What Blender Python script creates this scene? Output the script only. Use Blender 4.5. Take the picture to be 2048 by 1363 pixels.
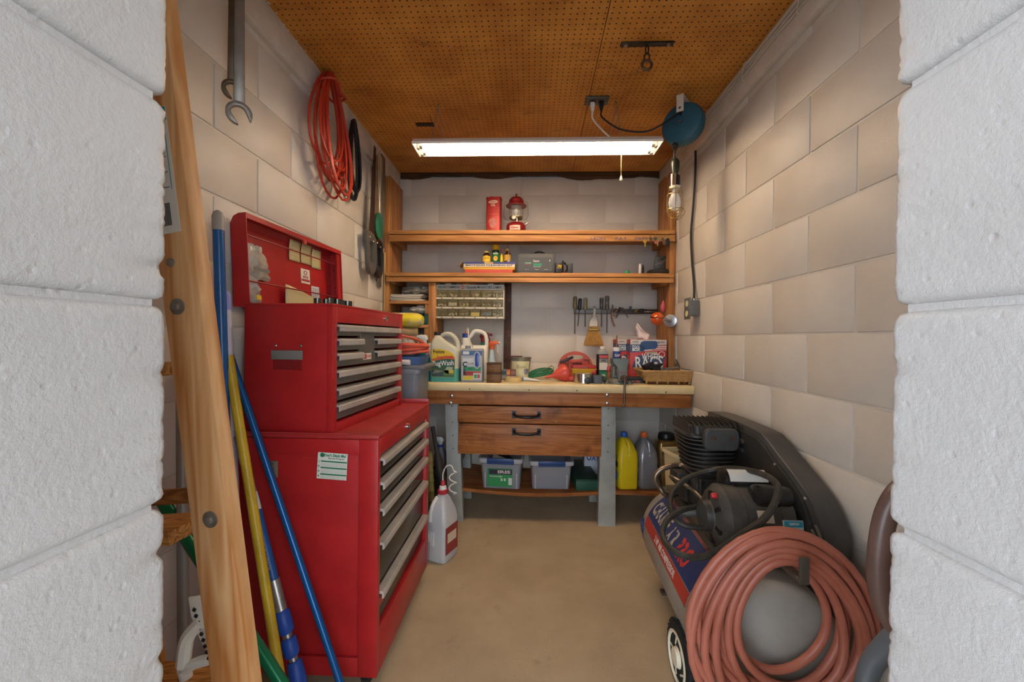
import bpy, bmesh, math, random
from math import pi, sin, cos, radians, atan2, sqrt
from mathutils import Vector, Matrix, Euler, noise
random.seed(7)
for o in list(bpy.data.objects): bpy.data.objects.remove(o)
sc = bpy.context.scene
COL = sc.collection
# ------------------------------------------------------------------ camera
FPX, YAW, PIT, ROLL, H = 815.2, .0414, .0073, .0105, 1.13
_r0 = Vector((cos(YAW), sin(YAW), 0)); _f0 = Vector((-sin(YAW)*cos(PIT), cos(YAW)*cos(PIT), -sin(PIT))); _u0 = _r0.cross(_f0)
_rt = _r0*cos(ROLL) + _u0*sin(ROLL); _up = _u0*cos(ROLL) - _r0*sin(ROLL)
cd = bpy.data.cameras.new('camera'); cam = bpy.data.objects.new('camera', cd); COL.objects.link(cam)
cam.matrix_world = Matrix(((_rt.x, _up.x, -_f0.x, 0), (_rt.y, _up.y, -_f0.y, 0), (_rt.z, _up.z, -_f0.z, H), (0, 0, 0, 1)))
cd.sensor_fit = 'HORIZONTAL'; cd.sensor_width = 36; cd.lens = FPX/2048*36; cd.clip_start = .02
sc.camera = cam
# ------------------------------------------------------------------ world: even daylight outside the door
w = bpy.data.worlds.new('daylight'); sc.world = w; w.use_nodes = True
bg = w.node_tree.nodes['Background']; bg.inputs[0].default_value = (.81, .895, 1.0, 1); bg.inputs[1].default_value = 6.0
TUBE = 31.0                                   # emission of the fluorescent tubes
sc.view_settings.view_transform = 'Standard'; sc.view_settings.look = 'None'
sc.view_settings.gamma = 1; sc.view_settings.use_curve_mapping = False
sc.view_settings.exposure = 0.36

def _ray(px, py):
    a, b = px-1024, py-681.5
    return _f0 + _rt*(a/FPX) - _up*(b/FPX)
def AY(px, py, y): r = _ray(px, py); return Vector((0, 0, H)) + r*(y/r.y)      # point seen at px,py on plane y
def AX(px, py, x): r = _ray(px, py); return Vector((0, 0, H)) + r*(x/r.x)
def AZ(px, py, z): r = _ray(px, py); return Vector((0, 0, H)) + r*((z-H)/r.z)
# ------------------------------------------------------------------ mesh helpers
class MB:
    def __init__(s): s.v = []; s.f = []; s.m = []; s.cur = 0
    def add(s, vs, fs):
        n = len(s.v); s.v += [tuple(p) for p in vs]
        for f in fs: s.f.append([i+n for i in f]); s.m.append(s.cur)
        return s
    def mi(s, i): s.cur = i; return s
    def box(s, x0, y0, z0, x1, y1, z1):
        return s.add([(x0,y0,z0),(x1,y0,z0),(x1,y1,z0),(x0,y1,z0),(x0,y0,z1),(x1,y0,z1),(x1,y1,z1),(x0,y1,z1)],
                     [(0,3,2,1),(4,5,6,7),(0,1,5,4),(1,2,6,5),(2,3,7,6),(3,0,4,7)])
    def cb(s, c, d, R=None):
        n = len(s.v); s.box(-d[0]/2,-d[1]/2,-d[2]/2,d[0]/2,d[1]/2,d[2]/2)
        R = R.to_matrix() if isinstance(R, Euler) else R
        for i in range(n, len(s.v)):
            p = Vector(s.v[i]); p = R @ p if R else p; s.v[i] = tuple(p+Vector(c))
        return s
    def loft(s, rings, cap=True, close=False):
        n = len(rings[0]); vs = [p for r in rings for p in r]; fs = []
        k = len(rings)
        for i in range(k if close else k-1):
            a, b = i*n, ((i+1) % k)*n
            for j in range(n): fs.append((a+j, a+(j+1) % n, b+(j+1) % n, b+j))
        if cap and not close: fs.append(tuple(range(n-1, -1, -1))); fs.append(tuple((k-1)*n+j for j in range(n)))
        return s.add(vs, fs)
    def lathe(s, prof, n=20, c=(0,0,0), R=None, cap=True):
        R = R.to_matrix() if isinstance(R, Euler) else R
        rings = []
        for r, z in prof:
            ring = []
            for j in range(n):
                p = Vector((r*cos(2*pi*j/n), r*sin(2*pi*j/n), z)); p = R @ p if R else p
                ring.append(p+Vector(c))
            rings.append(ring)
        return s.loft(rings, cap)
    def cyl(s, p0, p1, r0, r1=None, n=14):
        p0, p1 = Vector(p0), Vector(p1); d = p1-p0
        return s.lathe([(r0, 0), (r0 if r1 is None else r1, d.length)], n, p0, d.to_track_quat('Z', 'Y').to_matrix())
    def tube(s, pts, r, n=8, close=False, cap=True):
        pts = [Vector(p) for p in pts]; k = len(pts); rings = []; q = None
        for i, p in enumerate(pts):
            a = pts[i-1] if (i or close) else p; b = pts[(i+1) % k] if (i < k-1 or close) else p
            t = (b-a).normalized()
            if q is None: q = t.orthogonal().normalized()
            q = (q - t*q.dot(t)); q = q.normalized() if q.length > 1e-6 else t.orthogonal().normalized()
            w_ = t.cross(q); rr = r[i] if isinstance(r, (list, tuple)) else r
            rings.append([p + q*(rr*cos(2*pi*j/n)) + w_*(rr*sin(2*pi*j/n)) for j in range(n)])
        return s.loft(rings, cap, close)
    def prism(s, pts, a, b, ax='y'):
        """outline in the plane across ax, extruded from a to b"""
        f = {'y': lambda u, v, t: (u, t, v), 'x': lambda u, v, t: (t, u, v), 'z': lambda u, v, t: (u, v, t)}[ax]
        n = len(pts)
        return s.add([f(u, v, a) for u, v in pts]+[f(u, v, b) for u, v in pts],
                     [tuple(range(n)), tuple(range(2*n-1, n-1, -1))]+[(i, i+n, (i+1) % n+n, (i+1) % n) for i in range(n)])
    def sph(s, c, r, n=16, m=10):
        r = (r, r, r) if not isinstance(r, (tuple, list)) else r
        return s.loft([[Vector(c)+Vector((r[0]*sin(t)*cos(2*pi*j/n), r[1]*sin(t)*sin(2*pi*j/n), r[2]*cos(t))) for j in range(n)]
                       for t in [pi*(.02+.96*i/m) for i in range(m, -1, -1)]])
    def sheet(s, fn, nu, nv):
        vs = [fn(i/nu, j/nv) for j in range(nv+1) for i in range(nu+1)]
        return s.add(vs, [(j*(nu+1)+i, j*(nu+1)+i+1, (j+1)*(nu+1)+i+1, (j+1)*(nu+1)+i) for j in range(nv) for i in range(nu)])
    def xf(s, m, a=0):
        for i in range(a, len(s.v)): s.v[i] = tuple(m @ Vector(s.v[i]))
        return s
def rr(w_, d, r, z, cx=0, cy=0, n=4):
    r = min(r, w_/2-1e-5, d/2-1e-5); out = []
    for k, (sx, sy) in enumerate(((1,1),(-1,1),(-1,-1),(1,-1))):
        for i in range(n+1):
            t = pi/2*(k+i/n); out.append(Vector((cx+sx*(w_/2-r)+r*cos(t), cy+sy*(d/2-r)+r*sin(t), z)))
    return out
def arc(cx, cy, r, a0, a1, n, ry=None):
    return [(cx+r*cos(a0+(a1-a0)*i/n), cy+(ry or r)*sin(a0+(a1-a0)*i/n)) for i in range(n+1)]
def spline(pts, k=8, close=False):
    P_ = [Vector(p) for p in pts]; n = len(P_); out = []
    for i in range(n if close else n-1):
        a, b, c, d = (P_[(i-1) % n] if close or i else P_[0]), P_[i], P_[(i+1) % n], (P_[(i+2) % n] if close or i < n-2 else P_[-1])
        for j in range(k):
            t = j/k; out.append(.5*((2*b)+(c-a)*t+(2*a-5*b+4*c-d)*t*t+(3*b-a-3*c+d)*t**3))
    if not close: out.append(P_[-1])
    return out
def mesh(mb, name, bev=0, smooth=40, seg=2):
    me = bpy.data.meshes.new(name); me.from_pydata(mb.v, [], mb.f)
    me.polygons.foreach_set('material_index', mb.m)
    bm = bmesh.new(); bm.from_mesh(me)
    bmesh.ops.recalc_face_normals(bm, faces=bm.faces)
    if bev:
        es = [e for e in bm.edges if len(e.link_faces) == 2 and e.calc_face_angle(0) > .5]
        bmesh.ops.bevel(bm, geom=es, offset=bev, segments=seg, affect='EDGES', profile=.5, clamp_overlap=True)
    bm.to_mesh(me); bm.free()
    if smooth:
        me.polygons.foreach_set('use_smooth', [True]*len(me.polygons)); me.set_sharp_from_angle(angle=radians(smooth))
    return me
def mats(me, m):
    for x in (m if isinstance(m, (list, tuple)) else [m]): me.materials.append(x)
def tag(o, label=None, cat=None, group=None, kind=None):
    if label: o['label'] = label
    if cat: o['category'] = cat
    if group: o['group'] = group
    if kind: o['kind'] = kind
    return o
def T(name, label, cat, loc, rot=(0,0,0), group=None):
    o = bpy.data.objects.new(name, None); COL.objects.link(o); o.location = loc; o.rotation_euler = rot; o.empty_display_size = .05
    return tag(o, label, cat, group)
def P(name, mb, m, par=None, bev=0, smooth=40, label=None, kind=None, loc=None, rot=None, seg=2):
    me = mb if isinstance(mb, bpy.types.Mesh) else mesh(mb, name, bev, smooth, seg)
    if not me.materials: mats(me, m)
    o = bpy.data.objects.new(name, me); COL.objects.link(o); o.parent = par
    if loc is not None: o.location = loc
    if rot is not None: o.rotation_euler = rot
    return tag(o, label, kind=kind)
def S(name, mb, m, label, cat, loc=(0,0,0), rot=(0,0,0), group=None, bev=0, smooth=40):
    return tag(P(name, mb, m, None, bev, smooth, loc=loc, rot=rot), label, cat, group)
_fc = {}
def text(body, size, m, par, loc, rot=(pi/2, 0, 0), width=None, bold=0, ext=.0006, ax='CENTER', name='lettering', sy=1.0, shear=0):
    cu = bpy.data.curves.new('txt', 'FONT'); cu.body = body; cu.size = 1; cu.align_x = ax; cu.align_y = 'CENTER'
    cu.extrude = ext/size; cu.offset = bold; cu.resolution_u = 2; cu.shear = shear
    o = bpy.data.objects.new('txt', cu); me = bpy.data.meshes.new_from_object(o); bpy.data.objects.remove(o)
    xs = [v.co.x for v in me.vertices] or [0, 1]; sx = size if not width else width/max(1e-6, max(xs)-min(xs))
    me.transform(Matrix.Diagonal((sx, size*sy, size, 1))); me.name = name; me.materials.clear()
    return P(name, me, m, par, loc=loc, rot=rot)
# ------------------------------------------------------------------ materials
def lin(h):
    h = h.lstrip('#'); c = [int(h[i:i+2], 16)/255 for i in (0, 2, 4)]
    return tuple(x/12.92 if x <= .04045 else ((x+.055)/1.055)**2.4 for x in c)+(1,)
_mc = {}
def M(c, rough=.5, metal=0, c2=None, vs=6, lo=.35, hi=.65, bump=0, bs=80, stretch=(1,1,1), trans=0, alpha=1, emit=0, coat=0, spec=.5, world=False, ior=1.45):
    key = (c, rough, metal, c2, vs, lo, hi, bump, bs, stretch, trans, alpha, emit, coat, spec, world)
    if key in _mc: return _mc[key]
    m = bpy.data.materials.new('paint_'+c.lstrip('#')); m.use_nodes = True; nt = m.node_tree; N = nt.nodes; L = nt.links
    b = N['Principled BSDF']; I = b.inputs
    I['Base Color'].default_value = lin(c); I['Roughness'].default_value = rough; I['Metallic'].default_value = metal
    I['Transmission Weight'].default_value = trans; I['Alpha'].default_value = alpha; I['Coat Weight'].default_value = coat
    I['Specular IOR Level'].default_value = spec; I['IOR'].default_value = ior
    if emit: I['Emission Color'].default_value = lin(c); I['Emission Strength'].default_value = emit
    if c2 or bump:
        if world: src = N.new('ShaderNodeNewGeometry').outputs['Position']
        else: src = N.new('ShaderNodeTexCoord').outputs['Object']
        mp = N.new('ShaderNodeMapping'); mp.inputs['Scale'].default_value = stretch; L.new(src, mp.inputs['Vector'])
    if c2:
        nz = N.new('ShaderNodeTexNoise'); nz.inputs['Scale'].default_value = vs; nz.inputs['Detail'].default_value = 6; nz.inputs['Roughness'].default_value = .62
        L.new(mp.outputs[0], nz.inputs['Vector'])
        rp = N.new('ShaderNodeValToRGB'); rp.color_ramp.elements[0].position = lo; rp.color_ramp.elements[1].position = hi
        rp.color_ramp.elements[0].color = lin(c); rp.color_ramp.elements[1].color = lin(c2)
        L.new(nz.outputs['Fac'], rp.inputs[0]); L.new(rp.outputs[0], I['Base Color'])
    if bump:
        n2 = N.new('ShaderNodeTexNoise'); n2.inputs['Scale'].default_value = bs; n2.inputs['Detail'].default_value = 4; L.new(mp.outputs[0], n2.inputs['Vector'])
        bp = N.new('ShaderNodeBump'); bp.inputs['Strength'].default_value = min(1, bump); bp.inputs['Distance'].default_value = .004*max(1, bump)
        L.new(n2.outputs['Fac'], bp.inputs['Height']); L.new(bp.outputs[0], I['Normal'])
    _mc[key] = m; return m
def WOOD(c, c2, ax='x', s=1.0, rough=.55, c3=None, ring=9):
    """grain lines running along ax, with cathedral figure and dirt"""
    key = ('wood', c, c2, ax, s, rough, c3, ring)
    if key in _mc: return _mc[key]
    m = bpy.data.materials.new('wood_'+c.lstrip('#')); m.use_nodes = True; nt = m.node_tree; N = nt.nodes; L = nt.links
    b = N['Principled BSDF']; b.inputs['Roughness'].default_value = rough; b.inputs['Specular IOR Level'].default_value = .35
    tc = N.new('ShaderNodeTexCoord'); mp = N.new('ShaderNodeMapping'); L.new(tc.outputs['Object'], mp.inputs[0])
    lng, acr = .35*s, 5*s
    mp.inputs['Scale'].default_value = {'x': (lng, acr, acr), 'y': (acr, lng, acr), 'z': (acr, acr, lng)}[ax]
    n1 = N.new('ShaderNodeTexNoise'); n1.inputs['Scale'].default_value = 1.6; n1.inputs['Detail'].default_value = 3; n1.inputs['Distortion'].default_value = .6; L.new(mp.outputs[0], n1.inputs[0])
    mu = N.new('ShaderNodeMath'); mu.operation = 'MULTIPLY'; mu.inputs[1].default_value = ring; L.new(n1.outputs['Fac'], mu.inputs[0])
    pp = N.new('ShaderNodeMath'); pp.operation = 'PINGPONG'; pp.inputs[1].default_value = .5; L.new(mu.outputs[0], pp.inputs[0])
    n2 = N.new('ShaderNodeTexNoise'); n2.inputs['Scale'].default_value = 22; n2.inputs['Detail'].default_value = 4; L.new(mp.outputs[0], n2.inputs[0])
    ad = N.new('ShaderNodeMath'); ad.operation = 'MULTIPLY_ADD'; ad.inputs[1].default_value = .55; L.new(n2.outputs['Fac'], ad.inputs[0]); L.new(pp.outputs[0], ad.inputs[2])
    rp = N.new('ShaderNodeValToRGB'); rp.color_ramp.elements[0].position = .25; rp.color_ramp.elements[1].position = .8
    rp.color_ramp.elements[0].color = lin(c); rp.color_ramp.elements[1].color = lin(c2); L.new(ad.outputs[0], rp.inputs[0])
    out = rp.outputs[0]
    if c3:
        n3 = N.new('ShaderNodeTexNoise'); n3.inputs['Scale'].default_value = 7; n3.inputs['Detail'].default_value = 5; L.new(tc.outputs['Object'], n3.inputs[0])
        r3 = N.new('ShaderNodeValToRGB'); r3.color_ramp.elements[0].position = .52; r3.color_ramp.elements[1].position = .72
        r3.color_ramp.elements[0].color = (0,0,0,1); r3.color_ramp.elements[1].color = (.8,.8,.8,1); L.new(n3.outputs['Fac'], r3.inputs[0])
        mx = N.new('ShaderNodeMix'); mx.data_type = 'RGBA'; L.new(r3.outputs[0], mx.inputs[0]); L.new(out, mx.inputs[6]); mx.inputs[7].default_value = lin(c3); out = mx.outputs[2]
    L.new(out, b.inputs['Base Color'])
    bp = N.new('ShaderNodeBump'); bp.inputs['Strength'].default_value = .25; bp.inputs['Distance'].default_value = .0015; L.new(ad.outputs[0], bp.inputs['Height']); L.new(bp.outputs[0], b.inputs['Normal'])
    _mc[key] = m; return m
def CMU(c, c2, pore=.5, scale=1.0):
    """painted concrete block: pores, orange-peel paint"""
    m = bpy.data.materials.new('painted_block'); m.use_nodes = True; nt = m.node_tree; N = nt.nodes; L = nt.links
    b = N['Principled BSDF']; b.inputs['Roughness'].default_value = .42; b.inputs['Specular IOR Level'].default_value = .4
    g = N.new('ShaderNodeNewGeometry')
    n1 = N.new('ShaderNodeTexNoise'); n1.inputs['Scale'].default_value = 3.5; n1.inputs['Detail'].default_value = 5; L.new(g.outputs['Position'], n1.inputs[0])
    rp = N.new('ShaderNodeValToRGB'); rp.color_ramp.elements[0].position = .35; rp.color_ramp.elements[1].position = .7
    rp.color_ramp.elements[0].color = lin(c); rp.color_ramp.elements[1].color = lin(c2); L.new(n1.outputs['Fac'], rp.inputs[0]); L.new(rp.outputs[0], b.inputs['Base Color'])
    n2 = N.new('ShaderNodeTexNoise'); n2.inputs['Scale'].default_value = 170*scale; n2.inputs['Detail'].default_value = 5; n2.inputs['Roughness'].default_value = .7; L.new(g.outputs['Position'], n2.inputs[0])
    vo = N.new('ShaderNodeTexVoronoi'); vo.inputs['Scale'].default_value = 75*scale; L.new(g.outputs['Position'], vo.inputs[0])
    r2 = N.new('ShaderNodeValToRGB'); r2.color_ramp.elements[0].position = .02; r2.color_ramp.elements[1].position = .22; L.new(vo.outputs['Distance'], r2.inputs[0])
    md = N.new('ShaderNodeMath'); md.operation = 'MULTIPLY_ADD'; md.inputs[1].default_value = .45; L.new(r2.outputs[0], md.inputs[0]); L.new(n2.outputs['Fac'], md.inputs[2])
    bp = N.new('ShaderNodeBump'); bp.inputs['Strength'].default_value = pore; bp.inputs['Distance'].default_value = .0022; L.new(md.outputs[0], bp.inputs['Height']); L.new(bp.outputs[0], b.inputs['Normal'])
    return m
def PEG():
    """brown hardboard with a one-inch grid of holes, scuffs and water stains"""
    m = bpy.data.materials.new('pegboard'); m.use_nodes = True; nt = m.node_tree; N = nt.nodes; L = nt.links
    b = N['Principled BSDF']; b.inputs['Roughness'].default_value = .5; b.inputs['Specular IOR Level'].default_value = .3
    g = N.new('ShaderNodeNewGeometry')
    mp = N.new('ShaderNodeMapping'); mp.inputs['Scale'].default_value = (1/.0254, 1/.0254, 0); L.new(g.outputs['Position'], mp.inputs[0])
    fr = N.new('ShaderNodeVectorMath'); fr.operation = 'FRACTION'; L.new(mp.outputs[0], fr.inputs[0])
    ds = N.new('ShaderNodeVectorMath'); ds.operation = 'DISTANCE'; ds.inputs[1].default_value = (.5, .5, 0); L.new(fr.outputs[0], ds.inputs[0])
    hr = N.new('ShaderNodeValToRGB'); hr.color_ramp.elements[0].position = .11; hr.color_ramp.elements[1].position = .14; L.new(ds.outputs['Value'], hr.inputs[0])
    n1 = N.new('ShaderNodeTexNoise'); n1.inputs['Scale'].default_value = 3; n1.inputs['Detail'].default_value = 7; n1.inputs['Roughness'].default_value = .65
    L.new(g.outputs['Position'], n1.inputs[0])
    rp = N.new('ShaderNodeValToRGB'); rp.color_ramp.elements[0].position = .3; rp.color_ramp.elements[1].position = .62
    rp.color_ramp.elements[0].color = lin('#a56424'); rp.color_ramp.elements[1].color = lin('#d69644'); L.new(n1.outputs['Fac'], rp.inputs[0])
    mp2 = N.new('ShaderNodeMapping'); mp2.inputs['Scale'].default_value = (2.2, 7, 1); L.new(g.outputs['Position'], mp2.inputs[0])
    n3 = N.new('ShaderNodeTexNoise'); n3.inputs['Scale'].default_value = 2.3; n3.inputs['Detail'].default_value = 8; n3.inputs['Roughness'].default_value = .72; L.new(mp2.outputs[0], n3.inputs[0])
    r3 = N.new('ShaderNodeValToRGB'); r3.color_ramp.elements[0].position = .58; r3.color_ramp.elements[1].position = .74
    r3.color_ramp.elements[0].color = (0,0,0,1); r3.color_ramp.elements[1].color = (.75,.75,.75,1); L.new(n3.outputs['Fac'], r3.inputs[0])
    mx = N.new('ShaderNodeMix'); mx.data_type = 'RGBA'; L.new(r3.outputs[0], mx.inputs[0]); L.new(rp.outputs[0], mx.inputs[6]); mx.inputs[7].default_value = lin('#5a2e14')
    m2 = N.new('ShaderNodeMix'); m2.data_type = 'RGBA'; L.new(hr.outputs[0], m2.inputs[0]); m2.inputs[6].default_value = lin('#1c0d05'); L.new(mx.outputs[2], m2.inputs[7])
    L.new(m2.outputs[2], b.inputs['Base Color'])
    bp = N.new('ShaderNodeBump'); bp.inputs['Strength'].default_value = .6; bp.inputs['Distance'].default_value = .002; L.new(hr.outputs[0], bp.inputs['Height']); L.new(bp.outputs[0], b.inputs['Normal'])
    return m
def GLASS(c='#ffffff', alpha=.25, rough=.05):
    return M(c, rough, alpha=alpha, spec=.6)
WALL = CMU('#c9c2b8', '#d6cfc4', .45); JAMB = CMU('#b6b2ae', '#c3c0bc', .6, .8)
white = M('#e9e5dc', .5, c2='#d9d3c6', vs=9); trimw = M('#d8d2c8', .5, c2='#c8c1b5', vs=12, bump=.3, bs=40, world=True)
red = M('#ae2224', .34, c2='#9b1c1e', vs=7, bump=.12, bs=220); redin = M('#9c2022', .45, c2='#861a1b', vs=6)
steel = M('#b9b6b0', .32, 1, c2='#8f8b84', vs=14); chrome = M('#d9d9d9', .12, 1); dsteel = M('#5d5954', .42, .9, c2='#3c3833', vs=18, bump=.3, bs=70)
black = M('#15151a', .5); blackp = M('#1c1c1f', .35, c2='#26262a', vs=12, bump=.15, bs=90); dust = M('#3c3a36', .5, c2='#625b50', vs=9, lo=.45, hi=.8)
pine = WOOD('#c28c54', '#a06a38', 'x'); pinez = WOOD('#bd874f', '#986031', 'z'); piney = WOOD('#bd874f', '#986031', 'y')
ladw = WOOD('#d4a674', '#b07038', 'z', .8, ring=10)
benchw = WOOD('#bb7844', '#925527', 'x', 1.0, .5, '#6a3a1e'); plyw = WOOD('#bb7640', '#955729', 'x', 1.3, .45, '#5a2f18', ring=14)
# ------------------------------------------------------------------ the room
XL, XR, YB, ZC, YF = -.972, .945, 2.983, 2.32, .40
B = .2032; ZJ = H+.024-5*B                      # height of the lowest bed joint
def struct(name, mb, m, bev=0): o = P(name, mb, m, None, bev); o['kind'] = 'structure'; return o
# concrete floor
def CONC():
    m = bpy.data.materials.new('concrete'); m.use_nodes = True; nt = m.node_tree; N = nt.nodes; L = nt.links; b = N['Principled BSDF']
    b.inputs['Roughness'].default_value = .7; g = N.new('ShaderNodeNewGeometry')
    n1 = N.new('ShaderNodeTexNoise'); n1.inputs['Scale'].default_value = 2.2; n1.inputs['Detail'].default_value = 8; n1.inputs['Roughness'].default_value = .65; L.new(g.outputs['Position'], n1.inputs[0])
    r1 = N.new('ShaderNodeValToRGB'); r1.color_ramp.elements[0].position = .3; r1.color_ramp.elements[1].position = .7
    r1.color_ramp.elements[0].color = lin('#a08c70'); r1.color_ramp.elements[1].color = lin('#b8a485'); L.new(n1.outputs['Fac'], r1.inputs[0])
    n2 = N.new('ShaderNodeTexNoise'); n2.inputs['Scale'].default_value = 120; n2.inputs['Detail'].default_value = 3; L.new(g.outputs['Position'], n2.inputs[0])
    n3 = N.new('ShaderNodeTexNoise'); n3.inputs['Scale'].default_value = 5.5; n3.inputs['Detail'].default_value = 6; n3.inputs['Roughness'].default_value = .7; L.new(g.outputs['Position'], n3.inputs[0])
    r3 = N.new('ShaderNodeValToRGB'); r3.color_ramp.elements[0].position = .6; r3.color_ramp.elements[1].position = .78; r3.color_ramp.elements[0].color = (0,0,0,1); r3.color_ramp.elements[1].color = (.5,.5,.5,1); L.new(n3.outputs['Fac'], r3.inputs[0])
    mx = N.new('ShaderNodeMix'); mx.data_type = 'RGBA'; L.new(r3.outputs[0], mx.inputs[0]); L.new(r1.outputs[0], mx.inputs[6]); mx.inputs[7].default_value = lin('#564b3f'); L.new(mx.outputs[2], b.inputs['Base Color'])
    bp = N.new('ShaderNodeBump'); bp.inputs['Strength'].default_value = .3; bp.inputs['Distance'].default_value = .002; L.new(n2.outputs['Fac'], bp.inputs['Height']); L.new(bp.outputs[0], b.inputs['Normal'])
    return m
struct('floor', MB().box(XL-.3, .1, -.1, XR+.3, YB+.3, 0), CONC())
struct('floor_outside', MB().box(-6, -14, -.1, 6, .1, 0), M('#a9a9a8', .8, c2='#98989a', vs=3, world=True))
# unseen side walls and roof, added to block side sky and steer daylight from behind
unseen_grey = M('#a2a3a6', .8, c2='#929498', vs=3, world=True)
struct('wall_added_left', MB().box(-2.5, -.8, 0, -2.38, .21, 2.5), unseen_grey); struct('wall_added_right', MB().box(1.9, -1.6, 0, 2.02, .21, 2.5), M('#a89c8e', .8, c2='#988c7e', vs=3, world=True))
struct('ceiling_added', MB().box(-2.5, -1.6, 2.42, 2.02, .21, 2.5), unseen_grey)
struct('wall_outer', MB().box(-2.5, .205, 0, -1.32, .33, 2.5).box(1.30, .205, 0, 2.02, .33, 2.5), unseen_grey)
_bm = {}
def block_mesh(wd, ht):
    k = (round(wd, 4), round(ht, 4))
    if k not in _bm:
        me = mesh(MB().box(0, -.0035, 0, wd, .02, ht), 'block', .0028, 30); mats(me, WALL); _bm[k] = me
    return _bm[k]
J = .008
def block_wall(name, p0, rotz, length, phase, ztop, skew):
    """running-bond course after course; p0 = lower left corner seen from inside, phase = first head joint of an even course"""
    R = Matrix.Rotation(rotz, 4, 'Z'); t = .14
    body = MB().box(-.0, 0, 0, length, t, ztop) if 'back' not in name else MB().box(-.14, 0, 0, length+.14, t, ztop); body.xf(Matrix.Translation(p0) @ R)
    wl = struct(name, body, WALL)
    z0, row = 0, 0; zs = [0]+[ZJ+k*B for k in range(0, 14) if 0 < ZJ+k*B < ztop-.02]+[ztop]
    for k in range(len(zs)-1):
        x = phase + (B if (k+skew) % 2 else 0)
        while x > 0: x -= 2*B
        while x < length:
            a, b_ = max(0, x), min(length, x+2*B); x += 2*B
            if b_-a < .02: continue
            lo = 0 if k == 0 else J/2; hi = 0 if k == len(zs)-2 else J/2
            o = P('block', block_mesh(b_-a-J, zs[k+1]-zs[k]-lo-hi), WALL, wl)
            o.matrix_world = Matrix.Translation(p0) @ R @ Matrix.Translation((a+J/2, random.uniform(-.0008, .0008), zs[k]+lo))
    return wl
# head joints measured on the photograph: right wall y=2.2404-j*B (rows alternate), left y=1.417+j*B, back x=-.8781+j*B
block_wall('wall_back', (XL, YB+.0035, 0), 0, XR-XL, -.8781-XL, ZC-.02, 1)
block_wall('wall_left', (XL-.0035, YF, 0), pi/2, YB-YF, 1.417-YF, ZC, 0)
block_wall('wall_right', (XR+.0035, YB, 0), -pi/2, YB-YF, YB-2.2404, ZC, 1)
# door reveal blocks, broken arrises
def jamb(name, side, xr):
    s = side
    body = MB().box(min(xr+s*.0055, xr+s*1.0), .212, 0, max(xr+s*.0055, xr+s*1.0), YF-.012, ZC)
    wl = struct(name, body, JAMB)
    z1 = H+.031; zs = [0]+[z1+k*B for k in range(-5, 6)]+[ZC]
    for k in range(len(zs)-1):
        za, zb = zs[k], zs[k+1]; ht = zb-za
        if ht < .03: continue
        mb = MB(); rings = []; seed = random.random()*50
        prof = [(0.003, .006), (.0045, .0035), (.007, .0012), (.011, 0)]
        zz = [za+a for a, b_ in prof]+[za+.012+(ht-.024)*i/44 for i in range(1, 44)]+[zb-a for a, b_ in prof[::-1]]
        ins = [b_ for a, b_ in prof]+[0]*43+[b_ for a, b_ in prof[::-1]]
        L_ = .36
        # section: u = into the wall from the reveal, y from .2 to .4
        sec = [(L_, YF), (.12, YF), (.05, YF), (.02, YF), (.010, YF), (.0045, YF-.0008), (.0012, YF-.003), (0, YF-.0065), (0, YF-.012), (0, YF-.03), (0, YF-.06), (0, YF-.1), (0, .23), (0, .208), (.002, .202), (.008, .2), (L_, .2)]
        for z, i_ in zip(zz, ins):
            ring = []
            for u, y in sec:
                du, dy = u+i_, y - (i_ if y > .3 and u < .3 else 0)
                if u < .03 and y > YF-.02:
                    n_ = noise.noise((seed, z*160, y*90))*.0022 + noise.noise((seed+9, z*45, u*60))*.0022
                    chip = max(0, noise.noise((seed+20, z*28, 0))-.35)*.012
                    du += n_+chip; dy -= abs(n_)*.6+chip
                elif u < .001:
                    du += noise.noise((seed, z*60, y*60))*.0007
                ring.append((xr+s*max(0, du), dy, z))
            rings.append(ring)
        mb.loft(rings)
        P('block', mb, JAMB, wl, smooth=60)
    return wl
jamb('wall_front_left', -1, -.367); jamb('wall_front_right', 1, .341)
struct('wall_front_header', MB().box(-.365, .21, 2.06, .339, YF-.01, ZC), JAMB)
# pegboard ceiling: two sheets with a slanting seam, wavy gap board at the back
ceil = struct('ceiling', MB().box(XL-.14, .2, ZC+.006, XR+.14, YB+.14, ZC+.05), M('#3a2414', .8))
PEGM = PEG()
s0, s1 = AZ(1222, 0, ZC), AZ(1145, 346, ZC)
def seam(y): return s0.x+(s1.x-s0.x)*(y-s0.y)/(s1.y-s0.y)
for (a, b_, c, d) in ((-.945, seam(YF)-.0025, seam(2.93)-.002, -.965), (seam(YF)+.001, .93, .91, seam(2.93)+.001)):
    mb = MB(); mb.add([(a, YF, ZC), (b_, YF, ZC), (c, 2.93, ZC), (d, 2.93, ZC), (a, YF, ZC+.006), (b_, YF, ZC+.006), (c, 2.93, ZC+.006), (d, 2.93, ZC+.006)],
                     [(0,1,2,3), (7,6,5,4), (0,4,5,1), (1,5,6,2), (2,6,7,3), (3,7,4,0)])
    P('pegboard_panel', mb, PEGM, ceil)
# raw board showing above the back wall's ragged paint line
pts = [(XL, ZC+.01)]+[(XL+(XR-XL)*i/60, ZC-.016-.016*max(0, sin(i*.33+.6))-.006*noise.noise((i*.7, 3, 0))-(.02*sin((i-38)/19*pi) if 38 < i < 57 else 0)) for i in range(61)]+[(XR, ZC+.01)]
struct('trim_3', MB().prism(pts[::-1], 2.958, YB-.004), WOOD('#5b3f25', '#3d2815', 'x'))
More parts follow.
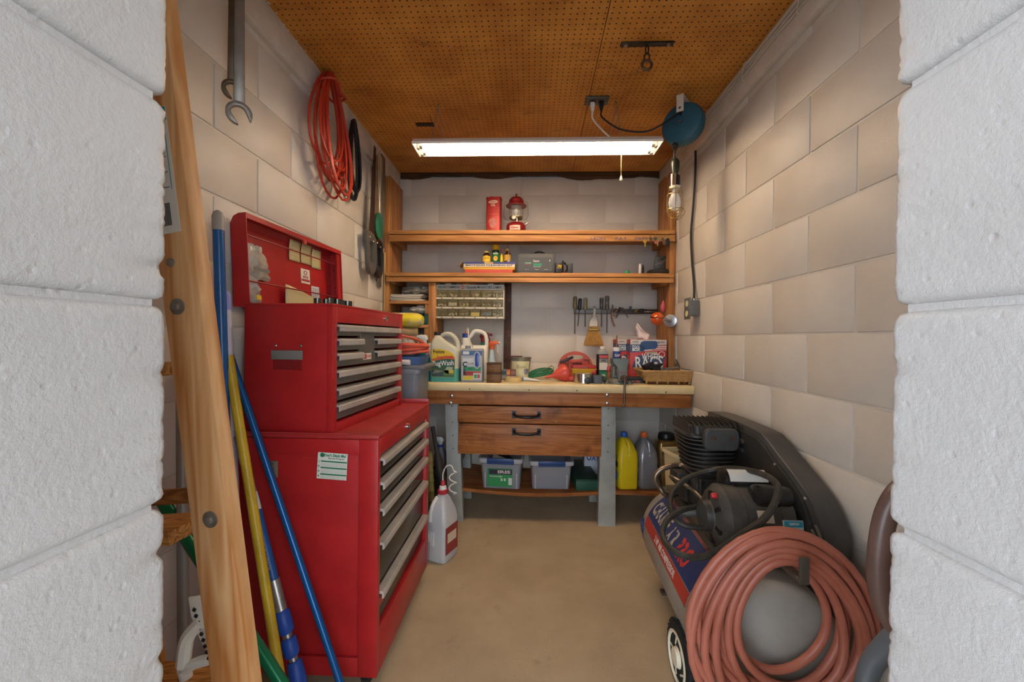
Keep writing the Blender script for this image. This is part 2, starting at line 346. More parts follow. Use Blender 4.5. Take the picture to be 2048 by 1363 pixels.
# white boards between wall and ceiling
struct('trim_1', MB().box(XL-.004, YF+.01, ZC-.125, XL+.022, 2.95, ZC+.004), trimw, .002)
struct('trim_2', MB().box(XR-.03, YF+.01, ZC-.12, XR+.004, 2.95, ZC+.004), trimw, .002)
# ragged paint crumbs where the ceiling sheet meets the left board
mb = MB()
for i in range(170):
    y = random.uniform(.9, 2.9); x = -.944-.02*(y-.4)/2.5+random.uniform(-.004, .012); a = random.uniform(0, 6.3); l = random.uniform(.004, .016)
    mb.cb((x, y, ZC-.0025+random.uniform(-.003, 0)), (l, .002, .003), Euler((random.uniform(-.5, .5), random.uniform(-.5, .5), a)))
o = P('paint_crumbs', mb, white, ceil, kind='stuff')
# ------------------------------------------------------------------ fluorescent shop light
LY0, LY1, LZ = 2.005, 2.145, 2.075
lx0, lx1 = -.59, .638
lamp = T('shop_light', 'white twin-tube fluorescent shop light hanging lit under the ceiling', 'light', ((lx0+lx1)/2, 2.075, LZ))
cx = (lx0+lx1)/2; hl = (lx1-lx0)/2
enam = M('#e8e6e0', .35)
# housing: wing-shaped sheet metal section, open below
sec = [(-.075, .012), (-.075, .022), (-.045, .05), (.045, .05), (.075, .022), (.075, .012), (.070, .012), (.070, .02), (.042, .046), (-.042, .046), (-.070, .02), (-.070, .012)]
P('housing', MB().prism(sec, -hl, hl, 'x'), enam, lamp, smooth=25)
P('reflector', MB().prism([(-.012, .030), (0, .018), (.012, .030), (.012, .034), (-.012, .034)], -hl+.02, hl-.02, 'x'), enam, lamp, smooth=0)
tubem = M('#ffe4c2', .4, emit=TUBE)
tg = M('#cfcac0', .3, .8)
for sy in (-.036, .036):
    t = P('tube', MB().cyl((-hl+.045, sy, .014), (hl-.045, sy, .014), .0127, n=16), tubem, lamp)
    for sx in (-1, 1):
        P('end_cap', MB().cyl((sx*(hl-.046), sy, .014), (sx*(hl-.03), sy, .014), .0131, n=14), tg, t)
        P('lamp_holder', MB().prism([(sy-.013, .0), (sy+.013, 0), (sy+.013, .03), (sy-.013, .03)], sx*(hl-.03), sx*(hl-.016), 'x'), white, lamp, .002)
for sx in (-1, 1): P('end_plate', MB().prism([(-.074, .010), (.074, .010), (.074, .022), (.044, .051), (-.044, .051), (-.074, .022)], sx*hl, sx*(hl-.003), 'x'), enam, lamp)
pc = AY(1243, 290, 2.075); px_ = pc.x-cx
mb = MB()
for i in range(26): mb.sph((px_, 0, .012-i*.0052), .0021, 6, 4)
P('pull_chain', mb, M('#c9b98c', .3, .9), lamp)
P('pull_bell', MB().lathe([(.002, 0), (.0045, -.006), (.0075, -.02), (.006, -.026), (.001, -.027)], 12, (px_, 0, -.123)), M('#e8e0c8', .3), lamp)
for hx_ in (-.50, .40):     # hanging chains
    mb = MB()
    for sgn in (-1, 1):
        for i in range(13):
            z = .05+i*.0148; p = Vector((hx_+sgn*.03*(1-i/13), 0, z))
            mb.tube([p+Vector((.004*cos(a)*(1 if i % 2 else .2), .004*cos(a)*(.2 if i % 2 else 1), .009*sin(a))) for a in [k*pi/4 for k in range(8)]], .0011, 4, close=True)
    mb.cyl((hx_, 0, .236), (hx_, 0, .246), .004)
    P('hanging_chain', mb, steel, lamp)
# ceiling outlet with two plugs
op = AZ(1194, 199, ZC)
ot = T('ceiling_outlet', 'grey metal outlet plate on the pegboard ceiling holding two plugs', 'outlet', (op.x, op.y, ZC))
plate = M('#6f716c', .4, .6, c2='#55564f', vs=20)
P('cover_plate', MB().box(-.057, -.035, -.012, .057, .035, -.0005), plate, ot, .004)
for sx in (-.02, .02): P('socket', MB().lathe([(.016, -.0155), (.016, -.0118)], 16, (sx*1.1, 0, 0)), M('#2b2724', .4), ot)
P('screw', MB().lathe([(.003, -.0135), (.003, -.0118)], 8), steel, ot)
wp = P('plug', MB().loft([rr(.022, .016, .004, -.016, -.022, 0), rr(.024, .018, .005, -.03, -.022, 0), rr(.018, .014, .005, -.05, -.022, 0), rr(.009, .008, .003, -.062, -.022, 0)]), M('#e4e0d8', .4), lamp,
       loc=Vector((op.x, op.y, ZC))-lamp.location)
a = Vector((op.x-.022, op.y, ZC-.06))-lamp.location; e = AY(1228, 268, 2.06)-lamp.location; e.z = .05
P('power_cord', MB().tube(spline([a, a+Vector((.004, .01, -.03)), a*.55+e*.45+Vector((-.008, 0, -.02)), e+Vector((-.03, 0, .02)), e]), .0042, 8), M('#e4e0d8', .45), lamp)
# ------------------------------------------------------------------ wall shelf unit
YS = 2.68
su = T('wall_shelf_unit', 'pine shelf unit with two long shelves and a cubby against the back wall', 'shelf', (0, 2.83, .869))
o0 = Vector((0, 2.83, .869))
def sub(mb, o=o0): return mb.xf(Matrix.Translation(-o))
z1 = AY(1058, 462, YS).z; z2 = AY(1058, 546.5, YS).z           # shelf tops
sl, sr = AY(781, 470, YS).x, AY(1346, 470, YS).x
P('side_panel', sub(MB().box(XL+.002, YS+.002, .869, XL+.04, 2.95, 2.20)), pinez, su, .002)
P('side_panel', sub(MB().box(XR-.04, YS+.002, .869, XR-.002, 2.80, 2.215)), pinez, su, .002)
P('side_panel', sub(MB().box(XR-.036, 2.801, .869, XR-.002, 2.95, 2.235)), pinez, su, .002)
P('shelf_board', sub(MB().box(XL+.042, YS-.012, z1-.024, XR-.042, 2.965, z1)), pine, su, .002)
P('shelf_board', sub(MB().box(XL+.042, YS-.012, z2-.024, XR-.042, 2.965, z2)), pine, su, .002)
P('front_lip', sub(MB().box(sl, YS-.030, z1-.026, sr, YS-.013, z1-.0005)), pine, su, .002)
P('front_lip', sub(MB().box(sl-.02, YS-.030, z2-.026, sr, YS-.013, z2-.0005)), pine, su, .002)
r1_ = P('front_rail', sub(MB().box(sl, YS-.026, z1-.072, sr+.005, YS-.006, z1-.031)), pine, su, .0025)
r2_ = P('front_rail', sub(MB().box(sl-.02, YS-.026, z2-.061, sr, YS-.006, z2-.031)), pine, su, .0025)
for z in (z1, z2):
    for xa, xb in ((XL+.042, XL+.075), (XR-.075, XR-.042)):
        P('cleat', sub(MB().box(xa, YS+.03, z-.07, xb, 2.95, z-.026)), piney, su, .002)
for (x, z) in ((1341, 473), (1341, 556), (861, 556)):
    p = AY(x, z, YS-.026); P('screw', sub(MB().cyl((p.x, YS-.0275, p.z), (p.x, YS-.024, p.z), .004, n=10)), steel, su)
blue = M('#3d4a78', .7)
for tx, x, wd in (('LEON', 1196, .093), ('PAT', 1242, .075), ('JERRY', 1283, .09)):
    p = AY(x, 477, YS-.0268); text(tx, .026, blue, r1_, p-o0, width=wd, ext=.0003, sy=1)
# cubby
dx0, dx1 = AY(857, 600, YS).x, AY(871, 600, YS).x
P('divider', sub(MB().box(dx0, YS, .869, dx1, 2.95, z2-.0625)), pinez, su, .002)
czs = [AY(820, 601, YS).z, AY(845, 649, YS).z, AY(845, 672, YS).z]
for k, z in enumerate(czs[:2]): P('cubby_shelf', sub(MB().box(XL+.041, YS+.004, z-.02, dx0-.001, 2.95, z)), pine, su, .002)
P('cubby_cleat', sub(MB().box(dx0-.03, YS+.01, czs[1]-.09, dx0-.001, YS+.03, czs[1]-.021)), pinez, su, .002)
P('cubby_cleat', sub(MB().box(dx0-.026, YS+.01, czs[0]-.085, dx0-.001, YS+.03, czs[0]-.021)), pinez, su, .002)
P('cubby_shelf', sub(MB().box(XL+.041, YS+.004, czs[2]-.02, dx0-.001, 2.95, czs[2])), pine, su, .002)
# ------------------------------------------------------------------ workbench
ZB = .867; YBN = 2.355
bx0 = -.93
wb = T('workbench', 'wooden workbench with cream laminate top, grey steel legs and two drawers', 'workbench', (0, 2.66, 0))
o1 = Vector((0, 2.66, 0))
lam = M('#d9c79b', .38, c2='#c9b183', vs=5, bump=.05)
top = MB()
sec = [(2.97, ZB), (YBN+.012, ZB), (YBN+.004, ZB-.003), (YBN, ZB-.011), (YBN, ZB-.04), (YBN+.003, ZB-.047), (YBN+.02, ZB-.048), (2.97, ZB-.048)]
bt = P('bench_top', sub(top.prism(sec, bx0, XR-.004, 'x'), o1), lam, wb, smooth=50)
for x in (939, 1058, 1154, 1332):
    p = AY(x, 781, YBN); P('screw', sub(MB().lathe([(.0042, 0), (.003, .002)], 10, (p.x, YBN, ZB-.036), Euler((pi/2, 0, 0))), o1), dsteel, bt)
zb0 = AY(1100, 811, YBN+.03).z
P('apron', sub(MB().box(bx0, YBN+.028, zb0, AY(1383, 790, YBN+.03).x, YBN+.068, ZB-.0485), o1), benchw, wb, .003)
for (x, y) in ((903, 791), (901, 805), (1215, 789), (1215, 806)):
    p = AY(x, y, YBN+.028); P('bolt', sub(MB().lathe([(.011, 0), (.009, .004), (.004, .0055)], 14, (p.x, YBN+.028, p.z), Euler((pi/2, 0, 0))), o1), steel, wb)
for y in (786, 792, 800):
    p = AY(1376, y, YBN+.028); P('nail', sub(MB().lathe([(.003, 0), (.002, .002)], 8, (p.x, YBN+.028, p.z), Euler((pi/2, 0, 0))), o1), steel, wb)
legm = M('#a9aaa4', .5, .1, c2='#96978f', vs=7, bump=.15, bs=120)
def leg(xt0, xt1, xb0, xb1, y, d, zt, holes=True, inner=1):
    mb = MB()
    # flattened steel channel: front web with two flanges turned back
    for (a0, a1, b0, b1, ya, yb) in ((xt0, xt1, xb0, xb1, y, y+.003), (xt0, xt0+.003, xb0, xb0+.003, y+.003, y+d), (xt1-.003, xt1, xb1-.003, xb1, y+.003, y+d)):
        mb.add([(b0, ya, 0), (b1, ya, 0), (b1, yb, 0), (b0, yb, 0), (a0, ya, zt), (a1, ya, zt), (a1, yb, zt), (a0, yb, zt)], [(0,3,2,1), (4,5,6,7), (0,1,5,4), (1,2,6,5), (2,3,7,6), (3,0,4,7)])
    o = P('leg', sub(mb, o1), legm, wb, .0008)
    if holes:
        for z in (.78, .745, .71, .61, .53, .45):
            f = z/zt; xm = (xb0+(xt0-xb0)*f+xb1+(xt1-xb1)*f)/2
            P('bolt_hole', sub(MB().lathe([(.0036, 0), (.003, .0006)], 8, (xm, y-.0002, z), Euler((pi/2, 0, 0))), o1), black, o)
YL = 2.475
lt0, lt1, lb0, lb1 = AY(889, 815, YL).x, AY(916, 815, YL).x, AY(896, 1045, YL).x, AY(926, 1045, YL).x
leg(lt0, lt1, lb0, lb1, YL, .07, ZB-.05)
rt0, rt1, rb0, rb1 = AY(1203, 815, YL).x, AY(1231, 815, YL).x, AY(1196, 1050, YL).x, AY(1231, 1050, YL).x
leg(rt0, rt1, rb0, rb1, YL, .07, ZB-.05)
leg(lt0+.01, lt1+.01, lb0, lb1, 2.84, .06, ZB-.05, False); leg(rt0, rt1, rb0, rb1, 2.84, .06, ZB-.05, False)
P('leg_brace', sub(MB().box(lb0+.02, YL+.02, .30, lb0+.045, 2.86, .33), o1), legm, wb, .001)
P('leg_brace', sub(MB().box(rb0+.04, YL+.02, .30, rb0+.065, 2.86, .33), o1), legm, wb, .001)
# drawers
blki = M('#1b1c1d', .35, .5, c2='#3a3a3a', vs=25)
def drawer(x0, y0, x1, y1, hy, nails):
    YD = 2.435
    a, c = AY(x0, y1, YD), AY(x1, y0, YD); za, zc = AY((x0+x1)/2, y1, YD).z, AY((x0+x1)/2, y0, YD).z
    d = P('drawer', sub(MB().box(a.x, YD, za, c.x, YD+.02, zc), o1), plyw, wb, .003)
    P('drawer_box', sub(MB().box(a.x+.03, YD+.0205, za+.015, c.x-.03, 2.82, zc-.02), o1), plyw, d, .002)
    h = AY(1053, hy, YD)
    mb = MB()
    for s in (-1, 1):
        mb.prism([(h.x+s*.075-.012, h.z-.022), (h.x+s*.075+.012, h.z-.022), (h.x+s*.075+.012, h.z+.022), (h.x+s*.075-.012, h.z+.022)], YD-.004, YD)
    mb.tube(spline([(h.x-.075, YD-.004, h.z+.004), (h.x-.066, YD-.02, h.z-.004), (h.x-.03, YD-.032, h.z-.008), (h.x+.03, YD-.032, h.z-.008), (h.x+.066, YD-.02, h.z-.004), (h.x+.075, YD-.004, h.z+.004)], 4), [.008]*4+[.0075]*4+[.0085]*5+[.0075]*4+[.008]*4, 8)
    P('pull_handle', sub(mb, o1), blki, d, smooth=50, label='black iron pull handle')
    for (x, y) in nails:
        p = AY(x, y, YD); P('nail_head', sub(MB().lathe([(.0035, 0), (.002, .0015)], 8, (p.x, YD, p.z), Euler((pi/2, 0, 0))), o1), chrome, d)
drawer(915, 813, 1203, 847, 829, ((931, 826), (995, 842), (1112, 843)))
drawer(916, 849, 1203, 910, 863, ((1185, 858), (1185, 873), (1184, 893), (1013, 899), (933, 883)))
# warped plywood lower shelf
ZS0 = AY(935, 974, 2.5).z; ZS1 = ZS0-.0
def sagz(u): return ZS0-.028*sin(pi*min(1, max(0, u)))
ls = MB(); xa, xb = lb0+.01, AY(1318, 975, 2.52).x
rb_u = (rb1-xa)/(xb-xa)
rings = []
for i in range(31):
    u = i/30; x = xa+(xb-xa)*u; z = ZS0-(.03*sin(pi*u/rb_u) if u < rb_u else 0)
    yf = 2.50+(.01 if u < rb_u else 0)
    rings.append([(x, yf+noise.noise((u*30, 1, 0))*.003, z), (x, 2.93, z+.02), (x, 2.93, z+.004), (x, yf+.004, z-.022+noise.noise((u*40, 5, 0))*.003)])
P('lower_shelf', sub(ls.loft(rings), o1), WOOD('#ad6a36', '#82481f', 'x', 1.2, c3='#5a2f16'), wb, smooth=25)
# ------------------------------------------------------------------ things on the ceiling and the walls
XI = XL+.022                                         # face of the left trim board
def coil(hook, u, n, loops, top=.012, k=26):
    """one continuous cord hung over a peg: loops = (half width, height, skew, depth)"""
    u, n = Vector(u), Vector(n); out = []
    for a, h, sk, d in loops:
        for i in range(k):
            t = 2*pi*i/k; v = (1-cos(t))/2
            w_ = a*sin(t)*(.35+.65*v)*(1.12-.25*v) + sk*v*h
            out.append(Vector(hook)+u*w_+Vector((0, 0, -h*v))+n*(d*(.4+.6*v)))
    return out
# cord reel with drop light
rp_ = AZ(1371, 197, ZC)
reel = T('cord_reel', 'blue round retractable cord reel hanging from a white bracket by the right wall', 'cord reel', (rp_.x, rp_.y, ZC))
blu = M('#2f6478', .5, c2='#28566a', vs=14, bump=.12, bs=60)
dc = AY(1366, 249, rp_.y)-Vector((rp_.x, rp_.y, ZC))
ax_ = Vector((-.62, -.78, .05)).normalized(); RQ = ax_.to_track_quat('Z', 'Y').to_matrix()
P('drum', MB().lathe([(.03, -.042), (.075, -.042), (.094, -.036), (.1, -.02), (.1, .012), (.094, .028), (.082, .034), (.02, .036)], 36, dc, RQ), blu, reel, smooth=35)
P('hub_bolt', MB().lathe([(.007, .036), (.006, .041)], 8, dc, RQ), steel, reel)
mb = MB(); side = Vector((-ax_.y, ax_.x, 0)).normalized()
pth = [dc+ax_*.046-Vector((0, 0, -.0)), dc+ax_*.046+Vector((0, 0, .12)), Vector((0, 0, -.004))+ax_*.03, Vector((0, 0, -.004))-ax_*.05, dc-ax_*.05+Vector((0, 0, .12)), dc-ax_*.05]
zt = -.006
for s in (.045, -.05):
    a_ = dc+ax_*s; zb_ = dc.z+.045
    mb.cb((a_.x, a_.y, (zb_-.002)/2), (.006, .034, abs(zb_)-.002), Matrix.Rotation(atan2(ax_.y, ax_.x), 3, 'Z'))
mb.cb((dc.x-ax_.x*.003, dc.y-ax_.y*.003, -.004), (.105, .034, .006), Matrix.Rotation(atan2(ax_.y, ax_.x), 3, 'Z'))
P('bracket', mb, white, reel, .001)
P('axle', MB().cyl(dc+ax_*.05+Vector((0, 0, .06)), dc-ax_*.055+Vector((0, 0, .06)), .006), steel, reel)
pb = Vector((op.x+.022, op.y, ZC))-reel.location
P('plug', MB().loft([rr(.02, .016, .004, -.0165, pb.x, pb.y), rr(.022, .018, .005, -.032, pb.x, pb.y), rr(.014, .012, .004, -.05, pb.x, pb.y), rr(.008, .008, .003, -.062, pb.x, pb.y)]), black, reel)
e = dc+ax_*.037+Vector((.0, 0, .03))
P('power_cord', MB().tube(spline([pb+Vector((0, 0, -.06)), AY(1205, 235, 2.0)-reel.location, AY(1240, 258, 2.02)-reel.location, AY(1290, 263, 2.02)-reel.location, AY(1325, 248, 2.0)-reel.location, e+ax_*.02, e], 6), .0042, 8), black, reel)
tp = AY(1347, 290, rp_.y)
tl = T('drop_light', 'caged work lamp with black handle dangling from the blue reel', 'work lamp', AY(1349, 436, rp_.y))
def tz(y): return AY(1349, y, rp_.y).z-tl.location.z
P('cord', MB().tube([(-.004, 0, tz(284)), (-.004, 0, tz(318))], .004, 8), black, tl)
P('stop_ball', MB().sph((-.004, 0, tz(292)), .016), M('#2a2622', .6), tl)
P('handle', MB().lathe([(.008, tz(316)), (.019, tz(322)), (.021, tz(332)), (.017, tz(345)), (.015, tz(352))], 16), M('#23261f', .3, c2='#33362c', vs=20), tl)
P('socket', MB().lathe([(.015, tz(351)), (.024, tz(352)), (.025, tz(372)), (.02, tz(374))], 16), M('#141414', .25), tl)
P('reflector_strip', MB().prism(arc(0, 0, .0265, pi*.65, pi*1.45, 8)+arc(0, 0, .0255, pi*1.45, pi*.65, 8), tz(374), tz(350), 'z'), chrome, tl)
P('cage_collar', MB().lathe([(.027, tz(378)), (.027, tz(373))], 18), M('#d8d2b8', .4), tl)
P('bulb', MB().lathe([(.012, tz(376)), (.013, tz(384)), (.026, tz(396)), (.03, tz(405)), (.026, tz(414)), (.014, tz(420)), (.002, tz(421))], 18), GLASS('#e9ecec', .55, .12), tl)
wire = M('#b79c63', .35, .9)
cg = MB()
for k in range(6):
    a_ = k*pi/3+.3
    cg.tube(spline([(r*cos(a_), r*sin(a_), tz(y)) for r, y in ((.026, 375), (.036, 385), (.041, 398), (.041, 418), (.034, 428), (.016, 434), (.0, 436))], 4), .0016, 5)
for y, r in ((390, .039), (420, .041)): cg.tube([(r*cos(t), r*sin(t), tz(y)) for t in [i*pi/10 for i in range(20)]], .0016, 5, close=True)
P('cage', cg, wire, tl, smooth=60)
P('cage_hook', MB().tube(spline([(.0, 0, tz(436)), (.02, 0, tz(437)), (.045, 0, tz(428)), (.05, 0, tz(420))], 5), .0016, 5), wire, tl)
# ceiling bar with iron ring
a, c = AZ(1243, 88, ZC), AZ(1346, 84, ZC); mid = (a+c)/2
br = T('ring_bracket', 'dark steel bar screwed to the ceiling with an iron ring hanging from it', 'bracket', (mid.x, mid.y, ZC))
P('bar', MB().box(-.105, -.012, -.008, .105, .012, -.0005), dsteel, br, .002)
for s in (-.085, .085): P('screw', MB().lathe([(.008, -.011), (.009, -.0075)], 12, (s, 0, 0)), steel, br)
P('link', MB().tube([(.006*cos(t), .0, -.026+.02*sin(t)) for t in [i*pi/6 for i in range(12)]], .0028, 6, close=True), dsteel, br)
P('shackle', MB().tube(spline([(-.008, 0, -.048), (-.004, 0, -.04), (.004, 0, -.04), (.008, 0, -.048), (.01, 0, -.066), (0, 0, -.072), (-.01, 0, -.066)], 4, True), .003, 6, close=True), dsteel, br)
P('ring', MB().tube([(.019*cos(t), 0, -.088+.019*sin(t)) for t in [i*pi/12 for i in range(24)]], .0055, 8, close=True), M('#5a4a3c', .5, .8, c2='#7c6a58', vs=30), br)
# small plate with wire hook behind the lamp
p = AZ(850, 248, ZC)
hp = T('hook_plate', 'small dark plate with a wire hook on the ceiling left of the lamp', 'hook', (p.x, p.y, ZC))
P('plate', MB().box(-.05, -.018, -.006, .05, .018, -.0005), M('#3a2414', .6), hp, .002)
P('wire_hook', MB().tube(spline([(.04, 0, -.004), (.055, -.02, -.03), (.05, -.07, -.012), (.052, -.09, -.002)], 5), .0016, 5), dsteel, hp)
# cables stapled along the right trim board
cw = M('#cfc7b8', .5)
cb = T('cable_run', 'bundle of white cables stapled along the board above the right wall', 'cable', (XR-.03, 1.6, ZC-.04))
for k in range(3):
    P('cable', MB().tube(spline([(-.005-.002*noise.noise((i, k, 3)), (i/14-.5)*2.0, .018-.016*k+.009*noise.noise((i*.9, k*5, 0))) for i in range(15)], 5), .0042, 6), cw, cb)
for i in range(6): P('staple', MB().tube([(-.002, -.9+i*.36, .036), (-.0125, -.895+i*.36, .03), (-.0125, -.88+i*.36, -.025), (-.001, -.875+i*.36, -.032)], .002, 5), M('#d8cdb4', .5), cb)
# black cable to the wall outlet
ob = AX(1375, 617, XR-.058); OX = XR-.003
wo = T('wall_outlet', 'grey surface-mounted outlet box on the right wall fed by a black cable', 'outlet', (OX, ob.y, ob.z))
galv = M('#7d7f80', .45, .5, c2='#6a6c6d', vs=20)
P('box', MB().box(-.052, -.03, -.04, 0, .03, .045), galv, wo, .004)
cp_ = P('cover_plate', MB().box(-.058, -.04, -.06, -.0525, .042, .06), galv, wo, .003)
for z in (-.028, .028):
    s_ = P('socket', MB().lathe([(.017, 0), (.0165, .003)], 18, (-.058, 0, z), Euler((0, -pi/2, 0))), M('#d9cf9c', .4), cp_)
P('cable', MB().tube(spline([AX(x, y, XR-.014)-Vector((OX, ob.y, ob.z)) for x, y in ((1391, 290), (1391, 330), (1389, 380), (1385, 430), (1382, 470), (1384, 520), (1388, 570))]+[Vector((-.025, -.012, .06)), Vector((-.025, -.012, .042))], 6), .0065, 8), M('#1d1b19', .5), wo)
P('cable_clamp', MB().lathe([(.011, .045), (.011, .056)], 12, (-.025, -.012, 0)), steel, wo)
p = AX(1391, 288, XR-.012); P('strap', MB().cb(p-Vector((OX, ob.y, ob.z)), (.02, .03, .012)), white, wo, .002)
S('wire_hook', MB().tube(spline([(0, 0, .02), (-.012, 0, .022), (-.018, 0, .01), (-.016, 0, -.008), (-.024, 0, -.02)], 5), .0018, 6), black, 'small black wire hook on the right wall beside the shelf post', 'hook', AX(1357, 446, XR-.004))
p = AX(1378, 739, XR-.004)
S('bent_nail', MB().tube([(.004, 0, 0), (-.02, -.002, 0), (-.05, -.012, .006)], .0022, 6), dsteel, 'bent nail sticking out of the right wall above the basket', 'nail', p)
# pair of wrenches on the left
wsteel = M('#9d978e', .4, .5, c2='#857f76', vs=16, bump=.15, bs=60); wdark = M('#6b5c48', .45, .5, c2='#504434', vs=14)
def wrench(name, label, tip, L, wd, R_, yawz, m, th):
    t = T(name, label, 'wrench', tip, (0, 0, yawz), 'open-end wrenches hung on the left wall')
    k = radians(-62); g = R_*.56
    out = arc(0, R_, R_, k+pi*.17, k+2*pi-pi*.17, 22)
    # jaw slot: two parallel flats closed by a round throat
    dx, dy = cos(k), sin(k); nx, ny = -dy, dx
    c0 = (-dx*R_*.12, R_-dy*R_*.12)
    th_ = [(c0[0]-nx*g*cos(q)-dx*g*sin(q)*.9, c0[1]-ny*g*cos(q)-dy*g*sin(q)*.9) for q in [i*pi/8 for i in range(9)]]
    P('jaw', MB().prism(out+th_, -th/2, th/2), m, t, .0012, smooth=30)
    P('shank', MB().prism([(-wd*.5, R_*1.75), (wd*.5, R_*1.75), (wd*.46, L*.6), (wd*.42, L), (-wd*.42, L), (-wd*.46, L*.6)], -th*.32, th*.32), m, t, .003)
    P('box_end', MB().prism(arc(0, L+R_*.6, R_*.75, 0, 2*pi*23/24, 23), -th*.42, th*.42), m, t, .0015)
    P('hanging_wire', MB().tube([(0, 0, L+R_*.6), (0, .004, ZC-.06-tip[2])], .002, 5), dsteel, t)
    return t
tw = AX(478, 250, -.87); wrench('open_end_wrench', 'larger bright steel wrench hanging in front of the other on left wall', tw, .40, .03, .034, radians(38), wsteel, .016)
tw = AX(450, 186, -.885)+Vector((0, .03, 0)); wrench('open_end_wrench', 'smaller dark steel wrench hanging behind the bright one on left wall', tw, .36, .026, .028, radians(38), wdark, .014)
# orange extension cord
hk = AX(655, 146, XI+.03)
oc = T('coiled_power_lead', 'tangled orange-red extension cord looped on a nail on the left wall', 'cord', hk)
ocm = M('#c23a22', .45, c2='#a82e1b', vs=9)
random.seed(3)
loops = [(random.uniform(.07, .2), random.uniform(.40, .54), random.uniform(-.12, .22), random.uniform(-.02, .06)) for _ in range(15)]
P('cord', MB().tube(coil((0, 0, 0), (0, 1, 0), (1, 0, 0), loops, k=22), .0053, 6), ocm, oc)
P('wrap', MB().tube(spline([(.05, .03, -.09), (.06, -.05, -.06), (-.005, -.06, -.075), (0, .05, -.10), (.055, .06, -.08), (.06, -.02, -.1)], 8), .0055, 6), ocm, oc)
P('nail', MB().cyl((-.05, 0, -.008), (.03, 0, .0), .003, n=8), dsteel, oc)
hk = AX(706, 240, XI+.012)
bc = T('black_cable', 'black cable coiled on a nail beside the orange extension cord', 'cable', hk)
loops = [(random.uniform(.07, .1), random.uniform(.36, .43), random.uniform(-.05, .05), random.uniform(0, .02)) for _ in range(5)]
P('cable', MB().tube(coil((0, 0, 0), (0, 1, 0), (1, 0, 0), loops, k=20), .0075, 7), black, bc)
P('nail', MB().cyl((-.03, 0, -.006), (.02, 0, 0), .003, n=8), chrome, bc)
# saws, straightedge, yardstick and fly swatter by the shelf
def saw(name, label, pts_blade, hx, bm, hm, X, off):
    b0 = AX(*pts_blade[0], X); t = T(name, label, 'saw', b0)
    q = [AX(x, y, X)-b0 for x, y in pts_blade]
    P('blade', MB().prism([(v.y, v.z) for v in q], -.001, .001, 'x'), bm, t)
    c_ = AX(*hx, X)-b0; mb = MB()
    outer = spline([(0, c_.y+u, c_.z+v) for u, v in ((-.07, .10), (.05, .09), (.075, 0), (.06, -.10), (.0, -.135), (-.045, -.10), (-.06, -.02))], 5, True)
    inner = [Vector((0, c_.y+(p.y-c_.y)*.42, c_.z+(p.z-c_.z)*.5)) for p in outer]; n = len(outer)
    vs = [(s*.011, p.y, p.z) for s in (-1, 1) for p in outer]+[(s*.011, p.y, p.z) for s in (-1, 1) for p in inner]
    fs = []
    for i in range(n):
        j = (i+1) % n; fs += [(i, j, n+j, n+i), (2*n+i, 3*n+i, 3*n+j, 2*n+j), (i, 2*n+i, 2*n+j, j), (n+i, n+j, 3*n+j, 3*n+i)]
    P('handle', mb.add(vs, fs), hm, t, .002)
    for u, v in ((-.03, .075), (.02, .06)): P('rivet', MB().lathe([(.006, .011), (.004, .013)], 10, (0, c_.y+u, c_.z+v), Euler((0, pi/2, 0))), chrome, t)
    return t
saw('hand_saw', 'hand saw with brown blade and grey handle hanging on the left wall', [(748, 290), (752, 296), (747, 470), (738, 470)], (741, 502), M('#4a2a1e', .5, .3, c2='#38201a', vs=12), M('#55534f', .4), XL+.05, 0)
saw('hand_saw', 'hand saw with black handle and light wood-coloured blade beside fly swatter', [(753, 312), (766, 312), (762, 480), (748, 480)], (755, 512), M('#a8946c', .45, .5, c2='#8d7a56', vs=12), M('#191717', .3), XL+.035, 0)
mb = MB(); a_, c_ = AX(766, 312, XI+.01), AX(773, 500, XI+.01)
S('steel_straightedge', MB().box(-.003, -.035, c_.z-a_.z, .003, .035, 0), M('#8c8a84', .4, .7, c2='#77736c', vs=10), 'long grey steel straightedge hanging by the left shelf post', 'ruler', a_, bev=.001)
a_ = AX(771, 505, XL+.012)
S('yardstick', MB().box(-.003, -.018, -.40, .003, .018, 0), WOOD('#cda86a', '#b58d4f', 'z', 1.5), 'thin pale wooden yardstick hanging below the steel straightedge', 'yardstick', a_)
a_ = AX(757, 500, XL+.012)
S('metal_strip', MB().box(-.003, -.03, -.23, .003, .03, 0), M('#94908a', .4, .7), 'short grey metal strip hanging behind the black-handled saw', 'ruler', a_+Vector((0, .02, 0)))
fs_ = AX(759, 430, XI+.035)
ft = T('fly_swatter', 'green plastic fly swatter with white wire handle hanging by the shelf', 'fly swatter', fs_)
zz = AX(761, 312, XI+.035).z-fs_.z
gr = M('#1f7a5c', .45, c2='#1a6a50', vs=10, bump=.5, bs=300)
P('paddle', MB().prism([(v*.052, -.065+w_*.075) for v, w_ in arc(0, 0, 1, 0, 2*pi*27/28, 27)], -.004, .002, 'x'), gr, ft, .001)
P('rim', MB().tube([(-.001, v*.053, -.065+w_*.076) for v, w_ in arc(0, 0, 1, 0, 2*pi*27/28, 27)], .004, 6, close=True), gr, ft)
P('wire_handle', MB().tube(spline([(0, -.012, .005), (0, -.005, .06), (.0, -.012, .2), (0, -.016, zz-.02), (0, 0, zz), (0, .016, zz-.02), (0, .012, .2), (0, .005, .06), (0, .012, .005)], 6), .0018, 6), M('#dcd8d0', .35, .3), ft)
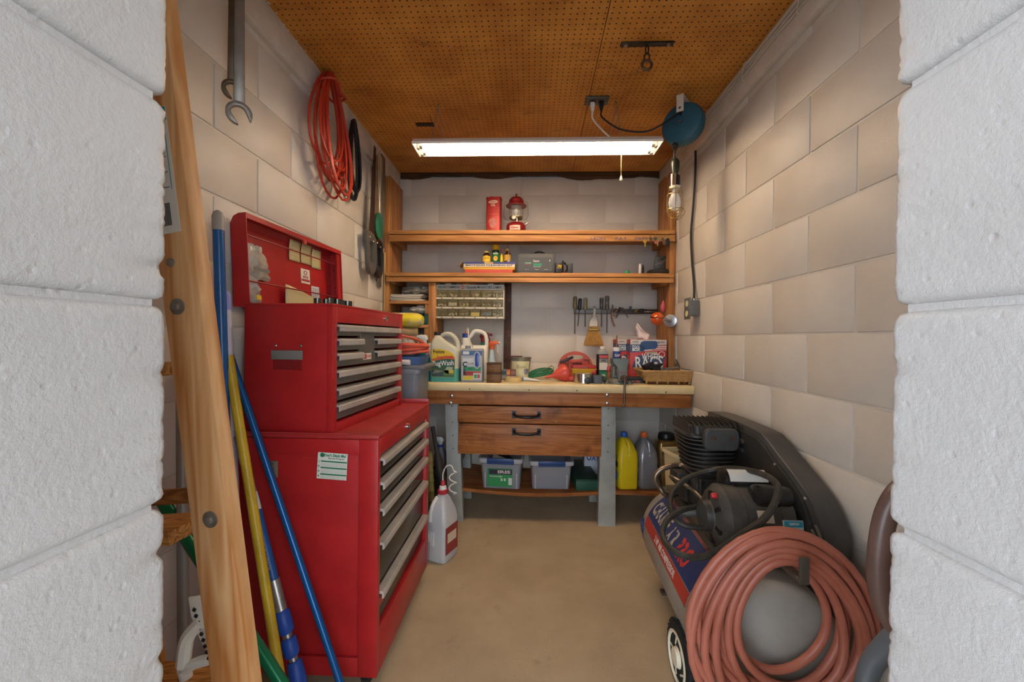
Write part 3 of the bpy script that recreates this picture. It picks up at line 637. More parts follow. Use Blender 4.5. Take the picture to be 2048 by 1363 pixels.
# ------------------------------------------------------------------ red roll cabinet
cxF, cy0, cy1, cz0, cz1 = -.462, 1.245, 1.885, .07, .822
rc = T('roll_cabinet', 'red steel roll cabinet with five grey-handled drawers below the tool chest', 'tool cabinet', (-.715, 1.565, 0))
o2 = Vector(rc.location)
cw_ = -.955
mb = MB()
mb.box(cw_, cy0+.004, cz0, cxF-.03, cy1, cz1-.012)                      # carcass
body = P('body', sub(mb, o2), red, rc, .003)
# framed side panel facing the door: raised stiles and rails
fr = MB(); t_ = .004
for (x0, z0, x1, z1_) in ((cxF-.06, cz0, cxF, cz1-.012), (cw_, cz0, cw_+.05, cz1-.012), (cw_+.05, cz0, cxF-.06, cz0+.06), (cw_+.05, cz1-.06, cxF-.06, cz1-.012)): fr.box(x0, cy0-.006, z0, x1, cy0+.004, z1_)
P('side_frame', sub(fr, o2), red, rc, .002)
# front frame
ff = MB(); zo0, zo1 = .205, .758
ff.box(cxF-.03, cy0, cz0, cxF, cy0+.018, cz1-.012); ff.box(cxF-.03, cy1-.05, cz0, cxF, cy1, cz1-.012)
ff.box(cxF-.03, cy0+.018, zo1, cxF, cy1-.05, cz1-.012); ff.box(cxF-.03, cy0+.018, cz0, cxF, cy1-.05, zo0)
P('front_frame', sub(ff, o2), red, rc, .002)
tp_ = MB().box(cw_, cy0, cz1-.012, cxF, cy1, cz1); tp_.box(cw_, cy1-.004, cz1, cxF-.002, cy1, cz1+.02); tp_.box(cw_, cy0, cz1, cxF-.1, cy0+.003, cz1+.006)
P('top', sub(tp_, o2), M('#ab2f2e', .38, c2='#982726', vs=12, bump=.1), rc, .002)
dgrey = M('#4b453c', .25, .4, c2='#3b362f', vs=5); gdr = M('#6b665d', .38, .3, c2='#5e594f', vs=6); hand = M('#bbb6ac', .4, .3, c2='#a8a298', vs=10)
tops = [.752, .675, .592, .485, .33]; bots = tops[1:]+[zo0+.004]
for zt_, zb_ in zip(tops, bots):
    d = P('drawer', sub(MB().box(cxF-.034, cy0+.022, zb_+.006, cxF-.012, cy1-.054, zt_-.002), o2), dgrey, rc, .002)
    sec = [(cxF-.012, zt_-.004), (cxF+.008, zt_-.006), (cxF+.013, zt_-.012), (cxF+.013, zt_-.026), (cxF+.006, zt_-.030), (cxF+.006, zt_-.015), (cxF-.012, zt_-.013)]
    P('handle_strip', sub(MB().prism(sec, cy0+.022, cy1-.054), o2), hand, d, smooth=20, label='light grey full-width pull')
kl = AX(815, 852, cxF)
P('lock', sub(MB().lathe([(.012, 0), (.012, .006), (.008, .008)], 14, (cxF, kl.y, kl.z), Euler((0, pi/2, 0))), o2), chrome, rc)
P('badge', sub(MB().box(cxF-.013, cy0+.03, .26, cxF-.0105, cy0+.13, .285), o2), M('#b23a34', .4), rc)
for (x, y) in ((cxF-.055, cy0+.07), (cxF-.055, cy1-.07), (cw_+.06, cy0+.07), (cw_+.06, cy1-.07)):
    c_ = P('caster', sub(MB().cyl((x-.012, y, .034), (x+.012, y, .034), .033, n=20), o2), M('#1d1b1a', .6), rc)
    P('caster_fork', sub(MB().box(x-.018, y-.02, .03, x-.014, y+.02, .07).box(x+.014, y-.02, .03, x+.018, y+.02, .07).box(x-.018, y-.025, .066, x+.018, y+.025, .0705), o2), steel, c_)
pl = AY(546, 937, cy0+.003)
pt = P('steel_plate', sub(MB().box(pl.x-.016, cy0+.0005, pl.z-.026, pl.x+.016, cy0+.004, pl.z+.026), o2), M('#8f8a78', .5, .5, c2='#6f6a5c', vs=25), rc, .002)
for s in (-.017, 0, .017): P('hole', sub(MB().lathe([(.0022, 0), (.002, .0006)], 8, (pl.x, cy0+.0005, pl.z+s), Euler((pi/2, 0, 0))), o2), black, pt)
# calendar sticker on the side
ck = AY(664, 932, cy0-.008)
cs = T('calendar_sticker', 'small white and green calendar card stuck on the red cabinet side', 'sticker', (ck.x, cy0-.0065, ck.z), (0, radians(3), 0))
crd = P('card', MB().box(-.047, -.001, -.041, .047, .0003, .041), M('#cfd0c2', .6), cs)
grn = M('#1d6b4a', .6)
text("Don't Ditch Me!", .012, grn, crd, (.008, -.0015, .033), width=.068, bold=.02)
text('Recycle Program', .006, M('#55605a', .6), crd, (.012, -.0015, .024), width=.05)
P('logo', MB().lathe([(.007, 0), (.0065, .0006)], 16, (-.033, -.0011, .033), Euler((pi/2, 0, 0))), grn, crd)
for z in (.014, -.006, -.026):
    P('green_band', MB().box(-.036, -.0016, z-.002, .046, -.001, z+.002), grn, crd)
for k, ch in enumerate('1999'): text(ch, .011, M('#3d4a44', .6), crd, (-.042, -.0015, .012-k*.015))
gm = M('#a9ab9d', .6)
for z in (.004, -.016, -.0345):
    mb = MB()
    for i in range(20): mb.box(-.034+i*.004, -.0014, z-.006, -.0325+i*.004, -.001, z+.006)
    P('date_columns', mb, gm, crd)
# ------------------------------------------------------------------ red tool chest with open lid
A_ = Vector((-.615, 1.255)); Bq = Vector((-.578, 1.84)); rotc = -atan2(Bq.x-A_.x, Bq.y-A_.y)
tc_ = T('tool_chest', 'red steel tool chest with raised lid standing on the roll cabinet', 'tool chest', (A_.x, A_.y, cz1), (0, 0, rotc))
LC, DC, HC = (Bq-A_).length, .30, .415
# local: front face x=0, runs along +y, back x=-DC
zoA, zoB = .03, .352
cb_ = MB(); cb_.box(-DC, 0, 0, -.02, .003, HC-.012); cb_.box(-DC, LC-.003, 0, -.02, LC, HC-.012); cb_.box(-DC, 0, 0, -DC+.003, LC, HC-.012); cb_.box(-DC, .003, 0, -.02, LC-.003, .004)
cb_.box(-.055, .003, HC-.1, -.051, LC-.003, HC-.075)
P('body', cb_, red, tc_, .001)
P('till_floor', MB().box(-DC+.004, .004, HC-.038, -.056, LC-.004, HC-.034), redin, tc_)
ff = MB(); ff.box(-.02, 0, 0, 0, .028, HC-.012); ff.box(-.02, LC-.03, 0, 0, LC, HC-.012); ff.box(-.02, .028, zoB, 0, LC-.03, HC-.012); ff.box(-.02, .028, 0, 0, LC-.03, zoA)
ff.box(-.022, -.001, HC-.012, .001, LC+.001, HC-.004); ff.box(-DC, -.001, HC-.012, -.022, .004, HC-.004); ff.box(-DC, LC-.004, HC-.012, -.022, LC+.001, HC-.004)
P('front_frame', ff, red, tc_, .0015)
def drw(y0, y1, z0, z1_, hy0=None, hy1=None):
    d = P('drawer', MB().box(-.024, y0+.002, z0+.0035, -.008, y1-.002, z1_-.0035), gdr, tc_, .0015)
    sec = [(-.008, z1_-.006), (.006, z1_-.007), (.010, z1_-.011), (.010, z1_-.026), (.005, z1_-.029), (.005, z1_-.014), (-.008, z1_-.012)]
    P('handle_strip', MB().prism(sec, y0+.001, y1-.001), hand, d, smooth=20, label='light grey aluminium pull')
    return d
rows = [.352, .306, .258, .205]
y_a, y_b, y_c, y_d = .030, .20, .315, LC-.032
for k in range(3):
    drw(y_a, y_b, rows[k+1], rows[k]); drw(y_c, y_d, rows[k+1], rows[k])
dm = drw(y_b, y_c, rows[3], rows[0])
bd = P('badge', MB().box(-.009, y_b+.02, .222, -.0065, y_b+.085, .246), M('#d5c9bd', .4), dm)
P('badge_square', MB().box(-.0075, y_b+.023, .225, -.006, y_b+.045, .243), M('#b83a34', .4), bd)
text('craft', .014, M('#b83a34', .4), bd, (-.0062, y_b+.064, .234), (pi/2, 0, pi/2), width=.034, ext=.0003)
for z0, z1_ in ((.147, .203), (.095, .145), (.034, .093)): drw(y_a, y_d, z0, z1_)
lk = P('lock', MB().lathe([(.011, 0), (.011, .005), (.007, .007)], 14, (0, .40, .383), Euler((0, pi/2, 0))), chrome, tc_)
P('keyhole', MB().box(.0065, .3985, .379, .0075, .4015, .387), black, lk)
# side handle: recess cup with grey grip, two screws
P('handle_cup', MB().box(-.20, -.0015, .20, -.10, .0, .25), M('#7c1416', .5), tc_)
sh = MB(); sh.box(-.204, -.006, .232, -.098, -.0015, .262); P('handle_grip', sh, M('#75716c', .45), tc_, .004)
fh = MB(); fh.box(-.205, -.004, .196, -.098, -.0015, .2); fh.box(-.205, -.004, .2, -.2, -.0015, .232); fh.box(-.102, -.004, .2, -.098, -.0015, .232); P('handle_frame', fh, red, tc_)
for x in (-.193, -.108): P('rivet', MB().lathe([(.005, 0), (.003, .002)], 10, (x, 0, .276), Euler((pi/2, 0, 0))), steel, tc_)
# lid, opened upright: shell with its open side facing the room
th = .056; Lh = .30; tilt = radians(3)
RL = Matrix.Translation((-DC+.018, 0, HC-.012)) @ Matrix.Rotation(-tilt, 4, 'Y')
lid = MB()
lid.box(-th, 0, 0, -th+.003, LC, Lh-.03)                                    # back skin (the lid's top)
lid.add([(-th, 0, Lh-.03), (-th, LC, Lh-.03), (-th+.012, LC, Lh-.008), (-th+.012, 0, Lh-.008), (-th+.03, LC, Lh), (-th+.03, 0, Lh)], [(0, 3, 2, 1), (3, 5, 4, 2)])
lid.box(-th+.03, 0, Lh-.003, 0, LC, Lh)                                     # front lip
side_o = [(-th, 0), (0, 0), (0, Lh), (-th+.03, Lh), (-th+.012, Lh-.008), (-th, Lh-.03)]
lid.prism(side_o, 0, .003); lid.prism(side_o, LC-.003, LC)
lid.box(-.012, .003, Lh-.003-.014, 0, LC-.003, Lh-.003)
lo_ = P('lid', lid.xf(RL), red, tc_, smooth=30)
P('far_flange', MB().box(-.014, LC-.03, .0, -.006, LC-.003, Lh-.004).xf(RL), red, lo_)
for z in (.235, .085): P('wire_rod', MB().cyl((-.02, .003, z), (-.02, LC-.02, z-.0), .0028, n=8).xf(RL), M('#8e2424', .4), lo_)
P('latch_tab', MB().box(-.006, LC*.52, Lh-.03, 0, LC*.55, Lh-.012).xf(RL), M('#c04440', .4), lo_)
for z in (.05, .09, .11, .13, .17, .21): P('punched_hole', MB().lathe([(.003, 0), (.0028, .001)], 8, (-.035, LC-.004, z), Euler((pi/2, 0, 0))).xf(RL), black, lo_)
CH = Matrix.Translation(tc_.location) @ Matrix.Rotation(rotc, 4, 'Z')
def inlid(x, y, z): return CH @ RL @ Vector((x, y, z))
# stickers in the lid
st = T('sticker', 'square cream sticker with red print inside the open lid', 'sticker', inlid(-th+.0035, .385, .155), (0, -tilt, rotc))
sk = P('card', MB().box(0, -.03, -.03, .0012, .03, .03), M('#d8cfc0', .5), st)
P('print_bar', MB().box(.001, -.027, -.022, .0016, .027, -.012), M('#a8423a', .5), sk)
text('MOTOR', .014, M('#8a4038', .5), sk, (.0014, 0, -.004), (pi/2, 0, pi/2), width=.034, bold=.02, ext=.0003)
P('print_ring', MB().tube([(.0014, .010*cos(t), .014+.008*sin(t)) for t in [i*pi/8 for i in range(16)]], .0016, 5, close=True), M('#8a4038', .5), sk)
n_ = T('parts_label', 'small white rounded label with printed columns low in the open lid', 'sticker', inlid(-th+.0035, .452, .085), (0, -tilt, rotc))
lb_ = P('card', MB().box(0, -.028, -.036, .0012, .028, .036), M('#cfd2d2', .5), n_)
mb = MB()
for i in range(9):
    for j in range(3): mb.box(.0011, -.024+j*.017, -.03+i*.0068, .0015, -.011+j*.017, -.0265+i*.0068)
P('print_lines', mb, M('#7f8790', .6), lb_)
nt_ = M('#cfc08a', .7)
for i, (y, z, dz) in enumerate(((.315, .245, .0), (.39, .247, .002), (.462, .24, -.004))):
    lbl = ('leftmost yellow paper note behind the upper rod in the open lid', 'middle yellow paper note behind the upper rod in the open lid', 'rightmost yellow paper note behind the upper rod in the open lid')[i]
    def fn(u, v, y=y, z=z): return inlid(-th+.006+.012*(v-.2)**2, y-.034+.068*u, z-.04+.08*v)
    q = inlid(-th+.01, y, z); mb = MB().sheet(lambda u, v: Vector(fn(u, v))-q, 4, 5)
    mb.add([v for v in mb.v], [])
    o = S('paper_note', mb, nt_, lbl, 'note', q, group='yellow notes in the chest lid')
    sl_ = o.modifiers.new('paper', 'SOLIDIFY'); sl_.thickness = .0006
    # faint handwriting
    wr = MB()
    for k in range(4):
        for j in range(5): wr.cb(Vector(fn(.15+.15*j+random.uniform(0, .04), .25+.16*k))-q+(CH.to_3x3() @ Vector((.001, 0, 0))), (.0006, .007, .0008), Matrix.Rotation(rotc, 3, 'Z'))
    P('handwriting', wr, M('#9a8c62', .7), o)
pp_ = inlid(-th+.02, .33, .062)
o = S('paper_sheet', MB().sheet(lambda u, v: (.004*sin(u*5), -.1+.2*u, -.06+(.10-.035*u)*v), 8, 4), M('#cdbd8c', .7), 'folded cream paper sheet leaning in the lid behind sockets', 'paper', pp_, (0, 0, rotc))
sl_ = o.modifiers.new('paper', 'SOLIDIFY'); sl_.thickness = .0008
# clear plastic bags behind the lower rod
def bag(loc, w_, h_, seed, label, col='#c9c3b4'):
    def fn(u, v):
        b_ = .022*sin(pi*u)*sin(pi*v)+.012*noise.noise((u*4+seed, v*5, 0))
        return (b_, (u-.5)*w_*(1-.35*v*v)+.02*noise.noise((seed, v*3, u)), v*h_+.02*noise.noise((u*3, seed, 2)))
    mb = MB().sheet(fn, 10, 12); mb.sheet(lambda u, v: (-fn(u, v)[0]*.5-.001, fn(u, v)[1], fn(u, v)[2]), 10, 12)
    return S('plastic_bag', mb, M(col, .18, c2='#a8a298', vs=14, bump=.6, bs=30, alpha=.82), label, 'bag', loc, (0, -.1, rotc), smooth=25)
b1_ = bag(inlid(-.04, .085, .10), .13, .12, 3, 'crumpled clear plastic bag above the lower rod in the open lid')
P('print', MB().box(.03, -.045, .02, .031, .03, .032), M('#6d6a64', .6), b1_)
b2_ = bag(inlid(-.04, .055, .018), .10, .09, 8, 'clear plastic bag of small parts at the bottom of the open lid')
P('yellow_tag', MB().box(.03, -.01, .005, .032, .012, .02), M('#c9b030', .6), b2_)
# sockets standing in the till
for i in range(6):
    y = .265+i*.042; r = (.013, .013, .017, .017, .018, .019)[i]
    q = CH @ Vector((-.215+.01*(i % 2), y, HC-.034))
    h_ = .072 if i < 2 else .08
    lbls = ('smallest socket at the near end of the row in the chest', 'second socket from the near end of the row in the chest', 'third socket from the near end of the row in the chest', 'third socket from the far end of the row in the chest', 'second socket from the far end of the row in the chest', 'largest socket at the far end of the row in the chest')
    S('socket', MB().lathe([(r*.7, 0), (r, .01), (r, h_), (r*.78, h_), (r*.74, h_-.02), (r*.3, h_-.021)], 16), M('#6e7068', .25, .9, c2='#4e5048', vs=30), lbls[i], 'socket', q, group='sockets standing in the chest till')
# ------------------------------------------------------------------ poles leaning in the left corner
def pole(name, label, p0, p1, r, m, cap=None, cat='pole', n=12):
    p0, p1 = Vector(p0), Vector(p1); t = T(name, label, cat, p0); d = p1-p0
    P('shaft', MB().cyl((0, 0, 0), d, r, n=n), m, t)
    if cap:
        u = d.normalized(); P('tip', MB().lathe([(r*1.06, -.03), (r*1.06, .01), (r*.8, .022), (r*.3, .028)], n, d, u.to_track_quat('Z', 'Y').to_matrix()), M(cap, .5), t)
    return t
def through(pa, ya, pb, yb):
    """line through two sight points, carried down to the floor"""
    a, b = AY(*pa, ya), AY(*pb, yb); d = b-a
    return a, b, (a+d*((.004-a.z)/d.z))
gl = .28
a, b, fl = through((436, 440), 1.12, (447, 800), 1.10)
pole('blue_pole', 'thick blue pole with grey cap standing upright in the left corner', fl, a, .0145, M('#1d5a94', .25, c2='#184e84', vs=9), '#9a958c')
a, b, fl = through((452, 600), 1.195, (470, 1010), 1.17)
pole('white_pole', 'slim white pole with a lavender tip beside the thick blue pole', fl, a, .0125, M('#c3c3cc', .4), '#8c8cc8')
a, b, fl = through((457, 712), 1.125, (553, 1310), 1.03)
pole('yellow_pole', 'yellow pole leaning in the left corner beside the painter pole', fl, a, .0125, M('#c9a92b', .35, c2='#b89824', vs=6))
a, b, fl = through((462, 716), 1.225, (680, 1363), 1.14)
pole('blue_broomstick', 'slim blue metal handle slanting in front of the red cabinet', fl, a+(a-b)*.13, .0108, M('#15548c', .25, .3))
a, b, fl = through((350, 1040), .93, (556, 1355), .86)
pole('green_pole', 'green metal broom handle slanting behind the wooden ladder', fl, a+(a-b)*.45, .0135, M('#0f6b45', .25, .3))
# painter's extension pole
a, b, fl = through((479, 880), 1.17, (598, 1363), 1.09)
tp0 = a+(a-b)*.02
xp = T('extension_pole', 'aluminium painter extension pole with blue grips and printed label', 'pole', fl)
d = tp0-fl; u = d.normalized(); Qp = u.to_track_quat('Z', 'Y').to_matrix()
def at_y(py):        # length along the pole for an image row
    best = min(((abs((lambda q: H-(q.z))(fl+d*k/400)*815.2/((fl+d*k/400).y)+676-py), k/400) for k in range(401)))
    return best[1]*d.length
def seg(name, y0, y1, r, m, **k): return P(name, MB().lathe([(r, at_y(y0)), (r, at_y(y1))], 18, (0, 0, 0), Qp), m, xp, **k)
alu = M('#b3aea6', .35, .8, c2='#8e8982', vs=30)
P('shaft', MB().lathe([(.0125, 0), (.0125, d.length)], 24, (0, 0, 0), Qp), alu, xp)
seg('white_label', 1035, 1000, .0132, M('#d6d2cc', .5)); lbp = seg('blue_label', 1178, 1036, .0132, M('#1c4f8e', .4))
seg('outer_tube', 1245, 1178, .0155, alu); gb = M('#21489c', .45)
for y0, y1 in ((1288, 1240), (1335, 1296), (1400, 1343)):
    P('grip', MB().lathe([(.015, at_y(y0)), (.0195, at_y(y0)+.006), (.0205, (at_y(y0)+at_y(y1))/2), (.0195, at_y(y1)-.006), (.015, at_y(y1))], 18, (0, 0, 0), Qp), gb, xp, label='blue plastic grip')
rt_ = Matrix((_rt, _up, -_f0)).transposed()
q = (u*at_y(1105)); yv = Vector((0, -1, 0)); zv = u; xv = zv.cross(-yv).normalized(); yv2 = zv.cross(xv)
mt = Matrix((zv*-1, yv2*1, (zv*-1).cross(yv2))).transposed()
nrm = Vector((.2, -1, .25)).normalized(); nrm = (nrm-u*nrm.dot(u)).normalized(); xx = -u; yy = nrm.cross(xx)
text('EDGER & EXTEND A REACH', .011, M('#c9b87a', .5), lbp, q+nrm*.0134, Matrix((xx, yy, nrm)).transposed().to_euler(), width=.14, ext=.0003)
# grey pipe and white rake head deep in the corner
a, b, fl = through((361, 860), .95, (366, 1300), .93)
pole('grey_pipe', 'thin grey pipe standing behind the ladder by the door jamb', fl, a+Vector((0, 0, .3)), .012, M('#8f8d8b', .4, .4))
rk = AY(405, 1260, .74)
rh = T('rake_head', 'white plastic slotted tool head lodged behind the wooden ladder', 'rake', rk)
wpl = M('#d9d4c8', .45)
c0_ = lambda x, y: AY(x, y, .74)-rk
P('slotted_strap', MB().loft([[v+Vector((-.012, s, 0)), v+Vector((.012, s, .004)), v+Vector((.012, s+.004, .004)), v+Vector((-.012, s+.004, 0))] for v, s in ((c0_(388, 1195), 0), (c0_(398, 1230), -.004), (c0_(410, 1275), 0), (c0_(425, 1330), .01))]), wpl, rh, .001)
sl2 = MB()
for k in range(9): sl2.cb(c0_(390+k*3.6, 1215+k*12)+Vector((.003, -.0055, 0)), (.006, .002, .0055), Euler((0, .4, 0)))
P('slots', sl2, black, rh)
P('brace', MB().tube(spline([c0_(405, 1240), c0_(375, 1275), c0_(366, 1330)], 6), .012, 8), wpl, rh)
P('foot', MB().tube(spline([c0_(418, 1318), c0_(392, 1325), c0_(370, 1338)], 5), .010, 8), wpl, rh)
P('shaft', MB().cyl(c0_(368, 1335), c0_(362, 1335)+Vector((-.02, .12, -.45)), .011), wpl, rh)
# ------------------------------------------------------------------ wooden stepladder behind the left jamb
YD_ = .66
def lp(x, y): return AY(x, y, YD_)
ft_, hd = lp(474, 1363), lp(322, 150)
dd = (hd-ft_).normalized(); base = ft_+dd*((.0-ft_.z)/dd.z); topp = base+dd*1.80
ld = T('stepladder', 'tall wooden stepladder with printed label leaning just inside the left jamb', 'ladder', base)
ang = atan2(dd.x, dd.z); RLd = Matrix.Rotation(ang, 4, 'Y') @ Matrix.Rotation(radians(-7), 4, 'Z')
P('rail', MB().box(-.036, -.014, 0, .036, .014, 1.80).xf(RLd), ladw, ld, .003)
def onrail(x, y, off=0):
    p = lp(x, y)-base; return RLd.inverted() @ p
edge = WOOD('#b07a3c', '#7d4a1c', 'z', 2.2, ring=16)
r2 = P('rail', MB().box(-.345, .08, 0, -.275, .108, 1.80).xf(RLd), edge, ld, .003)
for z in (.18, .48, .78, 1.08, 1.38):
    P('step', MB().box(-.275, .0145, z, -.118, .105, z+.024).xf(RLd), WOOD('#b98546', '#7d4a1c', 'x', 2.0, ring=16), ld, .002)
rs = onrail(357, 1012)
P('dowel', MB().cyl((rs.x-.13, .045, rs.z), (rs.x-.022, .045, rs.z), .014, n=16).xf(RLd), WOOD('#9a6230', '#6d3c18', 'x', 2.0), ld)
for (x, y, r) in ((357, 527, .0075), (371, 614, .0135), (437, 1030, .0135)):
    q = onrail(x, y)
    mb = MB().lathe([(r, 0), (r, .002), (r*.5, .003), (r*.42, .007), (r*.2, .0075)] if r > .01 else [(r, 0), (r*.9, .003), (r*.4, .005)], 20, (q.x, -.0142, q.z), Euler((pi/2, 0, 0)))
    P('bolt_washer', mb.xf(RLd), M('#9b9a94', .35, .8, c2='#7f7d76', vs=40), ld)
q0, q1 = onrail(352, 222), onrail(357, 470)
lab = P('label', MB().box(-.0325, -.0150, q1.z, .016, -.0141, q0.z).xf(RLd), M('#c8c6be', .55), ld, label='white printed label')
ink = M('#3b3d3d', .6); teal = M('#2d7f82', .5)
def lprint(x0, z0, x1, z1_, m): P('print', MB().box(x0, -.0155, z0, x1, -.0149, z1_).xf(RLd), m, lab)
hz = q0.z-q1.z
lprint(-.0315, q0.z-.022, .0155, q0.z-.001, teal); lprint(.0095, q1.z+hz*.34, .0105, q0.z-.022, teal)
for k in range(5): lprint(-.03, q1.z+hz*(.36+.12*k), .006, q1.z+hz*(.36+.12*k)+.0012, ink)
for k in range(14): lprint(-.028+k*.0022, q1.z+hz*.06, -.0268+k*.0022, q1.z+hz*.24, ink)
for tx, z in (('S', .83), ('H', .72), ('E', .95), ('300', .5)): text(tx, .014, white if tx == 'E' else ink, lab, RLd @ Vector((-.005, -.0158, q1.z+hz*z)), (RLd @ Euler((pi/2, pi/2, 0)).to_matrix().to_4x4()).to_euler(), ext=.0003)
# ------------------------------------------------------------------ air compressor
F_, N_ = Vector((.735, 1.90, .255)), Vector((.690, 1.18, .255)); TR = .20
ac = T('air_compressor', 'grey two-horsepower air compressor with black motor and belt guard by right wall', 'compressor', (.71, 1.55, 0))
o3 = Vector(ac.location)
ad_ = (N_-F_).normalized(); TL = (N_-F_).length
QT = ad_.to_track_quat('Z', 'Y').to_matrix()
ang_t = atan2(ad_.x, -ad_.y)        # yaw of the tank
olive = M('#98928a', .42, .0, c2='#878076', vs=6, bump=.06, bs=200)
dome = [(TR*cos(t), .0+.075*sin(t)) for t in [i*pi/2/9 for i in range(10)]]
prof = [(r, -z) for r, z in dome[::-1]]+[(TR, .02), (TR+.002, .03), (TR+.002, TL-.03), (TR, TL-.02)]+[(r, TL+z) for r, z in dome]
prof[0] = (.004, prof[0][1]); prof[-1] = (.004, prof[-1][1])
tank = P('tank', sub(MB().lathe(prof, 56, F_, QT), o3), olive, ac, smooth=50)
# frame of the tank surface: a = metres from the far end, t = angle from the top towards the left
up_t = Vector((0, 0, 1)); lf_t = Vector((-cos(ang_t), -sin(ang_t), 0)); lf_t = (lf_t-ad_*lf_t.dot(ad_)).normalized()
def ts(a, t, r=TR+.0035): return F_+ad_*a+up_t*(r*cos(t))+lf_t*(r*sin(t))
def decal(name, a0, a1, t0, t1, m, par=tank, r=TR+.0028, n=10):
    k = 6
    g = MB(); outer = [[ts(a0+(a1-a0)*i/k, t0+(t1-t0)*j/n, r)-o3 for i in range(k+1)] for j in range(n+1)]
    inner = [[ts(a0+(a1-a0)*i/k, t0+(t1-t0)*j/n, r-.001)-o3 for i in range(k+1)] for j in range(n+1)]
    g.sheet(lambda u, v: outer[round(v*n)][round(u*k)], k, n); g.sheet(lambda u, v: inner[round(v*n)][round(u*k)], k, n)
    return P(name, g, m, par)
def tank_text(body, size, a, t, m, par, width=None, r=TR+.0036, bold=.0):
    o = text(body, size, m, par, (0, 0, 0), (0, 0, 0), width=width, bold=bold, ext=.0003)
    for v in o.data.vertices:       # wrap the lettering round the shell
        v.co = ts(a+v.co.x, t-v.co.y/TR, r+v.co.z)-o3
    return o
bl = decal('blue_decal', .05, .62, radians(31), radians(66), M('#2c3a66', .4))
rd = decal('red_stripe', .05, .62, radians(67), radians(80), M('#b0362c', .4)); decal('red_stripe', .05, .62, radians(28.5), radians(30.5), M('#8e3a34', .4))
tank_text('CHARGE', .085, .17, radians(50), M('#a89e8e', .4), bl, width=.20, bold=.04)
tank_text('AIR', .085, .335, radians(53), M('#a89e8e', .4), bl, width=.09, bold=.04)
tank_text('PRO', .095, .46, radians(52), M('#c6382c', .4), bl, width=.12, bold=.035)
tank_text('2 HP AIR COMPRESSOR', .034, .35, radians(73.5), M('#d8d0c4', .4), rd, width=.27, bold=.02)
# blue rosette decal near the far end
rb_ = M('#39498c', .4); rd2 = decal('rosette', -.012, .036, radians(78), radians(92), rb_, n=6, r=TR+.001)
mb = MB()
for k in range(20):
    t = k*pi/10; q = ts(.012+.030*cos(t), radians(85)+.030*sin(t)/TR, TR+.0015)-o3; mb.sph(q, .0042, 6, 4)
P('rosette_edge', mb, M('#2f3a66', .4), tank)
q = ts(.012, radians(96), TR)-o3
for s in (-.012, .012): P('ribbon_tail', MB().add([ts(.006+s*.5, radians(93), TR+.002)-o3, ts(.018+s*.5, radians(93), TR+.002)-o3, ts(.018+s*1.4, radians(105), TR+.002)-o3, ts(.006+s*1.4, radians(106), TR+.002)-o3], [(0, 1, 2, 3)]), M('#1e2c52', .4), tank)
# platform on top
plm = M('#5e584c', .5, .3, c2='#4b463c', vs=8)
pf = MB(); pf.box(-.095, -.30, 0, .14, .36, .006); pf.box(-.095, -.30, -.03, -.09, .36, 0); pf.box(.135, -.30, -.035, .14, .36, 0)
RP = Matrix.Rotation(ang_t, 4, 'Z'); pc_ = F_+ad_*(TL*.5)+Vector((0, 0, TR-.0))
P('platform', pf.xf(Matrix.Translation(pc_-o3) @ RP), plm, ac, .002)
ztp = pc_.z+.006
# pump
PX, PY = AY(1410, 900, 1.72).x, 1.72
blk2 = M('#2c2b2a', .42, .1, c2='#403d39', vs=9, bump=.15, bs=70)
def w3(mb): return sub(mb, o3)
P('crankcase', w3(MB().loft([rr(.15, .15, .03, ztp, PX-.0, PY), rr(.17, .17, .04, ztp+.03, PX, PY), rr(.17, .17, .05, ztp+.10, PX, PY), rr(.13, .13, .04, ztp+.135, PX, PY)])), blk2, ac, .003)
P('crankcase_cover', w3(MB().loft([rr(.115, .02, .008, ztp+.015, PX-.005, PY-.09), rr(.115, .02, .008, ztp+.125, PX-.005, PY-.09)])), blk2, ac, .003)
for sx in (-.045, .035):
    for sz in (.03, .11): P('bolt', w3(MB().lathe([(.008, 0), (.007, .006)], 6, (PX+sx-.005, PY-.10, ztp+sz), Euler((pi/2, 0, 0)))), dsteel, ac)
P('crankcase_cover', w3(MB().loft([rr(.02, .11, .008, ztp+.015, PX-.09, PY), rr(.02, .11, .008, ztp+.12, PX-.09, PY)])), blk2, ac, .003)
zc0 = ztp+.135; zc1 = AY(1418, 868, PY).z
P('cylinder', w3(MB().lathe([(.07, zc0-.01), (.07, zc1)], 24, (PX, PY, 0))), blk2, ac)
nf = 9
for i in range(nf):
    z = zc0+.004+(zc1-zc0-.006)*i/(nf-1); w_ = .085+.022*i/(nf-1)
    P('cooling_fin', w3(MB().loft([rr(w_*2, w_*1.9, .05, z-.003, PX, PY, 6), rr(w_*2, w_*1.9, .05, z+.001, PX, PY, 6)])), dust, ac, label=None)
zh = AY(1418, 838, PY).z
P('cylinder_head', w3(MB().loft([rr(.215, .2, .05, zc1+.004, PX, PY, 6), rr(.215, .2, .05, zc1+.014, PX, PY, 6), rr(.2, .185, .05, zc1+.02, PX, PY, 6), rr(.19, .175, .05, zh-.012, PX, PY, 6)])), blk2, ac, .002)
for i in range(11): P('head_fin', w3(MB().prism([(PY-.098, zc1+.018), (PY+.095, zc1+.018), (PY+.085, zh), (PY-.07, zh+.002), (PY-.09, zh-.012)], PX-.1+i*.02-.0015, PX-.1+i*.02+.0015, 'x')), blk2, ac)
fc_ = AY(1441, 878, PY-.125)
flt = P('air_filter', w3(MB().loft([[Vector((p.x, fc_.y+yy, p.y)) for p in rr(w_, h_, .024, 0, fc_.x, fc_.z, 5)] for yy, w_, h_ in ((.03, .10, .06), (.025, .118, .076), (0, .13, .084), (-.012, .13, .084), (-.016, .122, .076))])), M('#4a4a48', .5, c2='#3d3d3b', vs=10), ac, .002)
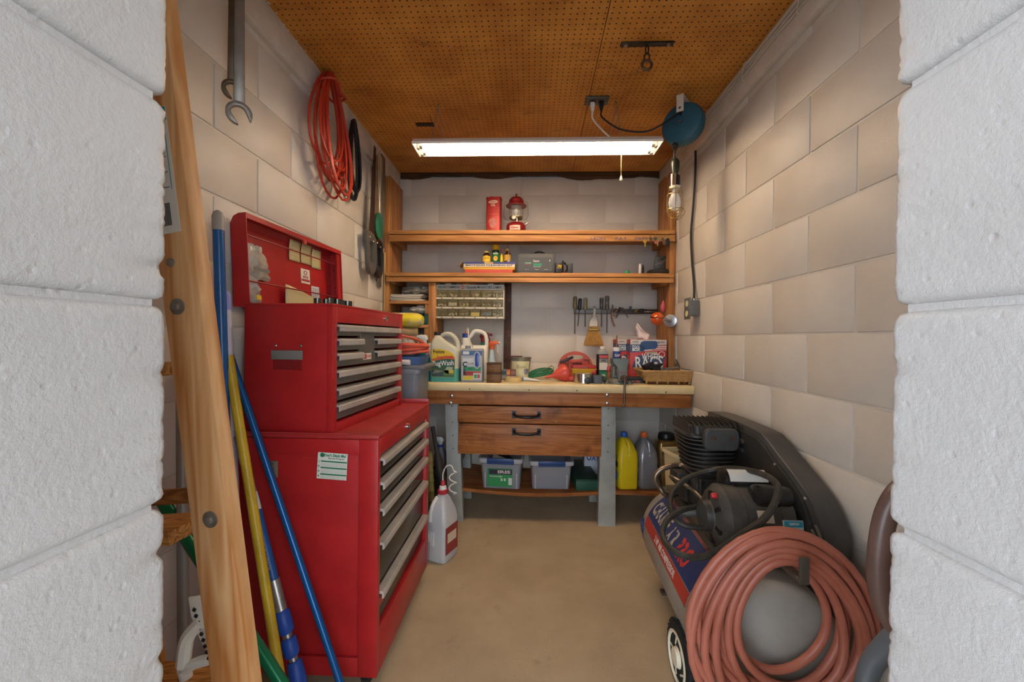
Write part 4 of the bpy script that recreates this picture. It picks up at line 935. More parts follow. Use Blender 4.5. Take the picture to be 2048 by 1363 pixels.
for s in (-.034, .036): P('filter_screw', w3(MB().lathe([(.008, 0), (.008, .004), (.005, .0045)], 14, (fc_.x+s, fc_.y-.016, fc_.z+.008), Euler((pi/2, 0, 0)))), M('#6b4c3c', .5, .6), flt)
P('intake_pipe', w3(MB().cyl((fc_.x, fc_.y+.02, fc_.z), (PX+.03, PY-.08, fc_.z), .02)), blk2, ac)
# belt guard against the wall: flat housing with rim
gx0, gx1 = .842, .918
gpts = [(1.93, .50), (1.95, .56), (1.95, .765), (1.90, .80), (1.56, .80), (1.48, .785), (1.41, .75), (1.31, .70), (1.235, .65), (1.192, .585), (1.185, .52), (1.205, .468), (1.26, .44), (1.34, .435), (1.6, .46)]
gpts = [(p.x, p.y) for p in spline([Vector((a, b, 0)) for a, b in gpts], 5, True)]
gdm = M('#3c3b3a', .42, c2='#4e4c49', vs=5, bump=.08, bs=120)
bgd = P('belt_guard', w3(MB().prism(gpts, gx0, gx1, 'x')), gdm, ac, .006, smooth=30)
inn = [(1.53+(y-1.53)*.88, .63+(z-.63)*.86) for y, z in gpts]
P('guard_face', w3(MB().prism(inn, gx0-.012, gx0, 'x')), M('#2b2b2a', .4, c2='#3b3936', vs=12), bgd, .004)
rim = [(1.53+(y-1.53)*.985, .63+(z-.63)*.98) for y, z in gpts]
P('guard_seam', w3(MB().tube([(gx0+.003, y, z) for y, z in rim], .0035, 6, close=True)), gdm, bgd)
for k in range(4): P('vent_slot', w3(MB().tube(spline([(gx0-.013, 1.205+.012*k, .60-.018*k), (gx0-.016, 1.175+.012*k, .575-.018*k), (gx0-.013, 1.16+.012*k, .54-.018*k)], 4), .004, 6)), M('#5a5852', .5), bgd)
for (y, z) in ((1.40, .715), (1.25, .66), (1.60, .56), (1.14, .53)): P('rivet', w3(MB().sph((gx0-.013, y, z), .005, 8, 5)), M('#9a958a', .4, .6), bgd)
for z in (.70, .735): P('clip', w3(MB().box(gx0-.02, 1.60, z, gx0-.012, 1.63, z+.012)), gdm, bgd)
# motor
MYc, MZ = 1.345, .562; mx0, mx1 = AY(1412, 1030, MYc).x, gx0-.014
mr = .100
mot = P('motor', w3(MB().lathe([(.02, 0), (.045, 0), (.05, .008), (.07, .012), (.085, .022), (mr, .04), (mr, .085), (mr-.003, .088), (mr-.003, mx1-mx0-.06), (mr, mx1-mx0-.058), (mr, mx1-mx0-.02), (.07, mx1-mx0-.004), (.03, mx1-mx0)], 40, (mx0, MYc, MZ), Euler((0, pi/2, 0)))), dust, ac, smooth=35)
P('end_bell_hub', w3(MB().lathe([(.05, .004), (.046, -.014), (.03, -.018), (.02, -.012), (.008, -.012)], 24, (mx0, MYc, MZ), Euler((0, pi/2, 0)))), blk2, mot)
P('motor_foot', w3(MB().box(mx0+.05, MYc-.085, ztp+.0, mx1-.05, MYc+.085, ztp+.008).prism([(MYc-.07, ztp+.007), (MYc+.07, ztp+.007), (MYc+.05, MZ-.07), (MYc-.05, MZ-.07)], mx0+.06, mx1-.06, 'x')), blk2, ac)
for k in range(5):
    a_ = -pi*.1+k*pi*.3; P('end_bell_slot', w3(MB().cb((mx0+.012, MYc+.066*cos(a_+pi*.6), MZ+.066*sin(a_+pi*.6)), (.008, .012, .028), Euler((a_+pi*.1, 0, 0)))), black, mot)
P('reset_button', w3(MB().lathe([(.009, 0), (.009, .012), (.006, .016)], 14, (mx0+.018, MYc-.03, MZ+.075), Euler((0, -pi/2, 0)))), M('#b3262a', .4), mot, label='red reset button')
gl_ = M('#1d1c1b', .22, c2='#2b2926', vs=10)
for (x0, x1, y, z, r) in ((.055, .21, .035, .105, .038), (.115, .235, -.045, .082, .036)):
    cap_ = P('capacitor_cover', w3(MB().lathe([(r*.55, 0), (r*.9, .008), (r, .02), (r, x1-x0-.02), (r*.9, x1-x0-.006), (r*.5, x1-x0)], 24, (mx0+x0, MYc+y, MZ+z), Euler((0, pi/2, 0)))), gl_, mot)
    if y > 0:
        wl_ = MB().prism([(MYc+y+(r+.0012)*cos(t), MZ+z+(r+.0012)*sin(t)) for t in [pi*.52+i*pi*.32/8 for i in range(9)]]+[(MYc+y+(r-.001)*cos(t), MZ+z+(r-.001)*sin(t)) for t in [pi*.84-i*pi*.32/8 for i in range(9)]], mx0+x0+.02, mx0+x1-.015, 'x')
        # paper label facing up and forward
        wl_ = MB().prism([(MYc+y+(r+.0012)*cos(t), MZ+z+(r+.0012)*sin(t)) for t in [pi*.58+i*pi*.36/8 for i in range(9)]]+[(MYc+y+(r-.001)*cos(t), MZ+z+(r-.001)*sin(t)) for t in [pi*.94-i*pi*.36/8 for i in range(9)]], mx0+x0+.02, mx0+x1-.015, 'x')
        P('white_label', w3(wl_), M('#c9c6be', .5), cap_, smooth=60)
def motor_label(x0, x1, t0, t1, m, name='label'):
    g = MB().prism([(MYc+(mr+.001)*cos(t), MZ+(mr+.001)*sin(t)) for t in [t0+(t1-t0)*i/8 for i in range(9)]]+[(MYc+(mr-.006)*cos(t), MZ+(mr-.006)*sin(t)) for t in [t1-(t1-t0)*i/8 for i in range(9)]], mx0+x0, mx0+x1, 'x')
    return P(name, w3(g), m, mot, smooth=60)
def mpt(x, t, r=mr+.0015): return Vector((mx0+x, MYc+r*cos(t), MZ+r*sin(t)))-o3
nl = motor_label(.185, .243, pi*.90, pi*1.12, M('#c8d2d0', .4), 'maker_label')
tq = M('#2f93a8', .4)
g = MB().prism([(MYc+(mr+.0015)*cos(t), MZ+(mr+.0015)*sin(t)) for t in [pi*(.905+.055*i/4) for i in range(5)]]+[(MYc+mr*cos(t), MZ+mr*sin(t)) for t in [pi*(.96-.055*i/4) for i in range(5)]], mx0+.187, mx0+.241, 'x')
P('label_band', w3(g), tq, nl, smooth=60)
g = MB()
for r_ in range(4):
    for c_i in range(6):
        if random.random() < .75:
            t0 = pi*(.995+.03*r_); g.prism([(MYc+(mr+.0014)*cos(t), MZ+(mr+.0014)*sin(t)) for t in (t0, t0+.03)]+[(MYc+mr*cos(t), MZ+mr*sin(t)) for t in (t0+.03, t0)], mx0+.189+c_i*.0087, mx0+.196+c_i*.0087, 'x')
P('label_print', w3(g), tq, nl)
text('CENTURY', .009, white, nl, mpt(.216, pi*.932, mr+.0018), (pi/2-.04-.2, 0, 0), width=.03, ext=.0003, bold=.02)
text('AC Motor', .005, M('#2b4a54', .5), nl, mpt(.207, pi*.975, mr+.0018), (pi/2-.1, 0, 0), width=.016, ext=.0003)
motor_label(.115, .16, pi*.82, pi*.93, M('#b8ae96', .6), 'paper_tag')
wn = motor_label(.112, .165, pi*1.0, pi*1.09, M('#8c3034', .5), 'warning_label')
text('WARNING', .008, white, wn, mpt(.14, pi*1.045, mr+.0018), (pi/2-.14, 0, 0), width=.042, ext=.0003, bold=.02)
# white and red shop sticker on the tank below the motor
q = AY(1443, 1098, 1.26)
stk = decal('shop_sticker', .58, .66, radians(8), radians(32), M('#c9c4ba', .5)); 
tank_text('AIR TOOL', .02, .62, radians(17), M('#a83230', .5), stk, width=.06, bold=.03); tank_text('SALES', .018, .62, radians(24), M('#a83230', .5), stk, width=.05, bold=.03)
# pressure switch, unloader tube and fittings beside the motor
brs = M('#8d8473', .4, .8, c2='#6f6656', vs=20)
v0 = AY(1415, 1025, 1.42)
P('manifold', w3(MB().cyl(v0+Vector((-.075, .0, .0)), v0+Vector((.02, 0, 0)), .014, n=12).cyl(v0+Vector((-.10, 0, 0)), v0+Vector((-.072, 0, 0)), .017, n=8)), M('#8a8a86', .4, .7), ac)
P('elbow_fitting', w3(MB().loft([rr(.03, .03, .006, v0.z-.02, v0.x, v0.y), rr(.03, .03, .006, v0.z+.02, v0.x, v0.y)])), brs, ac, .002)
P('drain_tube', w3(MB().tube(spline([v0+Vector((0, 0, .02)), v0+Vector((-.02, .06, .05)), v0+Vector((-.07, .16, .07)), Vector((PX-.11, PY-.02, ztp+.07))], 6), .007, 8)), brs, ac)
P('discharge_tube', w3(MB().tube(spline([AY(1385, 935, PY-.02)]+[AY(x, y, PY+.02) for x, y in ((1362, 930), (1340, 932), (1320, 940), (1310, 955), (1318, 972), (1335, 990))]+[F_+ad_*.06+Vector((-.02, 0, TR-.01))], 6), .011, 10)), M('#8f7c68', .35, .8, c2='#77675a', vs=10), ac)
P('air_intake_bracket', w3(MB().box(PX-.13, PY-.05, ztp+.09, PX-.085, PY+.04, ztp+.13)), blk2, ac, .004)
# black power cable looped over the tank
P('power_cable', w3(MB().tube(spline([AY(x, y, d_) for x, y, d_ in ((1392, 1013, 1.40), (1362, 1020, 1.36), (1334, 1040, 1.32), (1325, 1070, 1.28), (1345, 1100, 1.22), (1385, 1114, 1.18), (1430, 1104, 1.14), (1480, 1070, 1.12), (1530, 1035, 1.13), (1556, 985, 1.17), (1540, 955, 1.24), (1485, 938, 1.40), (1430, 938, 1.50), (1375, 955, 1.50), (1345, 985, 1.46), (1342, 1020, 1.40), (1365, 1048, 1.36), (1412, 1055, 1.35))], 6), .0095, 8)), M('#26241f', .5, c2='#393630', vs=30), ac, label='thick black power cable')
# wheels and axle
rub = M('#1a1a1a', .8, bump=.9, bs=60)
wl0 = Vector((.515, 1.335, .102))
for sx, x in ((-1, wl0.x), (1, .90)):
    wh = P('wheel', w3(MB().lathe([(.06, -.022), (.085, -.028), (.100, -.022), (.103, 0), (.100, .022), (.085, .028), (.06, .022)], 36, (x, wl0.y, wl0.z), Euler((0, pi/2, 0)))), rub, ac)
    P('wheel_rim', w3(MB().lathe([(.072, .02), (.076, -.02), (.077, -.029), (.07, -.030), (.066, -.022), (.034, -.016), (.026, -.034), (.004, -.035)], 30, (x, wl0.y, wl0.z), Euler((0, pi/2, 0)))), M('#ddd5bc', .5), wh, label='cream plastic wheel rim')
    for k in range(5):
        t = k*2*pi/5; P('spoke', w3(MB().cb((x-.021, wl0.y+.048*cos(t), wl0.z+.048*sin(t)), (.006, .006, .034), Euler((-t+pi/2, 0, 0)))), M('#ddd5bc', .5), wh)
    if sx < 0:
        tr = MB()
        for k in range(30):
            for s in (-1, 1):
                t = k*2*pi/30+.05*s; tr.cb((x+s*.011, wl0.y+.1035*cos(t), wl0.z+.1035*sin(t)), (.02, .006, .006), Euler((t, 0, 0)) .to_matrix() @ Euler((0, 0, s*.5)).to_matrix())
        P('tread', tr, rub, wh, kind='stuff').data.transform(Matrix.Translation(-o3))
    P('axle_nut', w3(MB().cyl((x-sx*0-.034, wl0.y, wl0.z), (x+.034, wl0.y, wl0.z), .007, n=8)), dsteel, wh)
P('axle', w3(MB().cyl((wl0.x, wl0.y, wl0.z), (.90, wl0.y, wl0.z), .008)), dsteel, ac)
P('wheel_bracket', w3(MB().box(.54, 1.315, .07, .545, 1.355, .14).box(.84, 1.315, .07, .845, 1.355, .14)), plm, ac)
P('front_foot', w3(MB().box(.60, 1.82, 0, .86, 1.85, .012).box(.66, 1.825, .012, .80, 1.845, .07)), plm, ac)
# ------------------------------------------------------------------ red air hose hung on the compressor
hx, hy_, hz_ = AY(1562, 1118, 1.06)
ah = T('air_hose', 'coil of thick red rubber air hose draped over the front of compressor', 'hose', (hx, 1.06, hz_))
hm = M('#aa6552', .45, c2='#985440', vs=5, bump=.1, bs=90)
random.seed(11)
path = []
L_ = [(.115, .275, -.01, 0), (.139, .300, .012, .2), (.127, .33, .03, 2.2), (.163, .335, -.012, 0), (.187, .36, .01, .3), (.151, .375, .045, 2.0), (.211, .38, -.008, 0), (.175, .42, .02, 2.3), (.235, .40, .0, .5), (.199, .445, .03, 2.0), (.222, .43, -.015, 1.2)]
kk = 36
for i, (a_, h_, sk, ly) in enumerate(L_):
    nxt = L_[(i+1) % len(L_)]; ph_ = random.uniform(0, 6.3)
    for j in range(kk):
        f = j/kk; e = f*f*(3-2*f); t = 2*pi*f; a = a_+(nxt[0]-a_)*e; h = h_+(nxt[1]-h_)*e; sks = sk+(nxt[2]-sk)*e; lyr = ly+(nxt[3]-ly)*e
        top_ = .075*(a-.115)/.12; v = (1-cos(t))/2
        w_ = a*sin(t)*(1.0-.12*cos(t))+.004*sin(3*t+ph_)
        path.append((w_+sks*v*1.2, -.0125*lyr+.006+.004*sin(2*t+ph_), top_-(h+top_)*v))
P('hose', MB().tube(path, .0108, 10), hm, ah, smooth=60)
P('hook', MB().box(-.012, -.085, -.012, .012, .018, .0).box(-.012, -.09, -.012, .012, -.083, .052).box(-.012, .012, -.012, .012, .10, -.004), M('#5d554b', .45, .6), ah, .003, label='flat steel hook')
# ------------------------------------------------------------------ hoses hanging behind the right jamb
ch = AY(1790, 1100, .60)
brn = T('brown_hose', 'brown hose loop hanging behind the right door jamb', 'hose', ch)
P('hose', MB().tube(spline([AY(x, y, .60)-ch for x, y in ((1830, 960), (1796, 985), (1772, 1030), (1760, 1090), (1757, 1150), (1766, 1210), (1790, 1250), (1830, 1262), (1870, 1240), (1895, 1150), (1890, 1040), (1860, 970))], 6, True), .0135, 10, close=True), M('#6b5148', .35, c2='#5a443c', vs=8), brn)
cq = AY(1790, 1300, .80); cor = T('corrugated_hose', 'grey corrugated plastic hose curving up at the right door jamb', 'hose', cq)
pth = spline([AY(x, y, d_)-cq for x, y, d_ in ((1860, 1215, .62), (1815, 1255, .70), (1775, 1290, .78), (1745, 1325, .84), (1730, 1370, .88), (1722, 1440, .9))], 36)
P('hose', MB().tube(pth, [.0165+.0022*sin(i*2*pi/4) for i in range(len(pth))], 18), M('#5c5f62', .45), cor, smooth=50)
# ------------------------------------------------------------------ things on the two long shelves
def K(px, d=2.72): return px*d/815.2                     # pixels to metres at depth d
def on(x, y, d, z): p = AY(x, y, d); return Vector((p.x, d, z))
# red fuel can
fc = T('fuel_can', 'tall rectangular red fuel can on the top shelf beside the lantern', 'can', on(988, 465, 2.75, z1), (0, 0, radians(-9)))
cr = M('#b0302a', .35, .2, c2='#98241f', vs=9)
bd_ = P('body', MB().loft([rr(.097, .066, .01, z, n=3) for z in (0, .003, .232, .236)]), cr, fc, .0015)
P('seam', MB().loft([rr(.100, .069, .01, z, n=3) for z in (.228, .236, .238)]), cr, fc)
P('screw_cap', MB().lathe([(.014, .236), (.014, .252), (.012, .254)], 16, (-.02, .012, 0)), cr, fc)
cream = M('#d9b8a4', .5)
lp1 = P('oval_logo', MB().loft([[Vector((.033*cos(t), y, .205+.011*sin(t))) for t in [i*pi/10 for i in range(20)]] for y in (-.0338, -.0328)]), cream, fc)
text('Coleman', .014, M('#a03028', .5), lp1, (0, -.0342, .205), width=.052, ext=.0003, bold=.02)
text('FUEL', .016, cream, fc, (0, -.0336, .182), width=.03, ext=.0003, bold=.04)
for k in range(3): P('print_line', MB().box(-.034, -.0336, .155-k*.022, .034, -.0328, .1565-k*.022), M('#7c201c', .5), fc)
P('worn_patch', MB().loft([[Vector((.028*cos(t)*(1+.15*sin(3*t)), y, .065+.034*sin(t)*(1+.1*cos(5*t)))) for t in [i*pi/10 for i in range(20)]] for y in (-.0336, -.0329)]), M('#c98a7c', .5, c2='#a8483e', vs=30), fc)
# red lantern
ln = T('camping_lantern', 'red camping lantern with glass globe and wire bail on top shelf', 'lantern', on(1032, 465, 2.76, z1))
lr = M('#8e1f22', .28, c2='#7b191c', vs=12)
P('fount', MB().lathe([(.062, 0), (.066, .004), (.066, .05), (.062, .062), (.045, .074), (.022, .08), (.018, .098)], 30), lr, ln, smooth=50)
P('label_plate', MB().prism([(.0667*sin(t), -.0667*cos(t)) for t in [radians(-38+8*i) for i in range(9)]]+[(.065*sin(t), -.065*cos(t)) for t in [radians(26-8*i) for i in range(9)]], .014, .045, 'z'), M('#d8b9a6', .5), ln)
text('Coleman', .017, M('#a03028', .5), ln, (-.006, -.0672, .029), width=.046, ext=.0003, bold=.03)
P('collar', MB().lathe([(.018, .098), (.042, .1), (.046, .106), (.046, .114), (.036, .116)], 26), M('#8a7c5c', .3, .9), ln)
kb = P('valve_wheel', MB().lathe([(.014, 0), (.014, .006), (.008, .009)], 18, (-.014, -.05, .099), Euler((pi/2, 0, 0))), M('#d6ceba', .3, .3), ln)
P('valve_stem', MB().cyl((-.014, -.05, .099), (-.004, 0, .095), .004).cyl((.006, -.03, .075), (.006, -.03, .1), .007), chrome, ln)
P('pump', MB().cyl((.05, -.012, .055), (.078, -.02, .07), .006).cyl((.078, -.02, .07), (.082, -.021, .072), .009), chrome, ln)
P('fuel_cap', MB().cyl((-.045, .03, .06), (-.052, .034, .078), .012), chrome, ln)
P('globe', MB().lathe([(.034, .116), (.04, .13), (.041, .165), (.037, .19)], 26, cap=False), GLASS('#dfe4e2', .22, .04), ln)
P('burner', MB().cyl((0, 0, .115), (0, 0, .15), .006).sph((0, 0, .155), (.012, .012, .018)), M('#d8d4cc', .6), ln)
P('ventilator', MB().lathe([(.037, .19), (.07, .186), (.072, .191), (.055, .202), (.05, .214), (.052, .218), (.046, .232), (.034, .244), (.012, .25), (.006, .258), (.005, .264)], 30), lr, ln, smooth=50)
P('top_nut', MB().sph((0, 0, .268), .006, 10, 6), M('#2a1a18', .4), ln)
bw = M('#9a8a70', .3, .9)
for s in (-1, 1): P('cage_wire', MB().tube([(s*.044, -.012, .112), (s*.046, -.012, .15), (s*.05, -.012, .19)], .0016, 5).tube([(s*.03, -.034, .112), (s*.032, -.034, .15), (s*.033, -.036, .19)], .0016, 5), bw, ln)
P('bail', MB().tube(spline([(-.062, 0, .215), (-.076, 0, .212), (-.078, -.02, .18), (-.08, -.05, .11), (-.06, -.07, .075), (0, -.08, .066), (.06, -.07, .075), (.08, -.05, .11), (.078, -.02, .18), (.076, 0, .212), (.062, 0, .215)], 5), .0017, 6), bw, ln)
# cleaning kit box on a red box
rbx = S('red_box', MB().loft([rr(.318, .19, .004, z, n=2) for z in (0, .026)]), M('#bf4a3c', .5), 'flat red box lying beneath the cleaning kit on lower shelf', 'box', on(980, 547, 2.785, z2), bev=.002)
zk = z2+.0265
kt = T('cleaning_kit_box', 'flat yellow, white and blue shotgun cleaning kit carton on lower shelf', 'box', on(981, 540, 2.79, zk))
P('tray', MB().box(-.168, -.1, 0, .168, .1, .012), M('#d9a83a', .5), kt, .0015)
lidb = P('lid', MB().box(-.170, -.102, .0125, .170, .102, .050), M('#dcd2c0', .5), kt, .0015)
P('blue_band', MB().box(-.171, -.1032, .036, .171, -.1015, .0505), M('#3a3f78', .5), lidb)
P('yellow_band', MB().box(-.171, -.1032, .0125, .171, -.1015, .0175), M('#dfae38', .5), lidb)
text('SHOTGUN CLEANING KIT', .016, M('#2c2d5a', .5), lidb, (0, -.1034, .0265), width=.315, ext=.0003, bold=.02)
P('maker_tab', MB().box(-.03, -.1038, .038, .026, -.103, .048), M('#c9a860', .5), lidb)
o = P('torn_flap', MB().sheet(lambda u, v: (-.172-.03*v+.004*sin(u*9), -.095+.12*u, .052-.03*v*v+.006*u), 6, 4), M('#c59a62', .7), kt); o.modifiers.new('thick', 'SOLIDIFY').thickness = .001
zt_ = zk+.0505
def bottle(name, label, cat, x, base, d, z, prof, m, parts, n=20, rot=0):
    t = T(name, label, cat, on(x, base, d, z), (0, 0, rot)); P('body', MB().lathe(prof, n), m, t, smooth=45)
    for nm, pr, mm in parts: P(nm, MB().lathe(pr, n), mm, t, smooth=45)
    return t
brn_ = M('#3a1d10', .2); ylw = M('#d9b52a', .5); 
b = bottle('solvent_bottle', 'squat dark bottle with yellow label and cream cap on the cleaning kit', 'bottle', 973, 525, 2.76, zt_, [(.024, 0), (.027, .004), (.027, .052), (.022, .064), (.014, .068), (.014, .074)], brn_,
   [('label', [(.0276, .006), (.0276, .05)], ylw), ('cap', [(.017, .074), (.0175, .083), (.014, .086)], M('#d8ca74', .5))])
text('No.9', .018, M('#8a5a1c', .5), b, (0, -.0282, .034), width=.03, ext=.0003)
b = bottle('aerosol_can', 'green aerosol can with tall yellow cap on the cleaning kit', 'can', 991.5, 525, 2.77, zt_, [(.023, 0), (.0248, .003), (.0248, .088), (.022, .094)], M('#1d6b3a', .3),
   [('cap', [(.0245, .094), (.0245, .125), (.022, .128)], M('#d8a422', .4)), ('dark_band', [(.0252, .074), (.0252, .088)], M('#1c3a34', .4))])
P('emblem', MB().loft([[Vector((.015*cos(t), y, .034+.016*sin(t))) for t in [i*pi/8 for i in range(16)]] for y in (-.0268, -.024)]), M('#d8b43a', .5), b)
text('Rem Oil', .012, M('#e6e0d0', .5), b, (0, -.0256, .066), width=.032, ext=.0003, bold=.03); text('OIL', .011, M('#b03a20', .5), b, (0, -.0272, .036), width=.018, ext=.0003, bold=.04)
bottle('oil_tube', 'slim yellow plastic oil bottle between green can and brown bottle', 'bottle', 1003, 525, 2.77, zt_, [(.0085, 0), (.010, .003), (.010, .054), (.006, .062), (.005, .07)], M('#e0c420', .4),
   [('nozzle', [(.004, .07), (.0035, .085)], M('#c25a50', .4)), ('cap', [(.005, .085), (.007, .088), (.007, .1), (.004, .104)], M('#b0505a', .4))])
b = bottle('oil_bottle', 'amber bottle with yellow label and dropper beside the battery charger', 'bottle', 1015, 525, 2.785, zt_, [(.02, 0), (.0235, .004), (.0235, .062), (.019, .076), (.013, .082), (.013, .09)], M('#5a2a0c', .2),
   [('label', [(.0241, .022), (.0241, .064)], M('#c99a34', .5)), ('cap', [(.015, .09), (.015, .104), (.011, .106)], M('#c9a23a', .4))])
S('dropper', MB().cyl((0, 0, 0), (.001, .004, .128), .0022, n=8).lathe([(.008, 0), (.012, .004), (.011, .026), (.004, .032)], 12), M('#a9a49a', .25, alpha=.85), 'clear plastic dropper standing in front of the amber bottle', 'dropper', on(1017, 525, 2.745, zt_))
# battery charger
bcg = T('battery_charger', 'grey battery charger with black handle on the lower shelf', 'charger', on(1071.5, 546, 2.77, z2))
cgm = M('#55575a', .5, c2='#4b4d50', vs=12)
w_, h_ = K(75), .138
P('case', MB().loft([[Vector((p.x, y, p.y+h_/2+.003)) for p in rr(w_*k, h_*k, .022, 0, n=4)] for y, k in ((-.052, .94), (-.046, 1), (.07, 1), (.076, .95))]), cgm, bcg, smooth=40)
fp = P('face_panel', MB().loft([[Vector((p.x, y, p.y+.066)) for p in rr(w_*.86, h_*.68, .008, 0)] for y in (-.054, -.051)]), M('#47494b', .45), bcg)
P('foot', MB().box(-.1, -.04, 0, -.06, .06, .004).box(.06, -.04, 0, .1, .06, .004), black, bcg)
P('handle', MB().tube(spline([(-.02, 0, .138), (.0, 0, .156), (.03, 0, .158), (.052, 0, .152), (.062, 0, .138)], 5), .006, 8), black, bcg)
gg = M('#2f8a6c', .5)
P('green_panel', MB().box(-.018, -.0555, .055, .038, -.0538, .073), gg, fp); P('green_logo', MB().box(-.078, -.0555, .070, -.03, -.0538, .079), gg, fp)
text('Dayton', .016, white, fp, (.002, -.0556, .088), width=.04, bold=.03, ext=.0003); text('CHARGER', .008, white, fp, (-.052, -.0557, .0745), width=.04, ext=.0003)
P('red_line', MB().box(-.078, -.0555, .064, -.03, -.0538, .0665), M('#a04a40', .5), fp)
P('white_line', MB().box(-.018, -.0555, .048, .032, -.0538, .05), white, fp)
for x, s in ((-.056, 2), (.008, 4), (.068, 4)):
    P('switch', MB().box(x-.003, -.059, .036, x+.003, -.0538, .042), black, fp)
    for j in range(s): P('tick', MB().box(x-.012+j*.024/(s), -.0555, .031, x-.009+j*.024/s, -.0538, .035), white, fp)
P('badge', MB().box(.088, -.0555, .086, .095, -.0538, .095), white, fp)
# small black trickle charger with coiled leads
tcg = T('trickle_charger', 'small black charger with yellow lettering and wrapped leads on lower shelf', 'charger', on(1122, 546, 2.74, z2), (0, 0, radians(14)))
P('body', MB().box(-.042, -.02, .012, -.002, .03, .078), M('#3a3b3e', .5), tcg, .006)
text('75', .03, M('#d8b822', .5), tcg, (-.02, -.0206, .05), (pi/2, 0, 0), width=.034, bold=.03, ext=.0003, shear=.3)
P('leads', MB().tube([((.018+.022*cos(t)*(1+.1*sin(t*.37))), .004*sin(t*.9), .048+.034*sin(t)+.004*sin(t*.6)) for t in [i*pi/7 for i in range(70)]], .0036, 6), black, tcg)
P('tie', MB().box(.008, -.012, .02, .016, .012, .095), black, tcg, .003)
P('red_clip', MB().box(-.002, -.03, .001, .03, -.018, .012), M('#b0322e', .5), tcg, .003); P('clip_tip', MB().box(.03, -.028, .001, .045, -.02, .008), M('#c9b48a', .4, .6), tcg, .002)
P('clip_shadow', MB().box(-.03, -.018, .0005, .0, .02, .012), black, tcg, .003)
S('power_adapter', MB().loft([[Vector((p.x, y, p.y+.041)) for p in rr(.034, .08, .008, 0)] for y in (-.018, .018)]), M('#2b2c30', .4), 'small dark plug-in power adapter beside the wrapped black leads', 'adapter', on(1140, 546, 2.76, z2), bev=.002)
# green cap, marker, black dish, dark device
gc = T('green_stopper', 'small bright green plastic stopper on the lower shelf near the keys', 'stopper', on(1254, 546, 2.72, z2))
P('shell', MB().lathe([(.015, 0), (.0165, .003), (.0165, .02), (.014, .025), (.004, .0255)], 16), M('#1c9a5c', .4), gc); P('tether', MB().tube(spline([(-.014, 0, .012), (-.022, -.004, .008), (-.03, -.006, .002)], 4), .002, 5), M('#157a4a', .4), gc)
mk_ = T('marker', 'white and black marker standing upright on the lower shelf', 'marker', on(1281, 546, 2.72, z2))
P('barrel', MB().lathe([(.008, 0), (.0085, .002), (.0085, .062), (.006, .07), (.003, .073)], 14, (-.004, 0, 0)), M('#d8d4cc', .4), mk_)
S('black_marker', MB().lathe([(.0065, 0), (.0075, .002), (.0075, .05), (.005, .055), (.005, .068)], 14), black, 'black marker standing behind the white marker on the lower shelf', 'marker', on(1286, 546, 2.74, z2))
S('black_dish', MB().lathe([(.055, 0), (.075, .004), (.08, .018), (.074, .031), (.06, .037), (.03, .0365), (.02, .034)], 32), M('#2a2926', .4), 'round black rubber dish on the lower shelf by the right post', 'dish', on(1317.5, 546, 2.755, z2))
dv = T('dark_box', 'dark printed carton tilted on top of the round black dish', 'box', on(1319, 537, 2.77, z2+.0385), (0, radians(3), radians(-12)))
P('carton', MB().box(-.034, -.014, 0, .034, .014, .096), M('#23221f', .45, c2='#2e2b27', vs=10), dv, .001)
P('stripe', MB().add([(-.034, -.0145, .03), (.034, -.0145, .065), (.034, -.0145, .0675), (-.034, -.0145, .0325)], [(0, 1, 2, 3)]), M('#8a8378', .5), dv)
P('stripe', MB().add([(-.02, -.0145, .075), (.02, -.0145, .093), (.02, -.0145, .0945), (-.02, -.0145, .0765)], [(0, 1, 2, 3)]), M('#8a8378', .5), dv)
text('RED', .012, M('#a03040', .5), dv, (.01, -.0147, .042), (pi/2, -.4, 0), width=.022, ext=.0003)
# keys on the rail hooks
ks = M('#b9a878', .3, .9); kst = M('#7d7468', .3, .9); kbr = M('#c9a850', .3, .9)
def key(x, y, label, m, tagm=None, s=1.0):
    q = AY(x, y, YS-.034); t = T('key', label, 'key', q, (0, random.uniform(-.15, .15), 0), 'keys on the shelf rail hooks')
    P('hook', MB().tube(spline([(0, .008, .004), (0, -.004, .004), (0, -.008, -.002), (0, -.004, -.006)], 4), .0013, 5), kbr, t)
    P('ring', MB().tube([(.007*cos(a), -.005, -.010+.007*sin(a)) for a in [i*pi/7 for i in range(14)]], .0009, 5, close=True), steel, t)
    bow = arc(0, -.026*s, .011*s, -pi*.38, pi*1.38, 14); P('blade', MB().prism(bow+[(-.0035*s, -.045*s), (-.0035*s, -.058*s), (0, -.062*s), (.0035*s, -.058*s), (.0028*s, -.05*s), (.004*s, -.044*s)], -.006, -.0042), m, t)
    if tagm: P('key_tag', MB().lathe([(.012, 0), (.013, .002), (.012, .004)], 14, (.006, -.009, -.05), Euler((pi/2, 0, 0))), tagm, t)
key(1289, 474, 'brass key hanging alone leftmost on the rail hooks', M('#d0b052', .3, .8), s=1.05)
key(1300, 470, 'thin dark key second from the left on the rail hooks', kst, s=.9)
key(1311, 469, 'key with reddish fob third from the left on the rail hooks', kst, M('#9a5a48', .5))
key(1316, 471, 'brass key behind the reddish fob on the rail hooks', ks, s=1.1)
key(1324, 471, 'steel key with brown tag second from right on the rail hooks', kst, M('#6d4a38', .5))
key(1333, 470, 'rightmost key on the rail hooks with a black remote fob', ks)
q = AY(1335, 484, YS-.046); S('remote_fob', MB().loft([[Vector((p.x, y, p.y)) for p in rr(.026, .05, .012, 0)] for y in (-.005, .005)]), M('#22211f', .4), 'black plastic remote fob hanging with the rightmost key', 'key fob', q, bev=.002)
